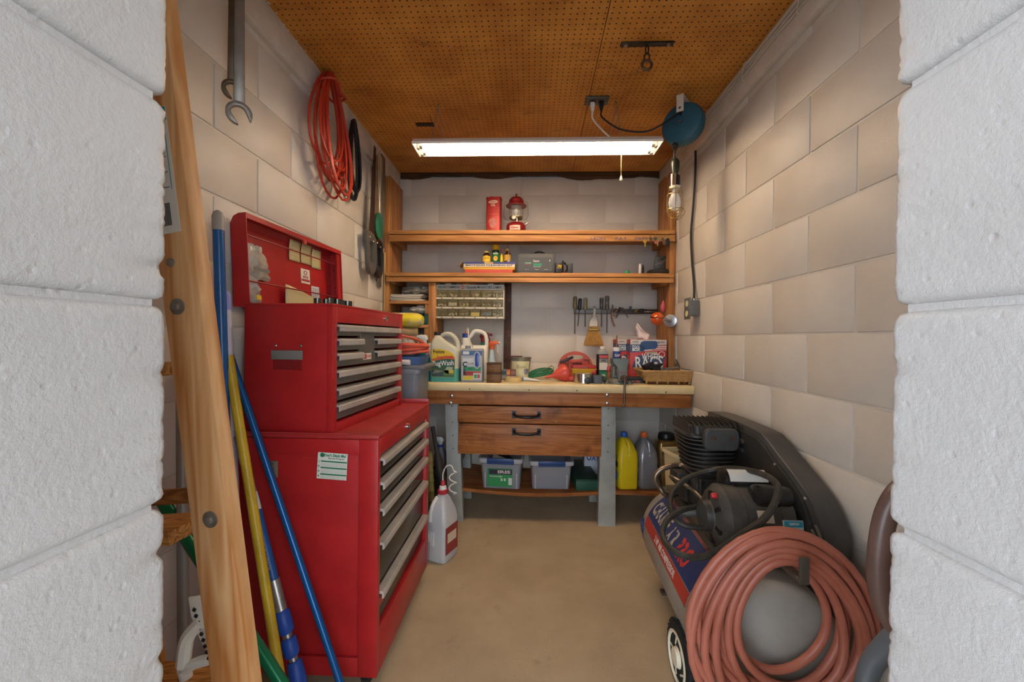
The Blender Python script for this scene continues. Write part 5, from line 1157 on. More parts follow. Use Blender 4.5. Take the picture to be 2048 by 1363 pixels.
# ------------------------------------------------------------------ cubby contents
def blob(name, label, cat, loc, size, seed, m, amp=.25, fr=2.2, rot=0, flat=True, n=26, mm=16):
    mb = MB(); mb.sph((0, 0, 0), 1, n, mm)
    out = []
    for x, y, z in mb.v:
        k = 1+amp*noise.noise((x*fr+seed, y*fr, z*fr))+amp*.55*noise.noise((x*fr*2.6, y*fr*2.6+seed, z*fr*2.6))
        p = [x*k*size[0], y*k*size[1], z*k*size[2]]
        p[2] = max(p[2], -size[2]*.82) if flat else p[2]
        out.append((p[0], p[1], p[2]+size[2]*.82))
    mb.v = out
    return S(name, mb, m, label, cat, loc, (0, 0, rot), smooth=28)
cxm = (XL+.041+dx0)/2
blob('crumpled_sheet', 'crumpled grey plastic sheeting stuffed into the top of the cubby', 'bag', Vector((cxm+.03, 2.79, czs[0]+.046)), (.115, .10, .034), 4, M('#77726a', .3, c2='#a09a90', vs=30, bump=1, bs=30), .45, 2.6)
random.seed(21)
for i in range(9):
    lbls = ('lowest', 'second lowest', 'third lowest', 'fourth lowest', 'middle', 'fourth highest', 'third highest', 'second highest', 'topmost')
    a_ = random.uniform(-.14, .14); x = cxm-.02+random.uniform(-.02, .025)
    S('paper_bundle', MB().loft([rr(.225+random.uniform(-.02, .02), .20, .004, z, n=2) for z in (0, .0042)]), M(('#c9c2b0', '#bfb49c', '#d5d0c4', '#a9a294', '#cfc6b4', '#b8a898', '#d9d4ca', '#c4b8a0', '#d0cabc')[i], .7), lbls[i]+' folded paper in the stack on the top cubby shelf', 'paper', Vector((x, 2.79, czs[0]+.0004+i*.0048)), (0, 0, a_), 'papers stacked in the cubby')
blob('cloth_rag', 'crumpled white cloth rag on top of the black case in cubby', 'rag', Vector((dx0-.075, 2.76, czs[1]+.083)), (.072, .055, .026), 9, M('#d2ccc0', .8), .35, 2.4)
cs_ = T('tool_case', 'black ribbed plastic case on the middle cubby shelf', 'case', Vector((dx0-.115, 2.79, czs[1])))
P('shell', MB().box(-.085, -.085, 0, .07, .09, .08), M('#35332f', .5, c2='#2a2826', vs=9), cs_, .006)
P('seam', MB().box(-.086, -.0865, .038, .071, -.084, .041), black, cs_)
for x in (-.05, .0, .045): P('rib', MB().box(x, -.0875, .004, x+.004, -.0845, .076), M('#403e3a', .5), cs_)
S('teal_carton', MB().box(-.014, -.06, 0, .014, .06, .085), M('#1f5a4e', .5), 'narrow dark teal carton beside the black case in the cubby', 'box', Vector((dx0-.02, 2.76, czs[1])), bev=.002)
# lower pigeonhole and things on the left end of the bench
S('dark_carton', MB().box(-.10, -.07, 0, .08, .07, .028), M('#4d463c', .6), 'low dark carton on the bottom cubby shelf', 'box', Vector((dx0-.12, 2.80, czs[2])), bev=.002)
sk_ = AY(818, 643, 2.45)
# ------------------------------------------------------------------ miniature lamp cabinet
gy = 2.70
ga, gb_ = AY(870.5, 636, gy), AY(1008.5, 569, gy)
gw, gh = gb_.x-ga.x, AY(940, 569, gy).z-AY(940, 636.5, gy).z
mc = T('lamp_drawer_cabinet', 'cream steel cabinet of small clear drawers lettered for miniature lamps', 'cabinet', (ga.x+gw/2, gy, AY(940, 636.5, gy).z))
crm = M('#cfc8b4', .45, c2='#c0b8a2', vs=10)
fr_ = MB(); D_ = .13
fr_.box(-gw/2, 0, 0, -gw/2+.006, D_, gh); fr_.box(gw/2-.006, 0, 0, gw/2, D_, gh); fr_.box(-gw/2+.006, D_-.004, 0, gw/2-.006, D_, gh); fr_.box(-gw/2+.006, .004, gh-.004, gw/2-.006, D_-.004, gh)
P('frame', fr_, crm, mc, .001)
hd_ = P('header_panel', MB().box(-gw/2+.006, 0, gh-.034, gw/2-.006, .004, gh), M('#a9a69c', .45), mc)
dk = M('#23211f', .5)
text('WE RECOMMEND', .024, dk, hd_, (-gw/2+.091, -.0006, gh-.0175), width=.148, bold=.01, ext=.0003)
P('red_dot', MB().lathe([(.0115, 0), (.011, .001)], 20, (-gw/2+.183, 0, gh-.0175), Euler((pi/2, 0, 0))), M('#b5302c', .5), hd_); text('AC', .012, M('#e0d4c8', .5), hd_, (-gw/2+.183, -.0016, gh-.0175), width=.016, bold=.03, ext=.0003)
text('Guide', .026, dk, hd_, (-gw/2+.24, -.0006, gh-.0175), width=.07, bold=.02, ext=.0003); text('MINIATURE LAMPS', .024, dk, hd_, (-gw/2+.36, -.0006, gh-.0175), width=.16, bold=.01, ext=.0003)
random.seed(5)
nrow, cell = 3, (gw-.012)/6; rh_ = (gh-.034)/3
clr = M('#a89c74', .15, alpha=.22); cfl = ('#c9bfa0', '#8f8468', '#b0a890', '#6d6654', '#d6cdb4', '#a05a48', '#46708c', '#d9c880')
for r in range(3):
    z0 = gh-.034-(r+1)*rh_
    P('shelf_lip', MB().box(-gw/2+.006, -.004, z0, gw/2-.006, .10, z0+.012), crm, mc, .001)
    for c in range(6):
        x0 = -gw/2+.006+c*cell
        d = P('drawer', MB().box(x0+.001, -.001, z0+.013, x0+cell-.001, .002, z0+rh_-.002), clr, mc, label='clear plastic drawer front')
        tr = MB().box(x0+.001, .002, z0+.013, x0+.003, .10, z0+rh_-.006); tr.box(x0+cell-.003, .002, z0+.013, x0+cell-.001, .10, z0+rh_-.006); tr.box(x0+.003, .002, z0+.0125, x0+cell-.003, .10, z0+.015)
        tr.box(x0+.001, .098, z0+.0125, x0+cell-.001, .10, z0+rh_-.003)
        P('drawer_tray', tr, M('#4c4430', .5), d)
        nb = MB()
        for k in range(12): nb.sph((x0+random.uniform(.01, cell-.01), random.uniform(.006, .05), z0+.019+random.uniform(0, .016)), random.uniform(.003, .0075), 8, 5)
        P('bulbs', nb, M(random.choice(cfl), .3), d)
        P('number_tag', MB().box(x0+cell/2-.006, -.0048, z0+.003, x0+cell/2+.006, -.0038, z0+.009), M('#6d675a', .5), mc)
        if (r, c) == (2, 3): P('yellow_carton', MB().box(x0+.01, .004, z0+.016, x0+cell-.01, .03, z0+.04), M('#d8c65a', .5), d)
        if (r, c) == (1, 1): P('paper_card', MB().box(x0+.008, .004, z0+.02, x0+cell-.012, .006, z0+.042), M('#c9c0a0', .6), d)
        if (r, c) == (2, 4): P('blue_card', MB().box(x0+.006, .004, z0+.024, x0+cell-.006, .02, z0+.04), M('#4a7c9c', .5), d)
# small cartons lying on the lamp cabinet
cols = ['#2c2420', '#c9b9a0', '#3a2e28', '#a8532c', '#c8902e', '#b5622c', '#6a2622', '#2f2a34', '#c0b6a4', '#4a2420']
nms = ['black', 'cream', 'dark brown', 'rust', 'amber', 'orange', 'maroon', 'charcoal', 'pale grey', 'oxblood']
zc_ = mc.location.z+gh
for i in range(10):
    x = mc.location.x-gw/2+.03+i*(gw-.05)/10+.012
    S('bulb_carton', MB().box(-.017, 0, 0, .017, .04, .010), M(cols[i], .6), 'tiny '+nms[i]+' bulb carton on top of the lamp drawer cabinet', 'box', Vector((x, gy+.012, zc_+.0005)), (0, 0, random.uniform(-.2, .2)), 'bulb cartons on the lamp cabinet', bev=.001)
# rusty steel strip on the back wall
a_, c_ = AY(1016, 566, 2.955), AY(1016, 745, 2.955)
S('rusty_strip', MB().box(-.026, 0, ZB+.002-c_.z, .026, .006, a_.z-c_.z), M('#4a2e22', .6, .3, c2='#6b5244', vs=16, lo=.4, hi=.75), 'tall rusty steel strip standing against the back wall', 'strip', (a_.x, 2.955, c_.z), bev=.001)
# ------------------------------------------------------------------ tool rack on the back wall
ra, rb2 = AY(1147, 622, 2.96), AY(1318, 624, 2.96)
rk_ = T('tool_rack', 'long dark steel tool rack screwed to the back wall', 'rack', ((ra.x+rb2.x)/2, 2.96, ra.z))
rl = (rb2.x-ra.x)/2
P('bar', MB().box(-rl, -.03, -.016, rl, -.027, .016).box(-rl, -.027, -.016, rl, .018, -.013), M('#6d6a66', .45, .7, c2='#57534e', vs=12), rk_, .001)
for s in (-.9, 0, .9): P('screw', MB().lathe([(.004, 0), (.003, .002)], 8, (s*rl, -.03, .004), Euler((pi/2, 0, 0))), steel, rk_)
amb = M('#8a7a50', .2, alpha=.92)
def driver(x, ytop, ycol, ytip, hm, label, r=.014, tilt=0, hr=None, y=2.925):
    c_ = AY(x, ycol, y); t = T('screwdriver', label, 'screwdriver', c_, (0, tilt, 0), 'hand tools on the rack')
    h = AY(x, ytop, y).z-c_.z; l = c_.z-AY(x, ytip, y).z
    P('handle', MB().lathe([(r*.55, 0), (r*.85, .006), (r, .016), (r*.92, h*.5), (r, h-.012), (r*.8, h-.002), (r*.3, h)], 8), hm, t, smooth=50)
    P('shaft', MB().lathe([(.0035, .004), (.0035, -l+.01), (.0042, -l+.004), (.001, -l)], 8), M('#6d6862', .35, .9), t)
driver(1150, 592, 618, 668, amb, 'leftmost tall screwdriver with amber handle on the rack', .0145)
driver(1158.5, 596, 620, 652, M('#23303a', .3), 'screwdriver with dark blue handle second from left on the rack', .014, .08)
driver(1170.5, 595, 619, 653, M('#9a8c66', .25), 'screwdriver with pale amber handle third from left on the rack', .015)
driver(1203, 595, 618, 653, M('#6b655c', .3, c2='#2a2826', vs=40), 'screwdriver with grey striped handle left of the black striped one', .014)
driver(1214, 591, 620, 666, M('#3c3833', .25, c2='#8a8478', vs=40), 'largest screwdriver with black striped handle right of the broom', .016)
driver(1236.5, 613, 624, 636, M('#2a2320', .4), 'short screwdriver with black handle tilted beside the pliers', .008, .35)
driver(1250, 613, 625, 637, M('#5a4a38', .4), 'small awl with brown handle tilted to the right on the rack', .008, -.55)
driver(1261, 612, 622, 626, M('#4a4f55', .35), 'stubby screwdriver with grey-blue handle on the rack', .010)
driver(1270, 615, 623, 627, M('#a98c3c', .3), 'stubby screwdriver with brass-coloured handle leaning right on the rack', .009, .9)
# pliers and hook pick
c_ = AY(1225, 622, 2.915); pl_ = T('pliers', 'slim steel pliers with long bent handle on the rack', 'pliers', c_, (0, 0, 0), 'hand tools on the rack')
P('jaws', MB().prism([(-.008, 0), (.008, 0), (.006, .035), (.0, .05), (-.004, .035)], -.006, .006), dsteel, pl_, .001)
P('handle', MB().tube(spline([(-.004, 0, 0), (-.006, 0, -.04), (.002, 0, -.07), (.016, 0, -.105)], 5), [.006]*16, 8), chrome, pl_)
P('handle', MB().tube(spline([(.004, 0, 0), (.016, 0, .012), (.028, 0, .02)], 4), .005, 8), M('#6d2a26', .4), pl_)
P('spring', MB().tube([(.012+.012*cos(t), .0, -.022+.012*sin(t)) for t in [i*pi/8 for i in range(16)]], .003, 6, close=True), M('#8a8072', .4, .7), pl_)
c_ = AY(1284, 622, 2.92); S('small_clamp', MB().tube([(.03*cos(t), 0, .004+.009*sin(t)) for t in [i*pi/10 for i in range(20)]], .004, 6, close=True), black, 'small black oval clamp lying in the rack', 'clamp', c_, group='hand tools on the rack')
c_ = AY(1303, 623, 2.92); S('steel_file', MB().box(-.05, -.004, -.003, .045, .004, .004), chrome, 'bright flat steel file at the right end of rack', 'file', c_, group='hand tools on the rack', bev=.0015)
# whisk broom
wb0 = AY(1187, 692, 2.915); wk = T('whisk_broom', 'straw whisk broom with white handle hanging on the back wall', 'broom', wb0)
def wz(y): return AY(1187, y, 2.915).z-wb0.z
def wx(x, y): return AY(x, y, 2.915).x-wb0.x
ivory = M('#d9d2c2', .45)
P('handle', MB().loft([rr(w_, d_, min(w_, d_)*.45, wz(y), wx(1187+dx_, y), 0) for y, w_, d_, dx_ in ((652, .064, .03, 0), (642, .062, .03, 0), (636, .05, .028, 1), (633, .024, .024, 1.5), (625, .017, .018, 2), (619, .02, .018, 2), (616, .012, .012, 2))]), ivory, wk, smooth=50)
P('hang_loop', MB().tube([(wx(1189, 613)+.005*cos(t), 0, wz(614)+.008*sin(t)) for t in [i*pi/6 for i in range(12)]], .0014, 5, close=True), dsteel, wk)
straw = MB(); nst = 64
for i in range(nst):
    u = (i+.5)/nst*2-1
    for j in range(3):
        yo = (j-1)*.008; uu = u+random.uniform(-.012, .012)
        straw.tube([(uu*.03, yo*.8, wz(651)), (uu*.042, yo, wz(665)), (uu*.070+random.uniform(-.002, .002), yo*1.4, wz(690)+random.uniform(-.006, .006))], .0015, 4)
straw.loft([rr(.058, .018, .008, wz(652)), rr(.078, .016, .007, wz(664)), rr(.134, .02, .008, wz(690)+.004)])
P('straw', straw, M('#b58a48', .7, c2='#96692c', vs=60), wk, kind='stuff')
for y in (657, 660.5): P('stitching', MB().loft([rr(.068+.012*(y-657)/3.5, .028, .01, wz(y)-.0012), rr(.068+.012*(y-657)/3.5, .028, .01, wz(y)+.0012)]), M('#3c3a22', .6), wk)
P('stitch_band', MB().loft([rr(.071, .0265, .01, wz(660)), rr(.067, .0265, .01, wz(657.5))]), M('#b9a048', .6), wk)
# orange ball with chrome wall bracket, pink fish above it
ob_ = AY(1314.5, 637, 2.56); oz = T('orange_ball_lamp', 'glossy orange ball with chrome band and bracket on the right post', 'lamp', ob_)
P('ball', MB().sph((0, 0, 0), .041, 28, 18), M('#c9521a', .15, coat=.6), oz, smooth=80)
P('band', MB().lathe([(.0416, -.002), (.042, .001), (.0416, .004)], 28, (0, 0, .010), Euler((.25, 0, 0))), M('#4a3c30', .25, .9), oz)
bpl = AY(1341, 641, 2.665)-ob_
P('bracket', MB().tube(spline([(.02, .02, .006), (.05, .05, .006), tuple(bpl)], 5), [.008]*5+[.011]*5+[.016], 12), M('#b5b9bd', .25, .8), oz)
P('base_plate', MB().lathe([(.042, 0), (.04, .006), (.02, .010)], 26, bpl, Vector((-.55, -.83, 0)).to_track_quat('Z', 'Y').to_matrix()), M('#b5b9bd', .25, .7), oz)
pk = AY(1326, 613, 2.76); fp_ = T('pink_lure', 'small pink rubber lure hanging above the orange ball', 'lure', pk)
P('body', MB().lathe([(.003, .045), (.008, .03), (.014, .015), (.018, 0), (.016, -.02), (.010, -.034), (.004, -.042)], 14), M('#c9606c', .45, c2='#b84c5a', vs=20), fp_, smooth=60)
P('fin', MB().prism([(.01, .0), (.024, -.012), (.012, -.018)], -.003, .003), M('#c9606c', .45), fp_)
P('string', MB().tube([(0, 0, .045), (.0, .0, .14), (-.02, 0, .142)], .0008, 4), black, fp_)
# ------------------------------------------------------------------ bench top, left end
def bz(y): return .263*815.2/(y-676)                       # depth of a bench-top contact row
# bin with a blue tray and hose
bn = T('waste_bin', 'tall grey plastic bin standing between tool chest and workbench', 'bin', (AY(806, 770, 2.16).x, 2.16, 0))
gb2 = M('#7e8186', .45, c2='#75787d', vs=8)
ztop = AY(830, 737, 2.08).z; hb = ztop
P('body', MB().loft([rr(.15, .15, .03, 0), rr(.236, .24, .03, hb-.02), rr(.236, .24, .03, hb-.02), rr(.23, .234, .03, hb-.02), rr(.146, .146, .03, .006)]), gb2, bn, smooth=50)
P('rim', MB().loft([rr(.262, .262, .03, hb-.022), rr(.262, .262, .03, hb), rr(.226, .228, .03, hb), rr(.226, .228, .03, hb-.022)], cap=False), gb2, bn, .002)
tx_ = bn.location.x
S('plastic_slab', MB().loft([rr(.30, .25, .02, 0), rr(.30, .25, .02, .016), rr(.28, .23, .02, .019)]), M('#6f7072', .5), 'flat grey plastic slab lying across the tall bin', 'tray', (tx_, 2.16, hb+.001), bev=.002)  # plain flat slab of grey plastic, no tray
S('blue_tray', MB().loft([rr(.255, .19, .02, 0), rr(.265, .2, .02, .042), rr(.25, .185, .02, .042), rr(.24, .17, .02, .006)]), M('#3f5c8c', .45), 'shallow blue plastic tray on the tall grey bin', 'tray', (tx_-.012, 2.155, hb+.021))
S('white_roll', MB().cyl((-.1, 0, .0135), (.05, 0, .0135), .0135, n=16), M('#d9d6cf', .6), 'white paper roll lying in front of the blue tray', 'roll', (tx_+.02, 2.045, hb+.021))
hs = T('red_hose', 'thin red rubber hose coiled on the blue tray', 'hose', (tx_+.028, 2.15, hb+.064))
pth = []
for i in range(5*24):
    t = 2*pi*i/24; k = i/24
    pth.append(((.105+.006*sin(k*2.1))*cos(t), (.09+.005*cos(k*3))*sin(t), .012+.011*k+.006*sin(t+k)+(.045*max(0, sin(t-.6)) if k > 3.3 else 0)))
P('tubing', MB().tube(pth, .0075, 8), M('#c95a44', .35), hs)
ly = 2.72
bzr = lambda d: ZB+.0004
S('rolled_sack', MB().loft([[Vector((x, (ly_)*k, z_*k)) for ly_, z_ in arc(0, 0, .065, 0, 2*pi*15/16, 15, .045)] for x, k in ((-.17, .7), (-.16, 1), (.05, 1.02), (.09, .92), (.115, .6), (.12, .2))]), M('#c9bb8c', .6, c2='#d6c228', vs=7, lo=.5, hi=.56), 'stuffed yellow and cream plastic sack beside the tool chest', 'sack', AY(808, 640, 2.44))
random.seed(31)
for i, (x, y, d, lbl) in enumerate(((805, 664, 2.42, 'upper rolled tan cloth below the yellow sack'), (805, 678, 2.42, 'lower rolled tan cloth below the yellow sack'))):
    S('rolled_cloth', MB().tube([( -.11+.2*k/8, .012*sin(k), .0) for k in range(9)], .027, 12), M('#b39a74', .8, c2='#9c8460', vs=20), lbl, 'cloth', AY(x, y, d))
stz = hb+.064
S('sack_crate', MB().box(-.13, -.07, -(AY(805, 690, 2.42).z-ZB-.001), .10, .07, 0), M('#3a342c', .7), 'dark open crate holding up cloths at the left end of bench', 'crate', AY(800, 690, 2.45), bev=.004)
blob('grey_rag', 'crumpled light grey rag inside the coiled red hose', 'rag', Vector((tx_+.01, 2.15, hb+.064)), (.07, .055, .045), 5, M('#8d8b88', .85, c2='#a7a49e', vs=20), .35)
S('black_pouch', MB().loft([rr(.12, .05, .02, 0), rr(.13, .06, .025, .05), rr(.11, .03, .012, .085)]), M('#1d1b1a', .7), 'black fabric pouch behind the coiled red hose', 'pouch', Vector((AY(829, 690, 2.56).x, 2.58, ZB+.13)), smooth=60)
S('dark_toolbox', MB().box(-.1, -.06, 0, .075, .06, .129), M('#26221f', .6), 'dark box under the black pouch at the back of bench', 'box', Vector((AY(829, 690, 2.56).x, 2.58, ZB+.0005)), bev=.004)
# ------------------------------------------------------------------ bottles and jugs on the bench
def jug(t, w_, d, h, m, hx=1, neck=(-.28, .04), hand=.5, r=.03, body=.62):
    """blow-moulded jug: rounded body, sloping shoulder to an offset neck, loop handle"""
    nx = neck[0]*w_; nr = neck[1]*w_*4
    rings = [rr(w_*.94, d*.94, r, 0), rr(w_, d, r, .006), rr(w_, d, r, h*body)]
    for k in (.2, .45, .7, .9, 1.0):
        e = k*k*(3-2*k); ww = w_*(1-e)+nr*2*e; rings.append(rr(ww, d*(1-e)+nr*2*e, min(r, ww*.45)+(nr-r)*e if nr < r else r, h*body+(h*.93-h*body)*k, nx*e, 0))
    rings.append(rr(nr*2, nr*2, nr*.98, h*.96, nx, 0))
    return P('body', MB().loft(rings), m, t, smooth=60), nx, nr
jz = ZB+.0005
# bug wash jug
bj = T('bug_wash_jug', 'large clear jug of blue-green windshield wash with yellow and green label', 'jug', on(891, 766, 2.43, jz))
w_, h_ = K(59, 2.39), K(100, 2.39)
sm = M('#b9b8a4', .2, alpha=.93, c2='#c6c4b2', vs=6); liq = M('#4f9a8c', .2, c2='#5aa696', vs=5)
D_ = .11
P('body', MB().loft([rr(w_*.96, D_*.95, .022, 0), rr(w_, D_, .025, .006), rr(w_, D_, .025, h_*.27)]), liq, bj, smooth=60, label='blue-green liquid')
P('upper_body', MB().loft([rr(w_, D_, .025, h_*.27), rr(w_, D_, .025, h_*.60), rr(w_*.97, D_*.96, .025, h_*.66, -.002), rr(w_*.8, D_*.85, .025, h_*.74, -.018), rr(w_*.52, D_*.6, .024, h_*.82, -.038), rr(.05, .05, .024, h_*.90, -.047), rr(.036, .036, .017, h_*.94, -.05)]), sm, bj, smooth=60)
P('handle', MB().tube(spline([(-.036, 0, h_*.90), (-.01, 0, h_*.955), (.025, 0, h_*.955), (.055, 0, h_*.88), (.072, 0, h_*.76), (.076, 0, h_*.62)], 6), [.012+.003*min(1, i/10) for i in range(31)], 10), sm, bj, smooth=60)
P('cap', MB().lathe([(.021, h_*.935), (.022, h_*.94), (.022, h_*1.0), (.019, h_*1.005)], 20, (-.05, 0, 0)), M('#2b2a29', .5), bj)
fy = -D_/2-.0012
L1 = [(-.072, .03), (.062, .03), (.065, .07), (.066, h_*.50), (.058, h_*.56), (.03, h_*.62), (-.01, h_*.655), (-.062, h_*.66), (-.071, h_*.62)]
lab1 = P('label', MB().prism(L1, fy, fy+.004), M('#d9b524', .45), bj)
def pl2(pts, c, k, name='label_print'): return P(name, MB().prism(pts, fy-.0004*k, fy+.001), M(c, .45), lab1)
pl2([(-.071, h_*.42), (.064, h_*.44), (.064, h_*.50), (.045, h_*.53), (.0, h_*.52), (-.04, h_*.49), (-.071, h_*.46)], '#c9622c', 1)
pl2([(-.071, h_*.26), (.065, h_*.30), (.065, h_*.455), (.02, h_*.465), (-.03, h_*.445), (-.071, h_*.40)], '#2c5a44', 2)
pl2([(-.071, .031), (.063, .031), (.065, h_*.30), (0, h_*.30), (-.071, h_*.25)], '#3f5a34', 3)
pl2([(-.07, .033), (-.01, .033), (.01, h_*.18), (-.07, h_*.24)], '#3a4a48', 4); pl2([(-.066, .05), (-.03, .055), (.0, h_*.22), (-.05, h_*.245)], '#7c7a74', 5)
pl2([(.0, h_*.2), (.03, h_*.16), (.05, h_*.22), (.055, h_*.30), (.02, h_*.31)], '#9aa88c', 5); pl2([(.0, .04), (.062, .04), (.063, .07), (.0, .07)], '#5f7a3a', 5)
pl2([(.03, h_*.18), (.058, h_*.18), (.058, h_*.24), (.03, h_*.24)], '#c2b43c', 6)
text('Prestone', .030, M('#1d1b18', .5), lab1, (-.030, fy-.001, h_*.605), width=.068, bold=.015, ext=.0003)
text('Bug Wash', .021, M('#c23a22', .5), lab1, (.008, fy-.0025, h_*.505), width=.095, bold=.008, ext=.0003)
text('BugWash', .042, M('#e9e7e0', .5), lab1, (-.003, fy-.0035, h_*.375), (pi/2, -.06, 0), width=.124, bold=.008, ext=.0003)
# teal spray bottle
sp = T('spray_bottle', 'teal spray bottle with white trigger left of the big jug', 'spray bottle', on(848, 765, 2.42, jz))
tealb = M('#0f7a7c', .12, c2='#12868a', vs=8)
P('body', MB().loft([rr(.075, .05, .018, 0), rr(.08, .055, .02, .005), rr(.078, .053, .02, .11), rr(.06, .045, .02, .16), rr(.04, .036, .016, .205), rr(.028, .028, .013, .222)]), tealb, sp, smooth=60)
def trigger(t, z, m, m2, s=1, dx=1):
    P('neck_ring', MB().lathe([(.016*s, z), (.016*s, z+.022*s)], 16), m, t)
    P('spray_head', MB().prism([(dx*-.024*s, z+.034*s), (dx*-.02*s, z+.022*s), (dx*.018*s, z+.022*s), (dx*.03*s, z+.034*s), (dx*.046*s, z+.036*s), (dx*.046*s, z+.052*s), (dx*.02*s, z+.058*s), (dx*-.012*s, z+.056*s)][::1 if dx > 0 else -1], -.012*s, .012*s), m, t, .003*s)
    P('nozzle', MB().cyl((dx*.046*s, 0, z+.044*s), (dx*.056*s, 0, z+.044*s), .009*s, n=10), m2, t)
    P('trigger', MB().tube(spline([(dx*.028*s, 0, z+.034*s), (dx*.04*s, 0, z+.015*s), (dx*.036*s, 0, z-.01*s), (dx*.044*s, 0, z-.022*s)], 4), .0045*s, 6), m2, t)
trigger(sp, .222, M('#d8d6d0', .4), M('#c9c6be', .4), .95, -1)
P('label', MB().box(-.036, -.0285, .02, -.004, -.0265, .09), M('#2b3a3c', .5), sp)
S('white_bottle', MB().loft([rr(.05, .05, .015, 0), rr(.052, .052, .016, .005), rr(.052, .052, .016, .17), rr(.03, .03, .012, .20), rr(.024, .024, .01, .225)]), M('#d4d1c6', .4), 'plain white plastic bottle behind the teal spray bottle', 'bottle', on(858, 757, 2.56, jz), smooth=60)
# CLR style jug
cj = T('descaler_jug', 'grey descaler jug with coloured C L R label and blue cap', 'jug', on(945, 765, 2.42, jz))
w_, h_ = K(44, 2.40), K(67, 2.40)
gry = M('#8b8e92', .4)
P('body', MB().loft([rr(w_*.97, .08, .012, 0), rr(w_, .084, .014, .004), rr(w_, .084, .014, h_*.96), rr(w_*.9, .07, .014, h_)]), gry, cj, smooth=50)
fy = -.0425
lb2 = P('label', MB().box(-w_*.47, fy-.0008, h_*.06, w_*.47, fy+.002, h_*.94), M('#aaacae', .45), cj)
def q2(x0, z0, x1, z1_, c, k=1): return P('label_print', MB().box(x0*w_, fy-.0008-.0005*k, z0*h_, x1*w_, fy, z1_*h_), M(c, .45), lb2)
q2(-.47, .80, .47, .94, '#4a6a94'); q2(-.4, .83, -.12, .92, '#d0d2d2', 2); q2(-.4, .48, .1, .72, '#c9c9c8', 1)
q2(-.38, .34, .42, .46, '#2f8a58', 1); q2(-.38, .2, .42, .33, '#b03a30', 1); q2(-.4, .07, .1, .19, '#cdb83c', 1); q2(.08, .1, .42, .28, '#c4c4bc', 3); q2(.12, .13, .24, .24, '#2f8a58', 4); q2(.26, .13, .38, .24, '#b04a40', 4)
inkk = M('#1d1c1c', .5)
text('C', .040, inkk, lb2, (-.31*w_, fy-.002, .53*h_), bold=.04, ext=.0003); text('CALCIUM', .02, inkk, lb2, (-.07*w_, fy-.002, .55*h_), width=.038, ext=.0003)
text('L', .034, M('#1a4a30', .5), lb2, (-.31*w_, fy-.002, .4*h_), bold=.04, ext=.0003); text('LIME', .018, M('#1a4a30', .5), lb2, (-.06*w_, fy-.002, .4*h_), width=.028, ext=.0003)
text('R', .034, inkk, lb2, (-.31*w_, fy-.002, .265*h_), bold=.04, ext=.0003); text('RUST', .018, inkk, lb2, (-.06*w_, fy-.002, .275*h_), width=.034, ext=.0003)
P('blue_bottle_mark', MB().loft([[Vector((p.x+.24*w_, y, p.y+.66*h_)) for p in rr(.021, .075, .010, 0)] for y in (fy-.004, fy)]), M('#27499a', .3), lb2, .001)
P('ring_mark', MB().tube([(.24*w_+.020*cos(t), fy-.001, .66*h_+.048*sin(t)) for t in [i*pi/12 for i in range(24)]], .003, 6, close=True), M('#c0c2c4', .4), lb2)
P('neck', MB().lathe([(.017, h_), (.017, h_+.016)], 16, (-.03, .01, 0)), gry, cj)
# white weed-spray jug behind
wj = T('white_jug', 'white handled jug with blue cap and thin hose behind the descaler jug', 'jug', on(948, 757, 2.565, jz))
w_, h_ = K(56, 2.52), K(99, 2.52)
wt = M('#dcd8cc', .4)
P('body', MB().loft([rr(w_*.96, .11, .018, 0), rr(w_, .12, .02, .005), rr(w_, .12, .02, h_*.60), rr(w_*.98, .11, .02, h_*.64), rr(w_*.92, .07, .02, h_*.70)]), wt, wj, smooth=60)
P('neck', MB().loft([rr(.062, .062, .02, h_*.66, -w_*.27), rr(.052, .052, .02, h_*.80, -w_*.3), rr(.044, .044, .02, h_*.86, -w_*.31)]), wt, wj, smooth=60)
P('handle', MB().tube(spline([(-w_*.3, 0, h_*.78), (-w_*.12, 0, h_*.9), (0, 0, h_*.985), (w_*.2, 0, h_*.985), (w_*.38, 0, h_*.93), (w_*.45, 0, h_*.8), (w_*.44, 0, h_*.64)], 6), .0125, 10), wt, wj, smooth=60)
P('cap', MB().lathe([(.023, h_*.855), (.023, h_*.94), (.02, h_*.945)], 20, (-w_*.31, 0, 0)), M('#2a3f8c', .4), wj)
P('orange_tip', MB().lathe([(.011, h_*.945), (.009, h_*1.0)], 12, (-w_*.28, 0, 0)), M('#c95a30', .4), wj)
P('hose', MB().tube(spline([(-w_*.28, -.01, h_*.96), (-w_*.26, -.02, h_*1.04), (-w_*.2, -.035, h_*1.02), (-w_*.17, -.055, h_*.85), (-w_*.05, -.066, h_*.72), (.0, -.064, h_*.66)], 6), .0035, 6), M('#cfc9b4', .4), wj)
P('blue_stripe', MB().box(w_*.30, -.0615, .02, w_*.36, -.0595, h_*.55), M('#3a5a9a', .5), wj)
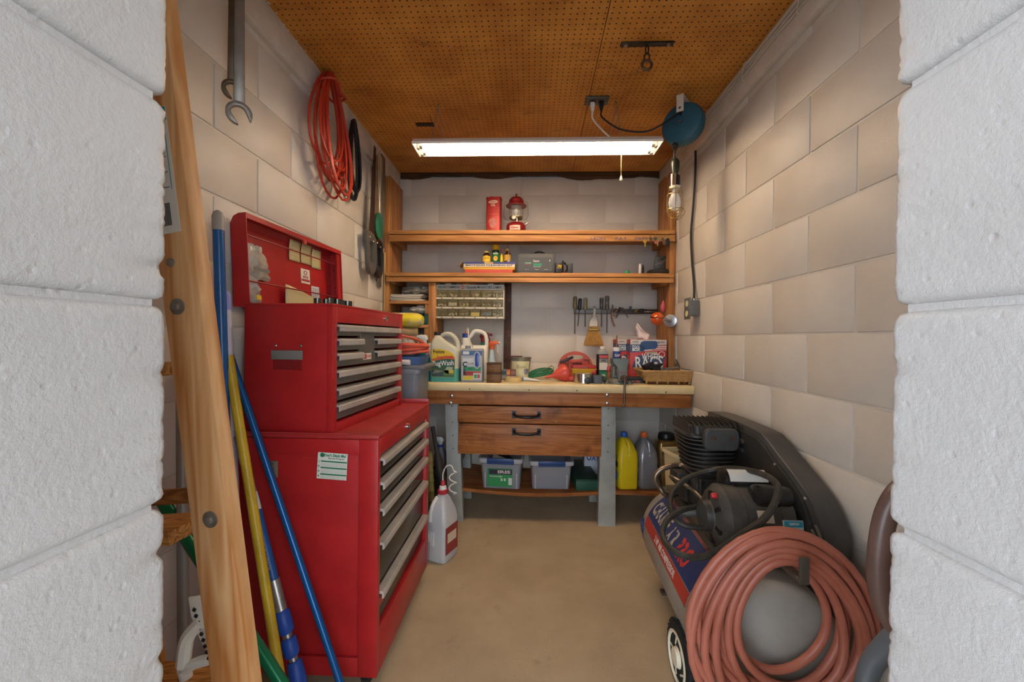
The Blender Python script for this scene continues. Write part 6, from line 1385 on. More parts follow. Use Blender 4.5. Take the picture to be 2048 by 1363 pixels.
# orange-trigger spray bottle and red-top one behind
s2 = T('spray_bottle', 'spray bottle with orange and white trigger and blue liquid', 'spray bottle', on(983, 751, 2.70, jz))
P('body', MB().loft([rr(.052, .045, .016, 0), rr(.056, .048, .018, .004), rr(.056, .048, .018, .055)]), M('#2a7ab0', .2), s2, smooth=60, label='blue liquid')
P('upper_body', MB().loft([rr(.056, .048, .018, .055), rr(.05, .044, .018, .1), rr(.036, .034, .015, .15), rr(.026, .026, .012, .185)]), M('#b9cad0', .2, alpha=.9), s2, smooth=60)
trigger(s2, .185, M('#d0602c', .4), M('#dcd8d0', .4), 1.0, 1)
s3 = T('spray_bottle', 'green spray bottle with dark red trigger behind the white jug', 'spray bottle', on(966, 750, 2.80, jz))
P('body', MB().loft([rr(.07, .05, .02, 0), rr(.074, .054, .02, .005), rr(.074, .054, .02, .13), rr(.05, .04, .018, .19), rr(.028, .028, .013, .235)]), M('#1d6a4a', .3), s3, smooth=60)
trigger(s3, .235, M('#8c2c30', .4), M('#a03038', .4), 1.1, 1)
S('clear_jar', MB().lathe([(.03, 0), (.033, .004), (.033, .19), (.028, .2), (.028, .225), (.025, .226)], 22), M('#c9c9c0', .2, alpha=.8), 'tall clear plastic jar standing between the big jug and white jug', 'jar', on(909, 752, 2.70, jz), smooth=50)
# two rusty brown tins
rst = M('#5d3a1e', .5, .3, c2='#7a5428', vs=22)
for k, lbl in enumerate(('lower brown wooden-looking tin at the bench front', 'upper brown tin stacked on another at the bench front')):
    t = T('brown_tin', lbl, 'tin', on(988, 766, 2.40, jz+k*.0585))
    P('body', MB().box(-.0415, -.03, 0, .0415, .04, .055), rst, t, .003); P('lid_edge', MB().box(-.042, -.0305, .048, .042, .0405, .0578), M('#4a2c16', .5, .3), t, .002)
    text(('1x20', 'Brass')[k], .022, M('#8a5c24', .5), t, (0, -.0312, .025), width=.05, ext=.0003)
# small boxes behind them
for x, d, wd, hh, c, lbl, cap in ((1008, 2.56, .036, .066, '#6b6e70', 'small grey printed box behind the brown tins', '#3a3c3e'), (1016.5, 2.57, .028, .064, '#a8502e', 'small orange and red box behind the masking tape', '#d08a3a'), (1026, 2.56, .034, .066, '#6a4436', 'small brown printed box beside the tin pail', '#8a5c4a')):
    t = T('small_box', lbl, 'box', on(x, 756, d, jz)); P('carton', MB().box(-wd/2, -.014, 0, wd/2, .014, hh), M(c, .5), t, .001)
    P('print', MB().box(-wd*.38, -.0146, hh*.5, wd*.38, -.0138, hh*.85), M(cap, .5), t); P('print', MB().box(-wd*.38, -.0146, hh*.12, wd*.2, -.0138, hh*.4), M('#8f8a80', .5), t)
mt_ = T('masking_tape', 'roll of cream masking tape lying flat on the bench', 'tape', on(1027, 757, 2.47, jz))
P('tape', MB().lathe([(.036, 0), (.053, 0), (.053, .026), (.036, .026), (.036, 0)], 36, cap=False), M('#cdb377', .6), mt_, smooth=40)
P('core', MB().lathe([(.034, .0005), (.036, .0005), (.036, .0265), (.034, .0265), (.034, .0005)], 30, cap=False), M('#b9a48c', .7), mt_)
# tin pail
pd = 2.64; pw = T('tin_pail', 'galvanised pail with cream floral label and lavender print', 'bucket', on(1041, 747, pd, jz))
ph = K(43, pd); zi = M('#9a9a8c', .4, .7, c2='#84847a', vs=12)
P('shell', MB().lathe([(.05, 0), (.052, .003), (.066, ph-.012), (.07, ph), (.067, ph), (.062, ph-.012), (.05, .006), (.001, .006)], 36), zi, pw, smooth=45)
P('ridge', MB().lathe([(.0645, ph-.022), (.0665, ph-.02), (.0655, ph-.016)], 36, cap=False), zi, pw)
lab3 = P('label', MB().loft([[Vector(((.0525+.0135*z/ph+.0012)*sin(t), -(.0525+.0135*z/ph+.0012)*cos(t), z)) for t in [radians(-62+124*i/20) for i in range(21)]]+[Vector(((.0525+.0135*z/ph)*sin(t), -(.0525+.0135*z/ph)*cos(t), z)) for t in [radians(62-124*i/20) for i in range(21)]] for z in (.006, ph-.024)]), M('#d8cf9c', .5, c2='#e0d8b4', vs=9), pw)
text('Bloom', .034, M('#8a8450', .5), lab3, (.004, -.0655, ph*.58), (pi/2+.1, 0, 0), width=.06, ext=.0003, shear=.25)
lv = MB()
for k in range(60):
    a_ = random.uniform(0, 6.3); r_ = random.uniform(0, 1)**.5; an = radians(38)+.016*r_*cos(a_)/.06; z = ph*.36+.02*r_*sin(a_)
    q = .0535+.0135*z/ph+.0022; lv.sph((q*sin(an), -q*cos(an), z), .0022, 5, 3)
P('lavender_print', lv, M('#5a5a8c', .6), lab3)
S('wood_shim', MB().box(-.045, -.012, 0, .045, .012, .008), M('#4a241c', .6), 'dark red-brown strip lying across the rim of tin pail', 'strip', (AY(1031, 702, pd).x, pd-.03, jz+ph+.001), bev=.001)
# toothpaste-like tube
tb = T('glue_tube', 'flattened white and blue tube lying on the bench', 'tube', on(1062, 755, 2.50, jz), (0, 0, radians(-8)))
P('tube', MB().loft([[Vector((x, y*k, z*h2+h2+.0005)) for y, z in arc(0, 0, 1, 0, 2*pi*11/12, 11)] for x, k, h2 in ((-.045, .013, .012), (-.02, .016, .011), (.03, .02, .006), (.06, .022, .0015))]), M('#d8d6d0', .4), tb, smooth=60)
P('shoulder', MB().cyl((-.06, 0, .0125), (-.045, 0, .0125), .010, .0125), M('#3a86b0', .4), tb)
# green braided cord coil
gcn = T('green_rope', 'green braided elastic cord looped on the bench behind funnel', 'rope', on(1080, 748, 2.60, jz))
gp = []
for i in range(3*26):
    t = 2*pi*i/26; k = i/26
    gp.append((.075*cos(t)+.01*sin(k), .03*sin(t)+.012*k, .010+.030*max(0, .5+.5*cos(t-.2))+.022*(sin(t) > 0)*sin(t)+.007*k))
P('cord', MB().tube(gp, .0055, 8), M('#1f7a4a', .6, c2='#14523a', vs=90), gcn)
P('brass_hook', MB().tube(spline([(.06, 0, .05), (.085, 0, .07), (.08, 0, .085), (.066, 0, .08)], 5), .003, 6), M('#b09a5a', .4, .7), gcn)
S('wire_clip', MB().tube(spline([(-.02, 0, .004), (.0, -.008, .02), (.03, 0, .03), (.05, 0, .045)], 5), .003, 6), M('#8a7a6a', .4, .6), 'bent wire clip lying on the green cord', 'clip', on(1088, 740, 2.64, jz+.045))
# red funnel lying on its side
fn = T('funnel', 'red plastic funnel lying on its side on the bench', 'funnel', on(1122, 753, 2.52, jz+.0505), (0, 0, radians(12)))
axf = Vector((-1, -.1, -.22)).normalized()
P('cone', MB().lathe([(.052, -.012), (.054, 0), (.05, .012), (.046, .02), (.016, .075), (.012, .08), (.006, .125), (.0045, .125), (.01, .08), (.014, .074), (.043, .018), (.047, 0), (.05, -.012)], 32, (.02, 0, .0), axf.to_track_quat('Z', 'Y').to_matrix(), cap=False), M('#c2493a', .35), fn, smooth=50)
S('red_stopper', MB().cyl((-.012, 0, .0175), (.016, 0, .0175), .0172, n=18), M('#b83c32', .4), 'red plastic stopper lying right of the funnel', 'stopper', on(1141, 753, 2.50, jz))
# red tool kit case standing up
tk = T('tool_kit_case', 'open red moulded tool kit case with handle standing on the bench', 'case', on(1151, 745, 2.70, jz))
rk2 = M('#c0523c', .45, c2='#b04834', vs=8)
kw, kh = K(69, 2.70), K(54, 2.70)
outl = [(-kw/2, 0), (kw/2, 0), (kw/2, kh*.45)]+[(kw/2*cos(t)*.98, kh*.45+kh*.55*sin(t)) for t in [pi*i/14 for i in range(1, 14)]]+[(-kw/2, kh*.45)]
hole = [(.055*cos(t), kh*.78+.016*sin(t)) for t in [i*2*pi/20 for i in range(20)]]
bmz = bmesh.new()
def polyhole(outer, inner, y0, y1):
    mb = MB(); no, ni = len(outer), len(inner)
    import mathutils
    from mathutils.geometry import tessellate_polygon
    pts = [Vector((x, z, 0)) for x, z in outer]+[Vector((x, z, 0)) for x, z in inner]
    tri = tessellate_polygon([[Vector((x, z, 0)) for x, z in outer], [Vector((x, z, 0)) for x, z in inner]])
    n = no+ni
    mb.add([(p.x, y0, p.y) for p in pts]+[(p.x, y1, p.y) for p in pts], [tuple(t) for t in tri]+[tuple(i+n for i in t[::-1]) for t in tri]
           + [(i, (i+1) % no, (i+1) % no+n, i+n) for i in range(no)]+[(no+i, no+i+n, no+(i+1) % ni+n, no+(i+1) % ni) for i in range(ni)])
    return mb
bmz.free()
P('shell', polyhole(outl, hole, .0, .03), rk2, tk, smooth=30)
P('inner_wall', MB().box(-kw*.44, -.004, .004, kw*.44, 0, kh*.6), M('#b04432', .5), tk, .003)
dr_ = M('#6d2018', .5)
for i, x in enumerate((-.078, -.064, -.05)): P('tool_slot', MB().box(x-.004, -.0055, kh*.42, x+.004, -.0038, kh*.68), dr_, tk)
P('tool_slot', MB().box(.05, -.0055, kh*.66, .09, -.0038, kh*.71).box(.08, -.0055, kh*.4, .088, -.0038, kh*.66), dr_, tk)
P('tool_slot', MB().box(-.02, -.0055, kh*.36, .035, -.0038, kh*.56), dr_, tk)
P('screwdriver', MB().cyl((-.03, -.012, kh*.585), (.0, -.012, kh*.585), .003, n=8).cyl((.0, -.012, kh*.585), (.04, -.012, kh*.585), .008, n=10), M('#7a2a20', .4), tk); P('steel_bit', MB().cyl((-.055, -.012, kh*.59), (-.028, -.012, kh*.59), .0028, n=8), chrome, tk)
P('tape_measure', MB().box(.06, -.03, kh*.36, .092, -.004, kh*.53), M('#d8b624', .4), tk, .005)
yt = T('yellow_tray', 'yellow plastic tray with red lid in front of red case', 'tray', on(1167, 752, 2.585, jz))
P('tray', MB().loft([rr(.145, .07, .008, 0), rr(.152, .076, .01, .069), rr(.158, .08, .01, .071), rr(.158, .08, .01, .076)]), M('#d2a62a', .45), yt, .001)
P('lid', MB().loft([rr(.152, .074, .01, .0765), rr(.15, .072, .01, .098)]), M('#a8342c', .45), yt, .003); P('latch', MB().box(-.008, -.0385, .08, .008, -.036, .09), chrome, yt)
S('black_clamp', MB().box(-.045, -.01, -.008, .045, .01, .008), M('#1e1d1d', .4), 'black plastic clamp handle resting on the red funnel', 'clamp', on(1133, 719, 2.56, AY(1133, 719, 2.56).z), (0, radians(-24), 0), bev=.004)
# duct tape and bits in front
dt = T('duct_tape', 'roll of shiny silver tape lying flat on the bench', 'tape', on(1167, 763, 2.46, jz))
P('tape', MB().lathe([(.04, 0), (.062, 0), (.062, .056), (.04, .056), (.04, 0)], 40, cap=False), M('#c4beb0', .14, .9), dt, smooth=40); P('core', MB().lathe([(.038, .0005), (.04, .0005), (.04, .0565), (.038, .0565), (.038, .0005)], 30, cap=False), M('#b0a48c', .7), dt)
S('dark_knob', MB().lathe([(.018, 0), (.02, .004), (.02, .018), (.014, .022)], 16, (0, 0, 0.0205), Euler((pi/2, 0, 0))), M('#33363c', .4), 'dark round plastic knob in front of the silver tape', 'plastic piece', on(1175, 765, 2.395, jz))  # a round plastic knob standing on edge
gk = T('grey_coupling', 'dark grey plastic coupling block beside the bench vise', 'fitting', on(1195, 765, 2.42, jz))
P('block', MB().loft([rr(.052, .045, .008, 0), rr(.058, .05, .01, .045), rr(.05, .044, .01, .05)]), M('#4c5056', .45), gk); P('port', MB().cyl((.03, -.01, .024), (.046, -.012, .024), .014, n=14), black, gk)
S('red_ball', MB().sph((0, 0, .0145), .0145, 16, 10), M('#b0383a', .35), 'small red ball sitting on the grey coupling block', 'ball', on(1188, 752, 2.425, jz+.0505))
# black bottle, caulk tube
bb = T('lubricant_bottle', 'black bottle with green and white labels and white cap', 'bottle', on(1204, 752, 2.60, jz))
bh = K(66, 2.58); bw_ = K(23, 2.58)
P('body', MB().loft([rr(bw_*.95, .045, .014, 0), rr(bw_, .048, .016, .004), rr(bw_, .048, .016, bh*.80)]), M('#1c1b1c', .3), bb, smooth=60)
P('shoulder', MB().loft([rr(bw_, .048, .016, bh*.80), rr(bw_*.9, .044, .016, bh*.88), rr(bw_*.5, .034, .014, bh*.95), rr(.03, .03, .014, bh*.96)]), M('#8f8e88', .35), bb, smooth=60)
P('cap', MB().lathe([(.0155, bh*.945), (.0155, bh*1.02), (.013, bh*1.03)], 18), M('#dcd9d2', .4), bb)
def q3(x0, z0, x1, z1_, c): return P('label', MB().box(x0*bw_, -.0248, z0*bh, x1*bw_, -.0236, z1_*bh), M(c, .45), bb)
q3(-.3, .68, .42, .77, '#b8484a'); q3(-.3, .56, .42, .66, '#8d8c86'); q3(-.3, .32, .42, .55, '#cfc6ba'); q3(-.3, .04, .46, .29, '#17734f')
text('OIL', .018, white, bb, (.06*bw_, -.0252, .17*bh), width=.03, bold=.03, ext=.0003); text('SAE', .016, inkk, bb, (.06*bw_, -.0252, .61*bh), width=.03, bold=.03, ext=.0003)
ct = T('caulk_tube', 'white and blue caulk tube with brown nozzle behind the vise', 'tube', on(1232.5, 752, 2.66, jz))
ch_ = AY(1232, 694, 2.66).z-jz
P('tube', MB().lathe([(.023, 0), (.0245, .003), (.0245, ch_-.004), (.022, ch_)], 24), M('#c9cad0', .4), ct, smooth=40)
P('blue_label', MB().lathe([(.0249, ch_*.62), (.0249, ch_*.88)], 24, cap=False), M('#2c4a8c', .45), ct); P('purple_label', MB().lathe([(.0249, ch_*.05), (.0249, ch_*.55)], 24, cap=False), M('#7c7fa8', .45), ct)
text('DAP', .022, white, ct, (0, -.0255, ch_*.75), width=.034, bold=.03, ext=.0003)
P('nozzle', MB().lathe([(.0085, ch_), (.007, ch_+.02), (.0025, ch_+.078)], 12), M('#7a4c2c', .5), ct)
S('red_clip', MB().box(-.012, -.01, 0, .012, .01, .034), M('#b03038', .4), 'small red plastic clip standing left of the vise', 'clip', on(1218, 752, 2.56, jz+.06), bev=.004)
S('cork_block', MB().box(-.012, -.02, 0, .012, .02, .0595), M('#8a5434', .7), 'small brown block standing between black bottle and vise', 'block', on(1218, 752, 2.56, jz), bev=.002)
# ------------------------------------------------------------------ bench vise
vs_ = T('bench_vise', 'grey steel bench vise bolted at the front of workbench', 'vise', on(1236, 768, 2.45, jz))
vg = M('#77746a', .45, .3, c2='#686860', vs=10, bump=.2, bs=60); vb = M('#5d6a70', .5, c2='#6d7468', vs=9, bump=.2, bs=60)
P('base', MB().lathe([(.066, 0), (.066, .012), (.05, .022), (.044, .03)], 30, (-.005, 0, 0)), vg, vs_, smooth=30)
for sx in (-1, 1): P('mounting_lug', MB().lathe([(.02, 0), (.02, .012), (.010, .014), (.009, .02)], 16, (sx*.066-.005, -.025, 0)), vg, vs_)
P('back_body', MB().loft([rr(.05, .07, .01, .03, -.012, .035), rr(.046, .06, .01, .08, -.012, .035), rr(.05, .05, .01, .11, -.012, .03)]), vg, vs_, .003)
P('slide', MB().box(-.02, -.06, .05, .026, .04, .095), vg, vs_, .004)
P('front_jaw_body', MB().loft([rr(.05, .022, .006, .02, .012, -.065), rr(.056, .03, .008, .045, .012, -.063), rr(.056, .03, .008, .085, .012, -.06), rr(.062, .03, .006, .105, .008, -.055), rr(.09, .03, .005, .125, .002, -.05), rr(.096, .034, .005, .148, .0, -.048)]), vb, vs_, .003, smooth=35)
P('red_line', MB().box(-.016, -.0782, .070, .04, -.0765, .073), M('#9a3a38', .5), vs_)
P('jaw_plate', MB().box(-.048, -.032, .125, .048, -.026, .15), M('#4d4a44', .5, .7), vs_, .001)
P('rear_jaw', MB().loft([rr(.05, .03, .006, .10, -.012, .01), rr(.09, .034, .005, .13, -.003, -.002), rr(.096, .034, .005, .148, 0, -.004)]), vg, vs_, .003)
P('screw_boss', MB().lathe([(.019, 0), (.019, .02), (.014, .028)], 20, (.014, -.078, .038), Euler((pi/2, 0, 0))), M('#6b4e40', .5, .5, c2='#5a4438', vs=14), vs_)
P('handle_bar', MB().cyl((.014, -.112, .045), (.010, -.118, -.112), .0062, n=12).sph((.014, -.112, .047), .009, 12, 8).sph((.010, -.118, -.114), .0085, 12, 8), M('#7b6a5c', .35, .8, c2='#63544a', vs=20), vs_)
# ------------------------------------------------------------------ boxes of rags
def rag_box(loc, rz, label, w_=.226, d=.12, h=.262):
    t = T('rag_box', label, 'box', loc, (0, 0, rz), 'boxes of white rags')
    redb = M('#b5383a', .45)
    bx_ = P('carton', MB().box(-w_/2, -d/2, 0, w_/2, d/2, h), redb, t, .002)
    fy_ = -d/2-.0006
    def f(pts, c, k): return P('print', MB().prism([(x*w_, (.203+.795*z)*h) for x, z in pts], fy_-.0004*k, fy_+.001), M(c, .45), bx_)
    f([(-.497, .84), (.497, .84), (.497, .997), (-.497, .997)], '#cfc9c2', 1)
    f([(-.497, .64), (.497, .68), (.497, .86), (-.497, .86)], '#d8cfc8', 1)
    for k in range(3): f([(.1, .675+k*.055), (.497, .70+k*.06), (.497, .725+k*.06), (.1, .695+k*.055)], '#b5383a', 2)
    f([(-.30, .66), (.20, .72), (.26, .80), (.24, .93), (.2, .96), (-.12, .96), (-.2, .92), (-.24, .82)], '#34507c', 3)
    f([(-.497, .60), (-.12, .64), (-.10, .78), (-.14, .84), (-.497, .84)], '#3a5a84', 3)
    f([(-.08, .575), (.24, .575), (.24, .635), (-.08, .635)], '#d9cfae', 3)
    f([(-.45, .14), (.42, .22), (.46, .50), (.10, .56), (-.32, .50)], '#3c4a6c', 2)
    wm = M('#dfe4de', .5)
    text('TOOL', .026, wm, bx_, (-.34*w_, fy_-.002, 0.811*h), width=.052, bold=.03, ext=.0003); text('BOX', .026, wm, bx_, (-.34*w_, fy_-.002, 0.748*h), width=.05, bold=.04, ext=.0003)
    text('RELIABLE', .014, M('#3a3a40', .5), bx_, (-.36*w_, fy_-.002, 0.942*h), width=.034, ext=.0003); text('60', .013, M('#3a3a40', .5), bx_, (.28*w_, fy_-.002, 0.934*h), width=.012, ext=.0003, bold=.03); text('RAGS', .013, M('#a8484c', .5), bx_, (.39*w_, fy_-.002, 0.938*h), width=.024, bold=.03, ext=.0003)
    text('PROFESSIONAL', .013, M('#5a4438', .5), bx_, (.08*w_, fy_-.002, 0.684*h), width=.064, bold=.02, ext=.0003)
    text('WHITE', .05, wm, bx_, (.06*w_, fy_-.002, 0.581*h), width=.108, bold=.012, ext=.0003)
    text('RAGS', .108, wm, bx_, (.02*w_, fy_-.0026, 0.430*h), (pi/2, -.05, 0), width=.172, bold=.012, ext=.0003)
    P('seal', MB().tube([(.37*w_+.018*cos(a), fy_-.001, .64*h+.018*sin(a)) for a in [i*pi/10 for i in range(20)]], .002, 5, close=True), wm, bx_)
    P('side_print', MB().box(-w_/2-.0012, -d*.42, h*.7, -w_/2+.001, d*.42, h*.9), M('#34507c', .45), bx_)
    return t
rbp = on(1297, 748, 2.635, jz)
rag_box(rbp+Vector((0, .06, 0)), radians(-3), 'right-hand red and blue box of white rags with tissue pulled out')
rag_box(rbp+Vector((-.062, .135+.06, 0)), radians(2), 'second red and blue rag box standing behind the first on left')
ts_ = MB().sheet(lambda u, v: ((u-.5)*.10*(1-.45*v)+.02*noise.noise((v*3, u*2, 1))-.03*v*v, .02*sin(u*7)+.015*noise.noise((u*4, v*3, 5)), v*(.105-.05*abs(u-.25)*2)+.012*noise.noise((u*5, 2, v*2))), 12, 10)
o = S('tissue', ts_, M('#d9cdc6', .85), 'white rag pulled up through the top of the right-hand rag box', 'tissue', rbp+Vector((-.01, .06, .2622)), smooth=60); o.modifiers.new('thick', 'SOLIDIFY').thickness = .0015
# ------------------------------------------------------------------ wicker basket of cables
bk = T('wicker_basket', 'low woven basket with a darker bottom band holding cables', 'basket', on(1327, 767, 2.49, jz), (0, 0, 0))
wka = M('#c29a62', .6, c2='#ad8450', vs=30); wkb = M('#6b3d18', .6, c2='#54300f', vs=30)
bw0, bd0, bw1, bd1, bhh = .235, .14, .32, .215, .085
P('liner', MB().loft([rr(bw0-.006, bd0-.006, .02, .003), rr(bw1-.008, bd1-.008, .02, bhh-.002), rr(bw1-.014, bd1-.014, .02, bhh-.002), rr(bw0-.014, bd0-.014, .02, .006)]), M('#8f6a38', .7), bk, smooth=30)
nw = 5
for k in range(nw):
    z0_, z1_ = bhh*k/nw, bhh*(k+.94)/nw
    rings = []
    for z in (z0_, (z0_+z1_)/2, z1_):
        f = z/bhh; base_ = rr(bw0+(bw1-bw0)*f, bd0+(bd1-bd0)*f, .02, z, n=3); ring = []
        # strip weaving in and out between the stakes
        N_s = 96; per = []
        L_tot = [0]
        for i in range(len(base_)): L_tot.append(L_tot[-1]+(base_[(i+1) % len(base_)]-base_[i]).length)
        for j in range(N_s):
            s_ = L_tot[-1]*j/N_s; i = max(i for i in range(len(base_)) if L_tot[i] <= s_+1e-9); e_ = base_[(i+1) % len(base_)]-base_[i]
            p = base_[i]+e_*((s_-L_tot[i])/max(1e-6, e_.length)); rad_ = Vector((p.x, p.y, 0)).normalized()
            ring.append(p+rad_*(.0022*sin(2*pi*j/8+pi*(k % 2))+(.0012 if z == (z0_+z1_)/2 else 0)))
        rings.append(ring)
    P('woven_strip', MB().loft(rings, cap=False), wkb if k == 0 else wka, bk, smooth=60)
stk_ = MB(); N_k = 28
for j in range(N_k):
    a_ = 2*pi*j/N_k; b0 = rr(bw0, bd0, .02, 0, n=3); b1 = rr(bw1, bd1, .02, bhh, n=3)
    i = int(j*len(b0)/N_k)
for j in range(9):
    u = -.5+(j+.5)/9
    P('stake', MB().cb((u*(bw0+bw1)/2, -(bd0+bd1)/4-.0025, bhh/2), (.009, .0016, bhh*.98), Euler((-(pi/2-atan2(bhh, (bd1-bd0)/2)), 0, 0)) if 0 else Euler((atan2((bd1-bd0)/2, bhh), 0, 0))), wka, bk)
P('dark_squares', MB(), wkb, bk) if 0 else None
for j in range(4): P('dark_weave', MB().cb((-.085+.055*j, -bd0/2-.009, .011), (.026, .0022, .013), Euler((atan2((bd1-bd0)/2, bhh), 0, 0))), wkb, bk)
P('rim', MB().loft([rr(bw1+.004, bd1+.004, .022, bhh-.008), rr(bw1+.006, bd1+.006, .022, bhh), rr(bw1-.01, bd1-.01, .02, bhh), rr(bw1-.01, bd1-.01, .02, bhh-.008)], cap=False), wka, bk, .001)
random.seed(41)
def tangle(name, label, loc, n, r, ext, m, seed):
    pts = [Vector((ext[0]*noise.noise((i*.55, seed, 0)), ext[1]*noise.noise((i*.5, seed+7, 3)), ext[2]*(.5+.9*noise.noise((i*.45, seed+3, 9))))) for i in range(n)]
    return S(name, MB().tube(spline(pts, 4), r, 6), m, label, 'cable', loc)
bl_ = bk.location
tangle('cable_tangle', 'tangle of black leads heaped at the left of the basket', bl_+Vector((-.05, .0, .06)), 34, .006, (.1, .08, .06), black, 2)
tangle('grey_cable', 'grey lead looped in the middle of the basket', bl_+Vector((.0, .0, .055)), 22, .004, (.13, .07, .045), M('#6d6a64', .4), 6)
tangle('thin_wire', 'thin brown wire sticking up at the right of the basket', bl_+Vector((.09, .03, .07)), 20, .0022, (.05, .04, .08), M('#4a3a2c', .5), 11)
S('black_adapter', MB().box(-.032, -.02, 0, .032, .02, .03), blackp, 'black power adapter on top of the basket heap', 'adapter', bl_+Vector((-.085, .015, .088)), (0, radians(-22), .3), bev=.004)
S('flat_carton', MB().box(-.05, -.02, 0, .05, .02, .018), M('#3d3a36', .5), 'dark flat carton lying between vise and basket', 'box', on(1268, 760, 2.50, jz+.0185), (0, 0, radians(4)), bev=.002)
fb_ = T('blade_pack', 'flat red and grey blade pack lying right of the vise', 'box', on(1266, 763, 2.49, jz), (0, 0, radians(4)))
P('pack', MB().box(-.05, -.022, 0, .05, .022, .018), M('#55585a', .45), fb_, .002); P('red_band', MB().box(-.046, -.0227, .004, -.006, -.0215, .014).box(.012, -.0227, .004, .034, -.0215, .014), M('#b04a30', .5), fb_)
# ------------------------------------------------------------------ under the bench
def shz(x, y): # lower shelf surface height at a plan position
    u = (x-xa)/(xb-xa); return ZS0-(.03*sin(pi*u/rb_u) if u < rb_u else 0)+.02*(y-2.5)/.43
tub = M('#a9aab0', .3, alpha=.5); tubr = M('#b4b3b4', .35, alpha=.9); tbl = M('#2c4678', .4)
def plastic_tub(x0, x1, y0, y1, d, label, rz, lab):
    c_ = AY((x0+x1)/2, y1, d); t = T('storage_tub', label, 'storage bin', (c_.x, d+.15, shz(c_.x, d)+.0115), (.046, 0, rz), 'plastic tubs on the lower shelf')
    wb_ = K(x1-x0, d); hh = K(y1-y0, d)
    wtp = wb_*1.0; wbt = wb_*.84
    P('tub', MB().loft([rr(wbt, .24, .02, 0), rr(wtp*.92, .285, .02, hh*.97), rr(wtp*.89, .275, .02, hh*.97), rr(wbt*.96, .23, .018, .006)]), tub, t, smooth=50)
    P('rim', MB().loft([rr(wtp*.93, .29, .02, hh*.84), rr(wtp, .32, .025, hh*.87), rr(wtp, .32, .025, hh), rr(wtp*.9, .28, .02, hh)], cap=False), tubr, t, .001)
    lt = P('latch', MB().box(-wtp*.3, -.168, hh*.84, wtp*.3, -.158, hh*1.03), tbl, t, .004, label='blue latch')
    P('latch_groove', MB().box(-wtp*.3, -.1695, hh*.925, wtp*.3, -.1675, hh*.94), M('#1c2e54', .5), lt)
    for sx in (-1, 1): P('corner_rib', MB().box(sx*wbt*.42-.003, -.132, .005, sx*wbt*.42+.003, -.122, hh*.8), tubr, t)
    if lab:
        lb = P('label', MB().box(-wtp*.3, -.139, hh*.1, wtp*.26, -.1365, hh*.66), M('#2f8a4c', .5), t)
        P('label_top', MB().box(-wtp*.26, -.1396, hh*.48, wtp*.25, -.138, hh*.64), M('#2a2638', .5), lb)
        text('IRIS', .026, M('#c9b8b4', .5), lb, (.02, -.140, hh*.56), width=.08, bold=.04, ext=.0003)
        text('Weathertight', .014, white, lb, (-.03, -.1398, hh*.42), width=.08, ext=.0003)
        P('label_icons', MB().box(wtp*.0, -.1396, hh*.28, wtp*.04, -.1385, hh*.36).box(wtp*.07, -.1396, hh*.28, wtp*.11, -.1385, hh*.36).box(wtp*.17, -.1396, hh*.16, wtp*.25, -.1385, hh*.38), M('#c9cdc4', .5), lb)
    return t, hh
t1, hh1 = plastic_tub(958, 1049, 908, 973, 2.515, 'clear storage tub with green label on the lower shelf', radians(-3), True)
t2, hh2 = plastic_tub(1056, 1146, 908, 968, 2.535, 'clear storage tub without label on the lower shelf', radians(2), False)
def inside(t, p): return t.matrix_basis @ Vector(p)
S('paper_carton', MB().box(-.06, -.003, 0, .06, .003, .09), M('#c2bcae', .6), 'white carton flap sticking up in the labelled tub', 'paper', inside(t1, (-.03, -.06, hh1*.45)), (-.25, .35, 0), bev=.001)
blob('dark_contents', 'dark cloth heap filling the labelled storage tub', 'cloth', inside(t1, (.0, .0, .008)), (.10, .09, .085), 12, M('#1d1b1c', .8), .2)
blob('pale_contents', 'pale bundle pressed against the side of unlabelled tub', 'cloth', inside(t2, (.015, 0, .008)), (.10, .085, .06), 15, M('#8b878a', .7, c2='#9c8a88', vs=10), .15)
S('blue_pouch', MB().loft([rr(.12, .05, .02, 0), rr(.13, .055, .02, .03), rr(.1, .03, .012, .05)]), M('#1d5a86', .5), 'blue pouch on top of the unlabelled storage tub', 'pouch', inside(t2, (.06, .04, hh2+.004)), smooth=60)
S('coiled_red_cord', MB().tube([(.035*cos(t)*(1-.02*t/6), .0, .035*sin(t)+.002*t) for t in [i*pi/8 for i in range(64)]], .005, 6), M('#a84a42', .5), 'red cord coiled inside the unlabelled storage tub', 'cord', inside(t2, (-.085, -.10, .055)))
gx_ = AY(1175, 968, 2.53)
gt = T('green_toolbox', 'dark green metal box lying on the lower shelf by the leg', 'box', (gx_.x, 2.53, shz(gx_.x, 2.53)+.001), (.046, 0, radians(5)))
P('body', MB().box(-.072, 0, 0, .072, .36, .058), M('#2c5a48', .5, .2, c2='#264e3e', vs=8), gt, .002); P('lid', MB().box(-.073, -.001, .0585, .073, .361, .07), M('#2a4a3c', .5, .2, c2='#22382e', vs=8), gt, .002)
bgp = AY(1192, 922, 2.80)
dg = T('detergent_carton', 'white and blue printed carton standing at the back of lower shelf', 'box', (bgp.x, 2.80, shz(bgp.x, 2.80)+.006))
P('carton', MB().box(-.085, -.04, 0, .085, .04, .19), M('#b8bcc4', .5), dg, .002); text('OXY-10', .05, M('#27498c', .5), dg, (0, -.0408, .11), (pi/2, -.0, 0), width=.14, bold=.03, ext=.0003); P('red_band', MB().box(-.085, -.0412, .15, .085, -.0398, .185), M('#b06a68', .5), dg)
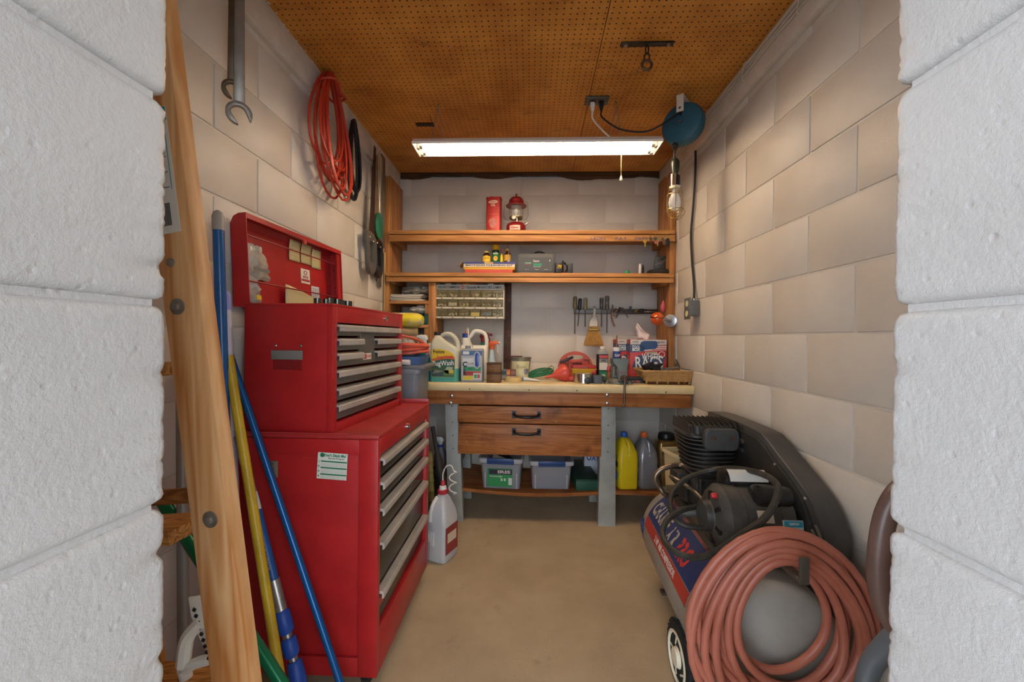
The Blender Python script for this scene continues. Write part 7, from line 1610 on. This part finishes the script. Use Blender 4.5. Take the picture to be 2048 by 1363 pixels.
# jugs to the right of the leg
def side_jug(name, label, x0, x1, y0, y1, d, m, cap, dep=.15, print_c=None, rz=0):
    c_ = AY((x0+x1)/2, y1, d); w_ = K(x1-x0, d); hh = K(y1-y0, d)
    t = T(name, label, 'jug', (c_.x, d+dep/2, shz(c_.x, d+dep/2)+.001), (0, 0, rz))
    P('body', MB().loft([rr(w_*.92, dep*.95, .018, 0), rr(w_, dep, .022, .008), rr(w_, dep, .022, hh*.55), rr(w_*.94, dep*.92, .024, hh*.66), rr(w_*.75, dep*.66, .024, hh*.78, 0, .01), rr(w_*.5, dep*.4, .02, hh*.87, -.004, .0), rr(.036, .036, .017, hh*.91, -.008, 0)]), m, t, smooth=60)
    # grip facing the room with a sunken hollow on its left
    P('grip', MB().loft([rr(w_*.55, .03, .012, hh*.5, w_*.12, -dep*.5+.016), rr(w_*.34, .032, .013, hh*.62, w_*.12, -dep*.5+.018), rr(w_*.24, .03, .012, hh*.74, w_*.08, -dep*.5+.03), rr(w_*.22, .028, .012, hh*.84, w_*.02, -dep*.32), rr(w_*.3, .03, .012, hh*.9, -.004, -dep*.12)]), m, t, smooth=60)
    P('cap', MB().lathe([(.02, hh*.905), (.021, hh*.91), (.021, hh*.985), (.018, hh)], 18, (-.008, 0, 0)), M(cap, .4), t)
    if print_c:
        lb = P('label', MB().box(-w_/2-.0012, -dep*.36, hh*.12, -w_/2+.001, dep*.36, hh*.58), M(print_c[0], .45), t)
        P('label_block', MB().box(-w_/2-.002, -dep*.36, hh*.14, -w_/2, dep*.36, hh*.30), M(print_c[1], .45), lb); P('label_block', MB().box(-w_/2-.002, -dep*.36, hh*.38, -w_/2, dep*.36, hh*.48), M(print_c[2], .45), lb)
    return t, w_, hh
side_jug('yellow_jug', 'bright yellow antifreeze jug with blue cap on lower shelf', 1235, 1275, 863, 972, 2.52, M('#d9be1c', .35, c2='#cfb218', vs=6), '#2a56a8', .15, ('#c9b41a', '#5a8cb0', '#3a3a22'), radians(6))
side_jug('silver_jug', 'silver-grey jug with orange cap beside the yellow jug', 1277, 1315, 865, 973, 2.53, M('#9a9da4', .28, .5, c2='#8e9198', vs=6), '#d0602c', .15, ('#7d8086', '#3a3f5c', '#5a4468'), radians(6))
gp_ = AY(1340, 968, 2.54); gj = T('gold_jug', 'gold-brown bottle with wide black cap on the lower shelf', 'jug', (gp_.x, 2.62, shz(gp_.x, 2.62)+.001))
gw_, gh_ = K(40, 2.58), K(105, 2.58)
gld = M('#8e7648', .25, .6, c2='#7f683c', vs=6)
P('body', MB().loft([rr(gw_*.62, .08, .02, 0), rr(gw_*.68, .09, .022, .01), rr(gw_*.8, .1, .022, gh_*.25), rr(gw_*.96, .11, .022, gh_*.5), rr(gw_, .11, .022, gh_*.7), rr(gw_*.97, .105, .022, gh_*.82), rr(gw_*.8, .09, .03, gh_*.875)]), gld, gj, smooth=60)
P('grip_panel', MB().loft([[Vector((p.x-.026, y, p.y+gh_*.40)) for p in rr(.03, gh_*.42, .012, 0)] for y in (-.056, -.048)]), M('#a58b58', .22, .6), gj, .002)
P('grip_panel', MB().loft([[Vector((p.x+.03, y, p.y+gh_*.46)) for p in rr(.022, gh_*.34, .01, 0)] for y in (-.057, -.05)]), M('#a58b58', .22, .6), gj, .002)
P('cap', MB().lathe([(.05, gh_*.872), (.053, gh_*.89), (.052, gh_*.93), (.046, gh_*.985), (.03, gh_)], 26), M('#17161a', .35), gj, smooth=40)
pc2 = AY(1327, 880, 2.74); S('paint_can', MB().lathe([(.05, 0), (.052, .003), (.052, .2), (.054, .204), (.054, .21), (.048, .21), (.046, .206)], 28), M('#8a8c90', .4, .6), 'grey metal can standing behind the silver and gold jugs', 'can', (pc2.x, 2.77, shz(pc2.x, 2.77)+.001), smooth=40)
cbx = T('cream_bin', 'cream plastic bin standing behind the compressor', 'bin', (.81, 2.12, 0), (0, 0, .2))
zc3 = AY(1370, 908, 2.05).z
P('body', MB().loft([rr(.13, .10, .02, 0), rr(.18, .14, .02, zc3), rr(.17, .13, .02, zc3), rr(.12, .09, .02, .006)]), M('#cdbd92', .5), cbx, smooth=50); P('rim', MB().loft([rr(.195, .155, .02, zc3-.016), rr(.195, .155, .02, zc3), rr(.166, .126, .02, zc3), rr(.166, .126, .02, zc3-.016)], cap=False), M('#d6c79c', .5), cbx)
# white herbicide jug on the floor
hj0 = AZ(880, 1120, 0); hj = T('herbicide_jug', 'translucent white jug with red cap and coiled tube on the floor', 'jug', (AY(882, 1118, 2.05).x, 2.08, 0), (0, 0, radians(-22)))
wj_ = M('#b9b8b8', .3, alpha=.94, c2='#c4c2c0', vs=6); hh = 2.05/815.2*(1120-985)
P('body', MB().loft([rr(.105, .125, .018, 0), rr(.112, .135, .02, .006), rr(.112, .135, .02, hh*.60), rr(.1, .12, .02, hh*.72), rr(.06, .07, .02, hh*.90), rr(.04, .04, .018, hh*.97)]), wj_, hj, smooth=60)
P('handle_web', MB().tube(spline([(-.012, -.03, hh*.93), (-.02, -.055, hh*.85), (-.026, -.07, hh*.72), (-.028, -.07, hh*.6)], 5), .010, 8), M('#d2cfc8', .35), hj)
P('cap_ring', MB().lathe([(.026, hh*.965), (.027, hh*.97), (.027, hh*1.02), (.022, hh*1.03)], 20), M('#b02c34', .4), hj)
P('cap_white', MB().lathe([(.02, hh*1.03), (.018, hh*1.07), (.01, hh*1.09)], 18), M('#d8d5d0', .4), hj); P('cap_tip', MB().lathe([(.012, hh*1.08), (.012, hh*1.13), (.006, hh*1.16)], 14), M('#b02c34', .4), hj)
P('label', MB().box(.0555, -.055, hh*.12, .0575, .055, hh*.52), M('#8c3430', .5), hj); P('label_panel', MB().box(.057, -.04, hh*.28, .0582, .04, hh*.42), M('#c9b8a0', .5), hj)
P('sprayer_clip', MB().box(-.05, -.076, hh*.30, -.028, -.067, hh*.43).box(-.026, -.074, hh*.24, -.018, -.067, hh*.45).box(-.012, -.074, hh*.24, -.004, -.067, hh*.46).box(-.05, -.074, hh*.44, -.004, -.067, hh*.46), M('#d0cdc8', .35), hj, .001)
hp_ = [(0, 0, hh*1.14), (.0, 0, hh*1.26), (.02, 0, hh*1.38), (.05, 0, hh*1.40), (.065, 0, hh*1.33)]
hp_ += [(.06+.018*cos(t), .018*sin(t), hh*1.32-.0085*t) for t in [i*pi/5 for i in range(1, 24)]]
P('coiled_tube', MB().tube(spline(hp_, 4), .0033, 6), M('#d6d2c8', .35), hj, label='coiled white tube')
# things standing in the gap left of the bench leg
sb = AY(882, 900, 2.52); sp4 = T('spray_bottle', 'tall grey spray bottle with white trigger behind the left leg', 'spray bottle', (AY(881, 900, 2.62).x, 2.62, 0))
zt4 = AY(881, 900, 2.62).z
S('storage_stool', MB().box(-.12, -.12, 0, .09, .12, zt4-.17).box(-.125, -.125, zt4-.17, .095, .125, zt4-.155), M('#2c2a28', .7), 'low dark stool under the grey spray bottle', 'stool', (AY(878, 900, 2.64).x-.03, 2.66, 0), bev=.003)
sp4.location.z = zt4-.154
P('body', MB().loft([rr(.06, .05, .018, 0), rr(.064, .054, .02, .004), rr(.064, .054, .02, .14), rr(.034, .034, .016, .18)]), M('#6d7076', .35), sp4, smooth=60); P('blue_band', MB().loft([rr(.037, .037, .017, .178), rr(.037, .037, .017, .196)]), M('#2c468c', .4), sp4)
trigger(sp4, .19, M('#c9c9c8', .4), M('#b9b9b8', .4), .95, -1)
a, b, fl = through((859, 900), 2.28, (867, 1075), 2.24)
bp_ = T('bamboo_pole', 'green bamboo pole standing beside the roll cabinet', 'pole', (fl.x, fl.y, 0)); d = a-fl
pr_ = []
for k in range(9): pr_ += [(.019, d.length*k/9), (.0165, d.length*(k+.12)/9), (.0165, d.length*(k+.88)/9), (.019, d.length*(k+.97)/9)]
P('culm', MB().lathe(pr_, 14, (0, 0, 0), d.normalized().to_track_quat('Z', 'Y').to_matrix()), M('#5f6a34', .45, c2='#8a7440', vs=8), bp_)
for k in range(1, 9): P('node_ring', MB().lathe([(.0195, d.length*(k-.01)/9), (.0195, d.length*(k+.0)/9)], 14, (0, 0, 0), d.normalized().to_track_quat('Z', 'Y').to_matrix()), M('#6d4a22', .5), bp_)
a, b, fl = through((868, 870), 2.36, (886, 975), 2.33)
S('black_umbrella', MB().lathe([(.006, 0), (.006, .06), (.018, .08), (.03, .3), (.026, .42), (.02, .45), (.012, .47), (.012, .62)], 10, (0, 0, 0), (a-fl).normalized().to_track_quat('Z', 'Y').to_matrix()), M('#26221f', .6), 'furled black umbrella leaning beside the bamboo pole', 'umbrella', fl)
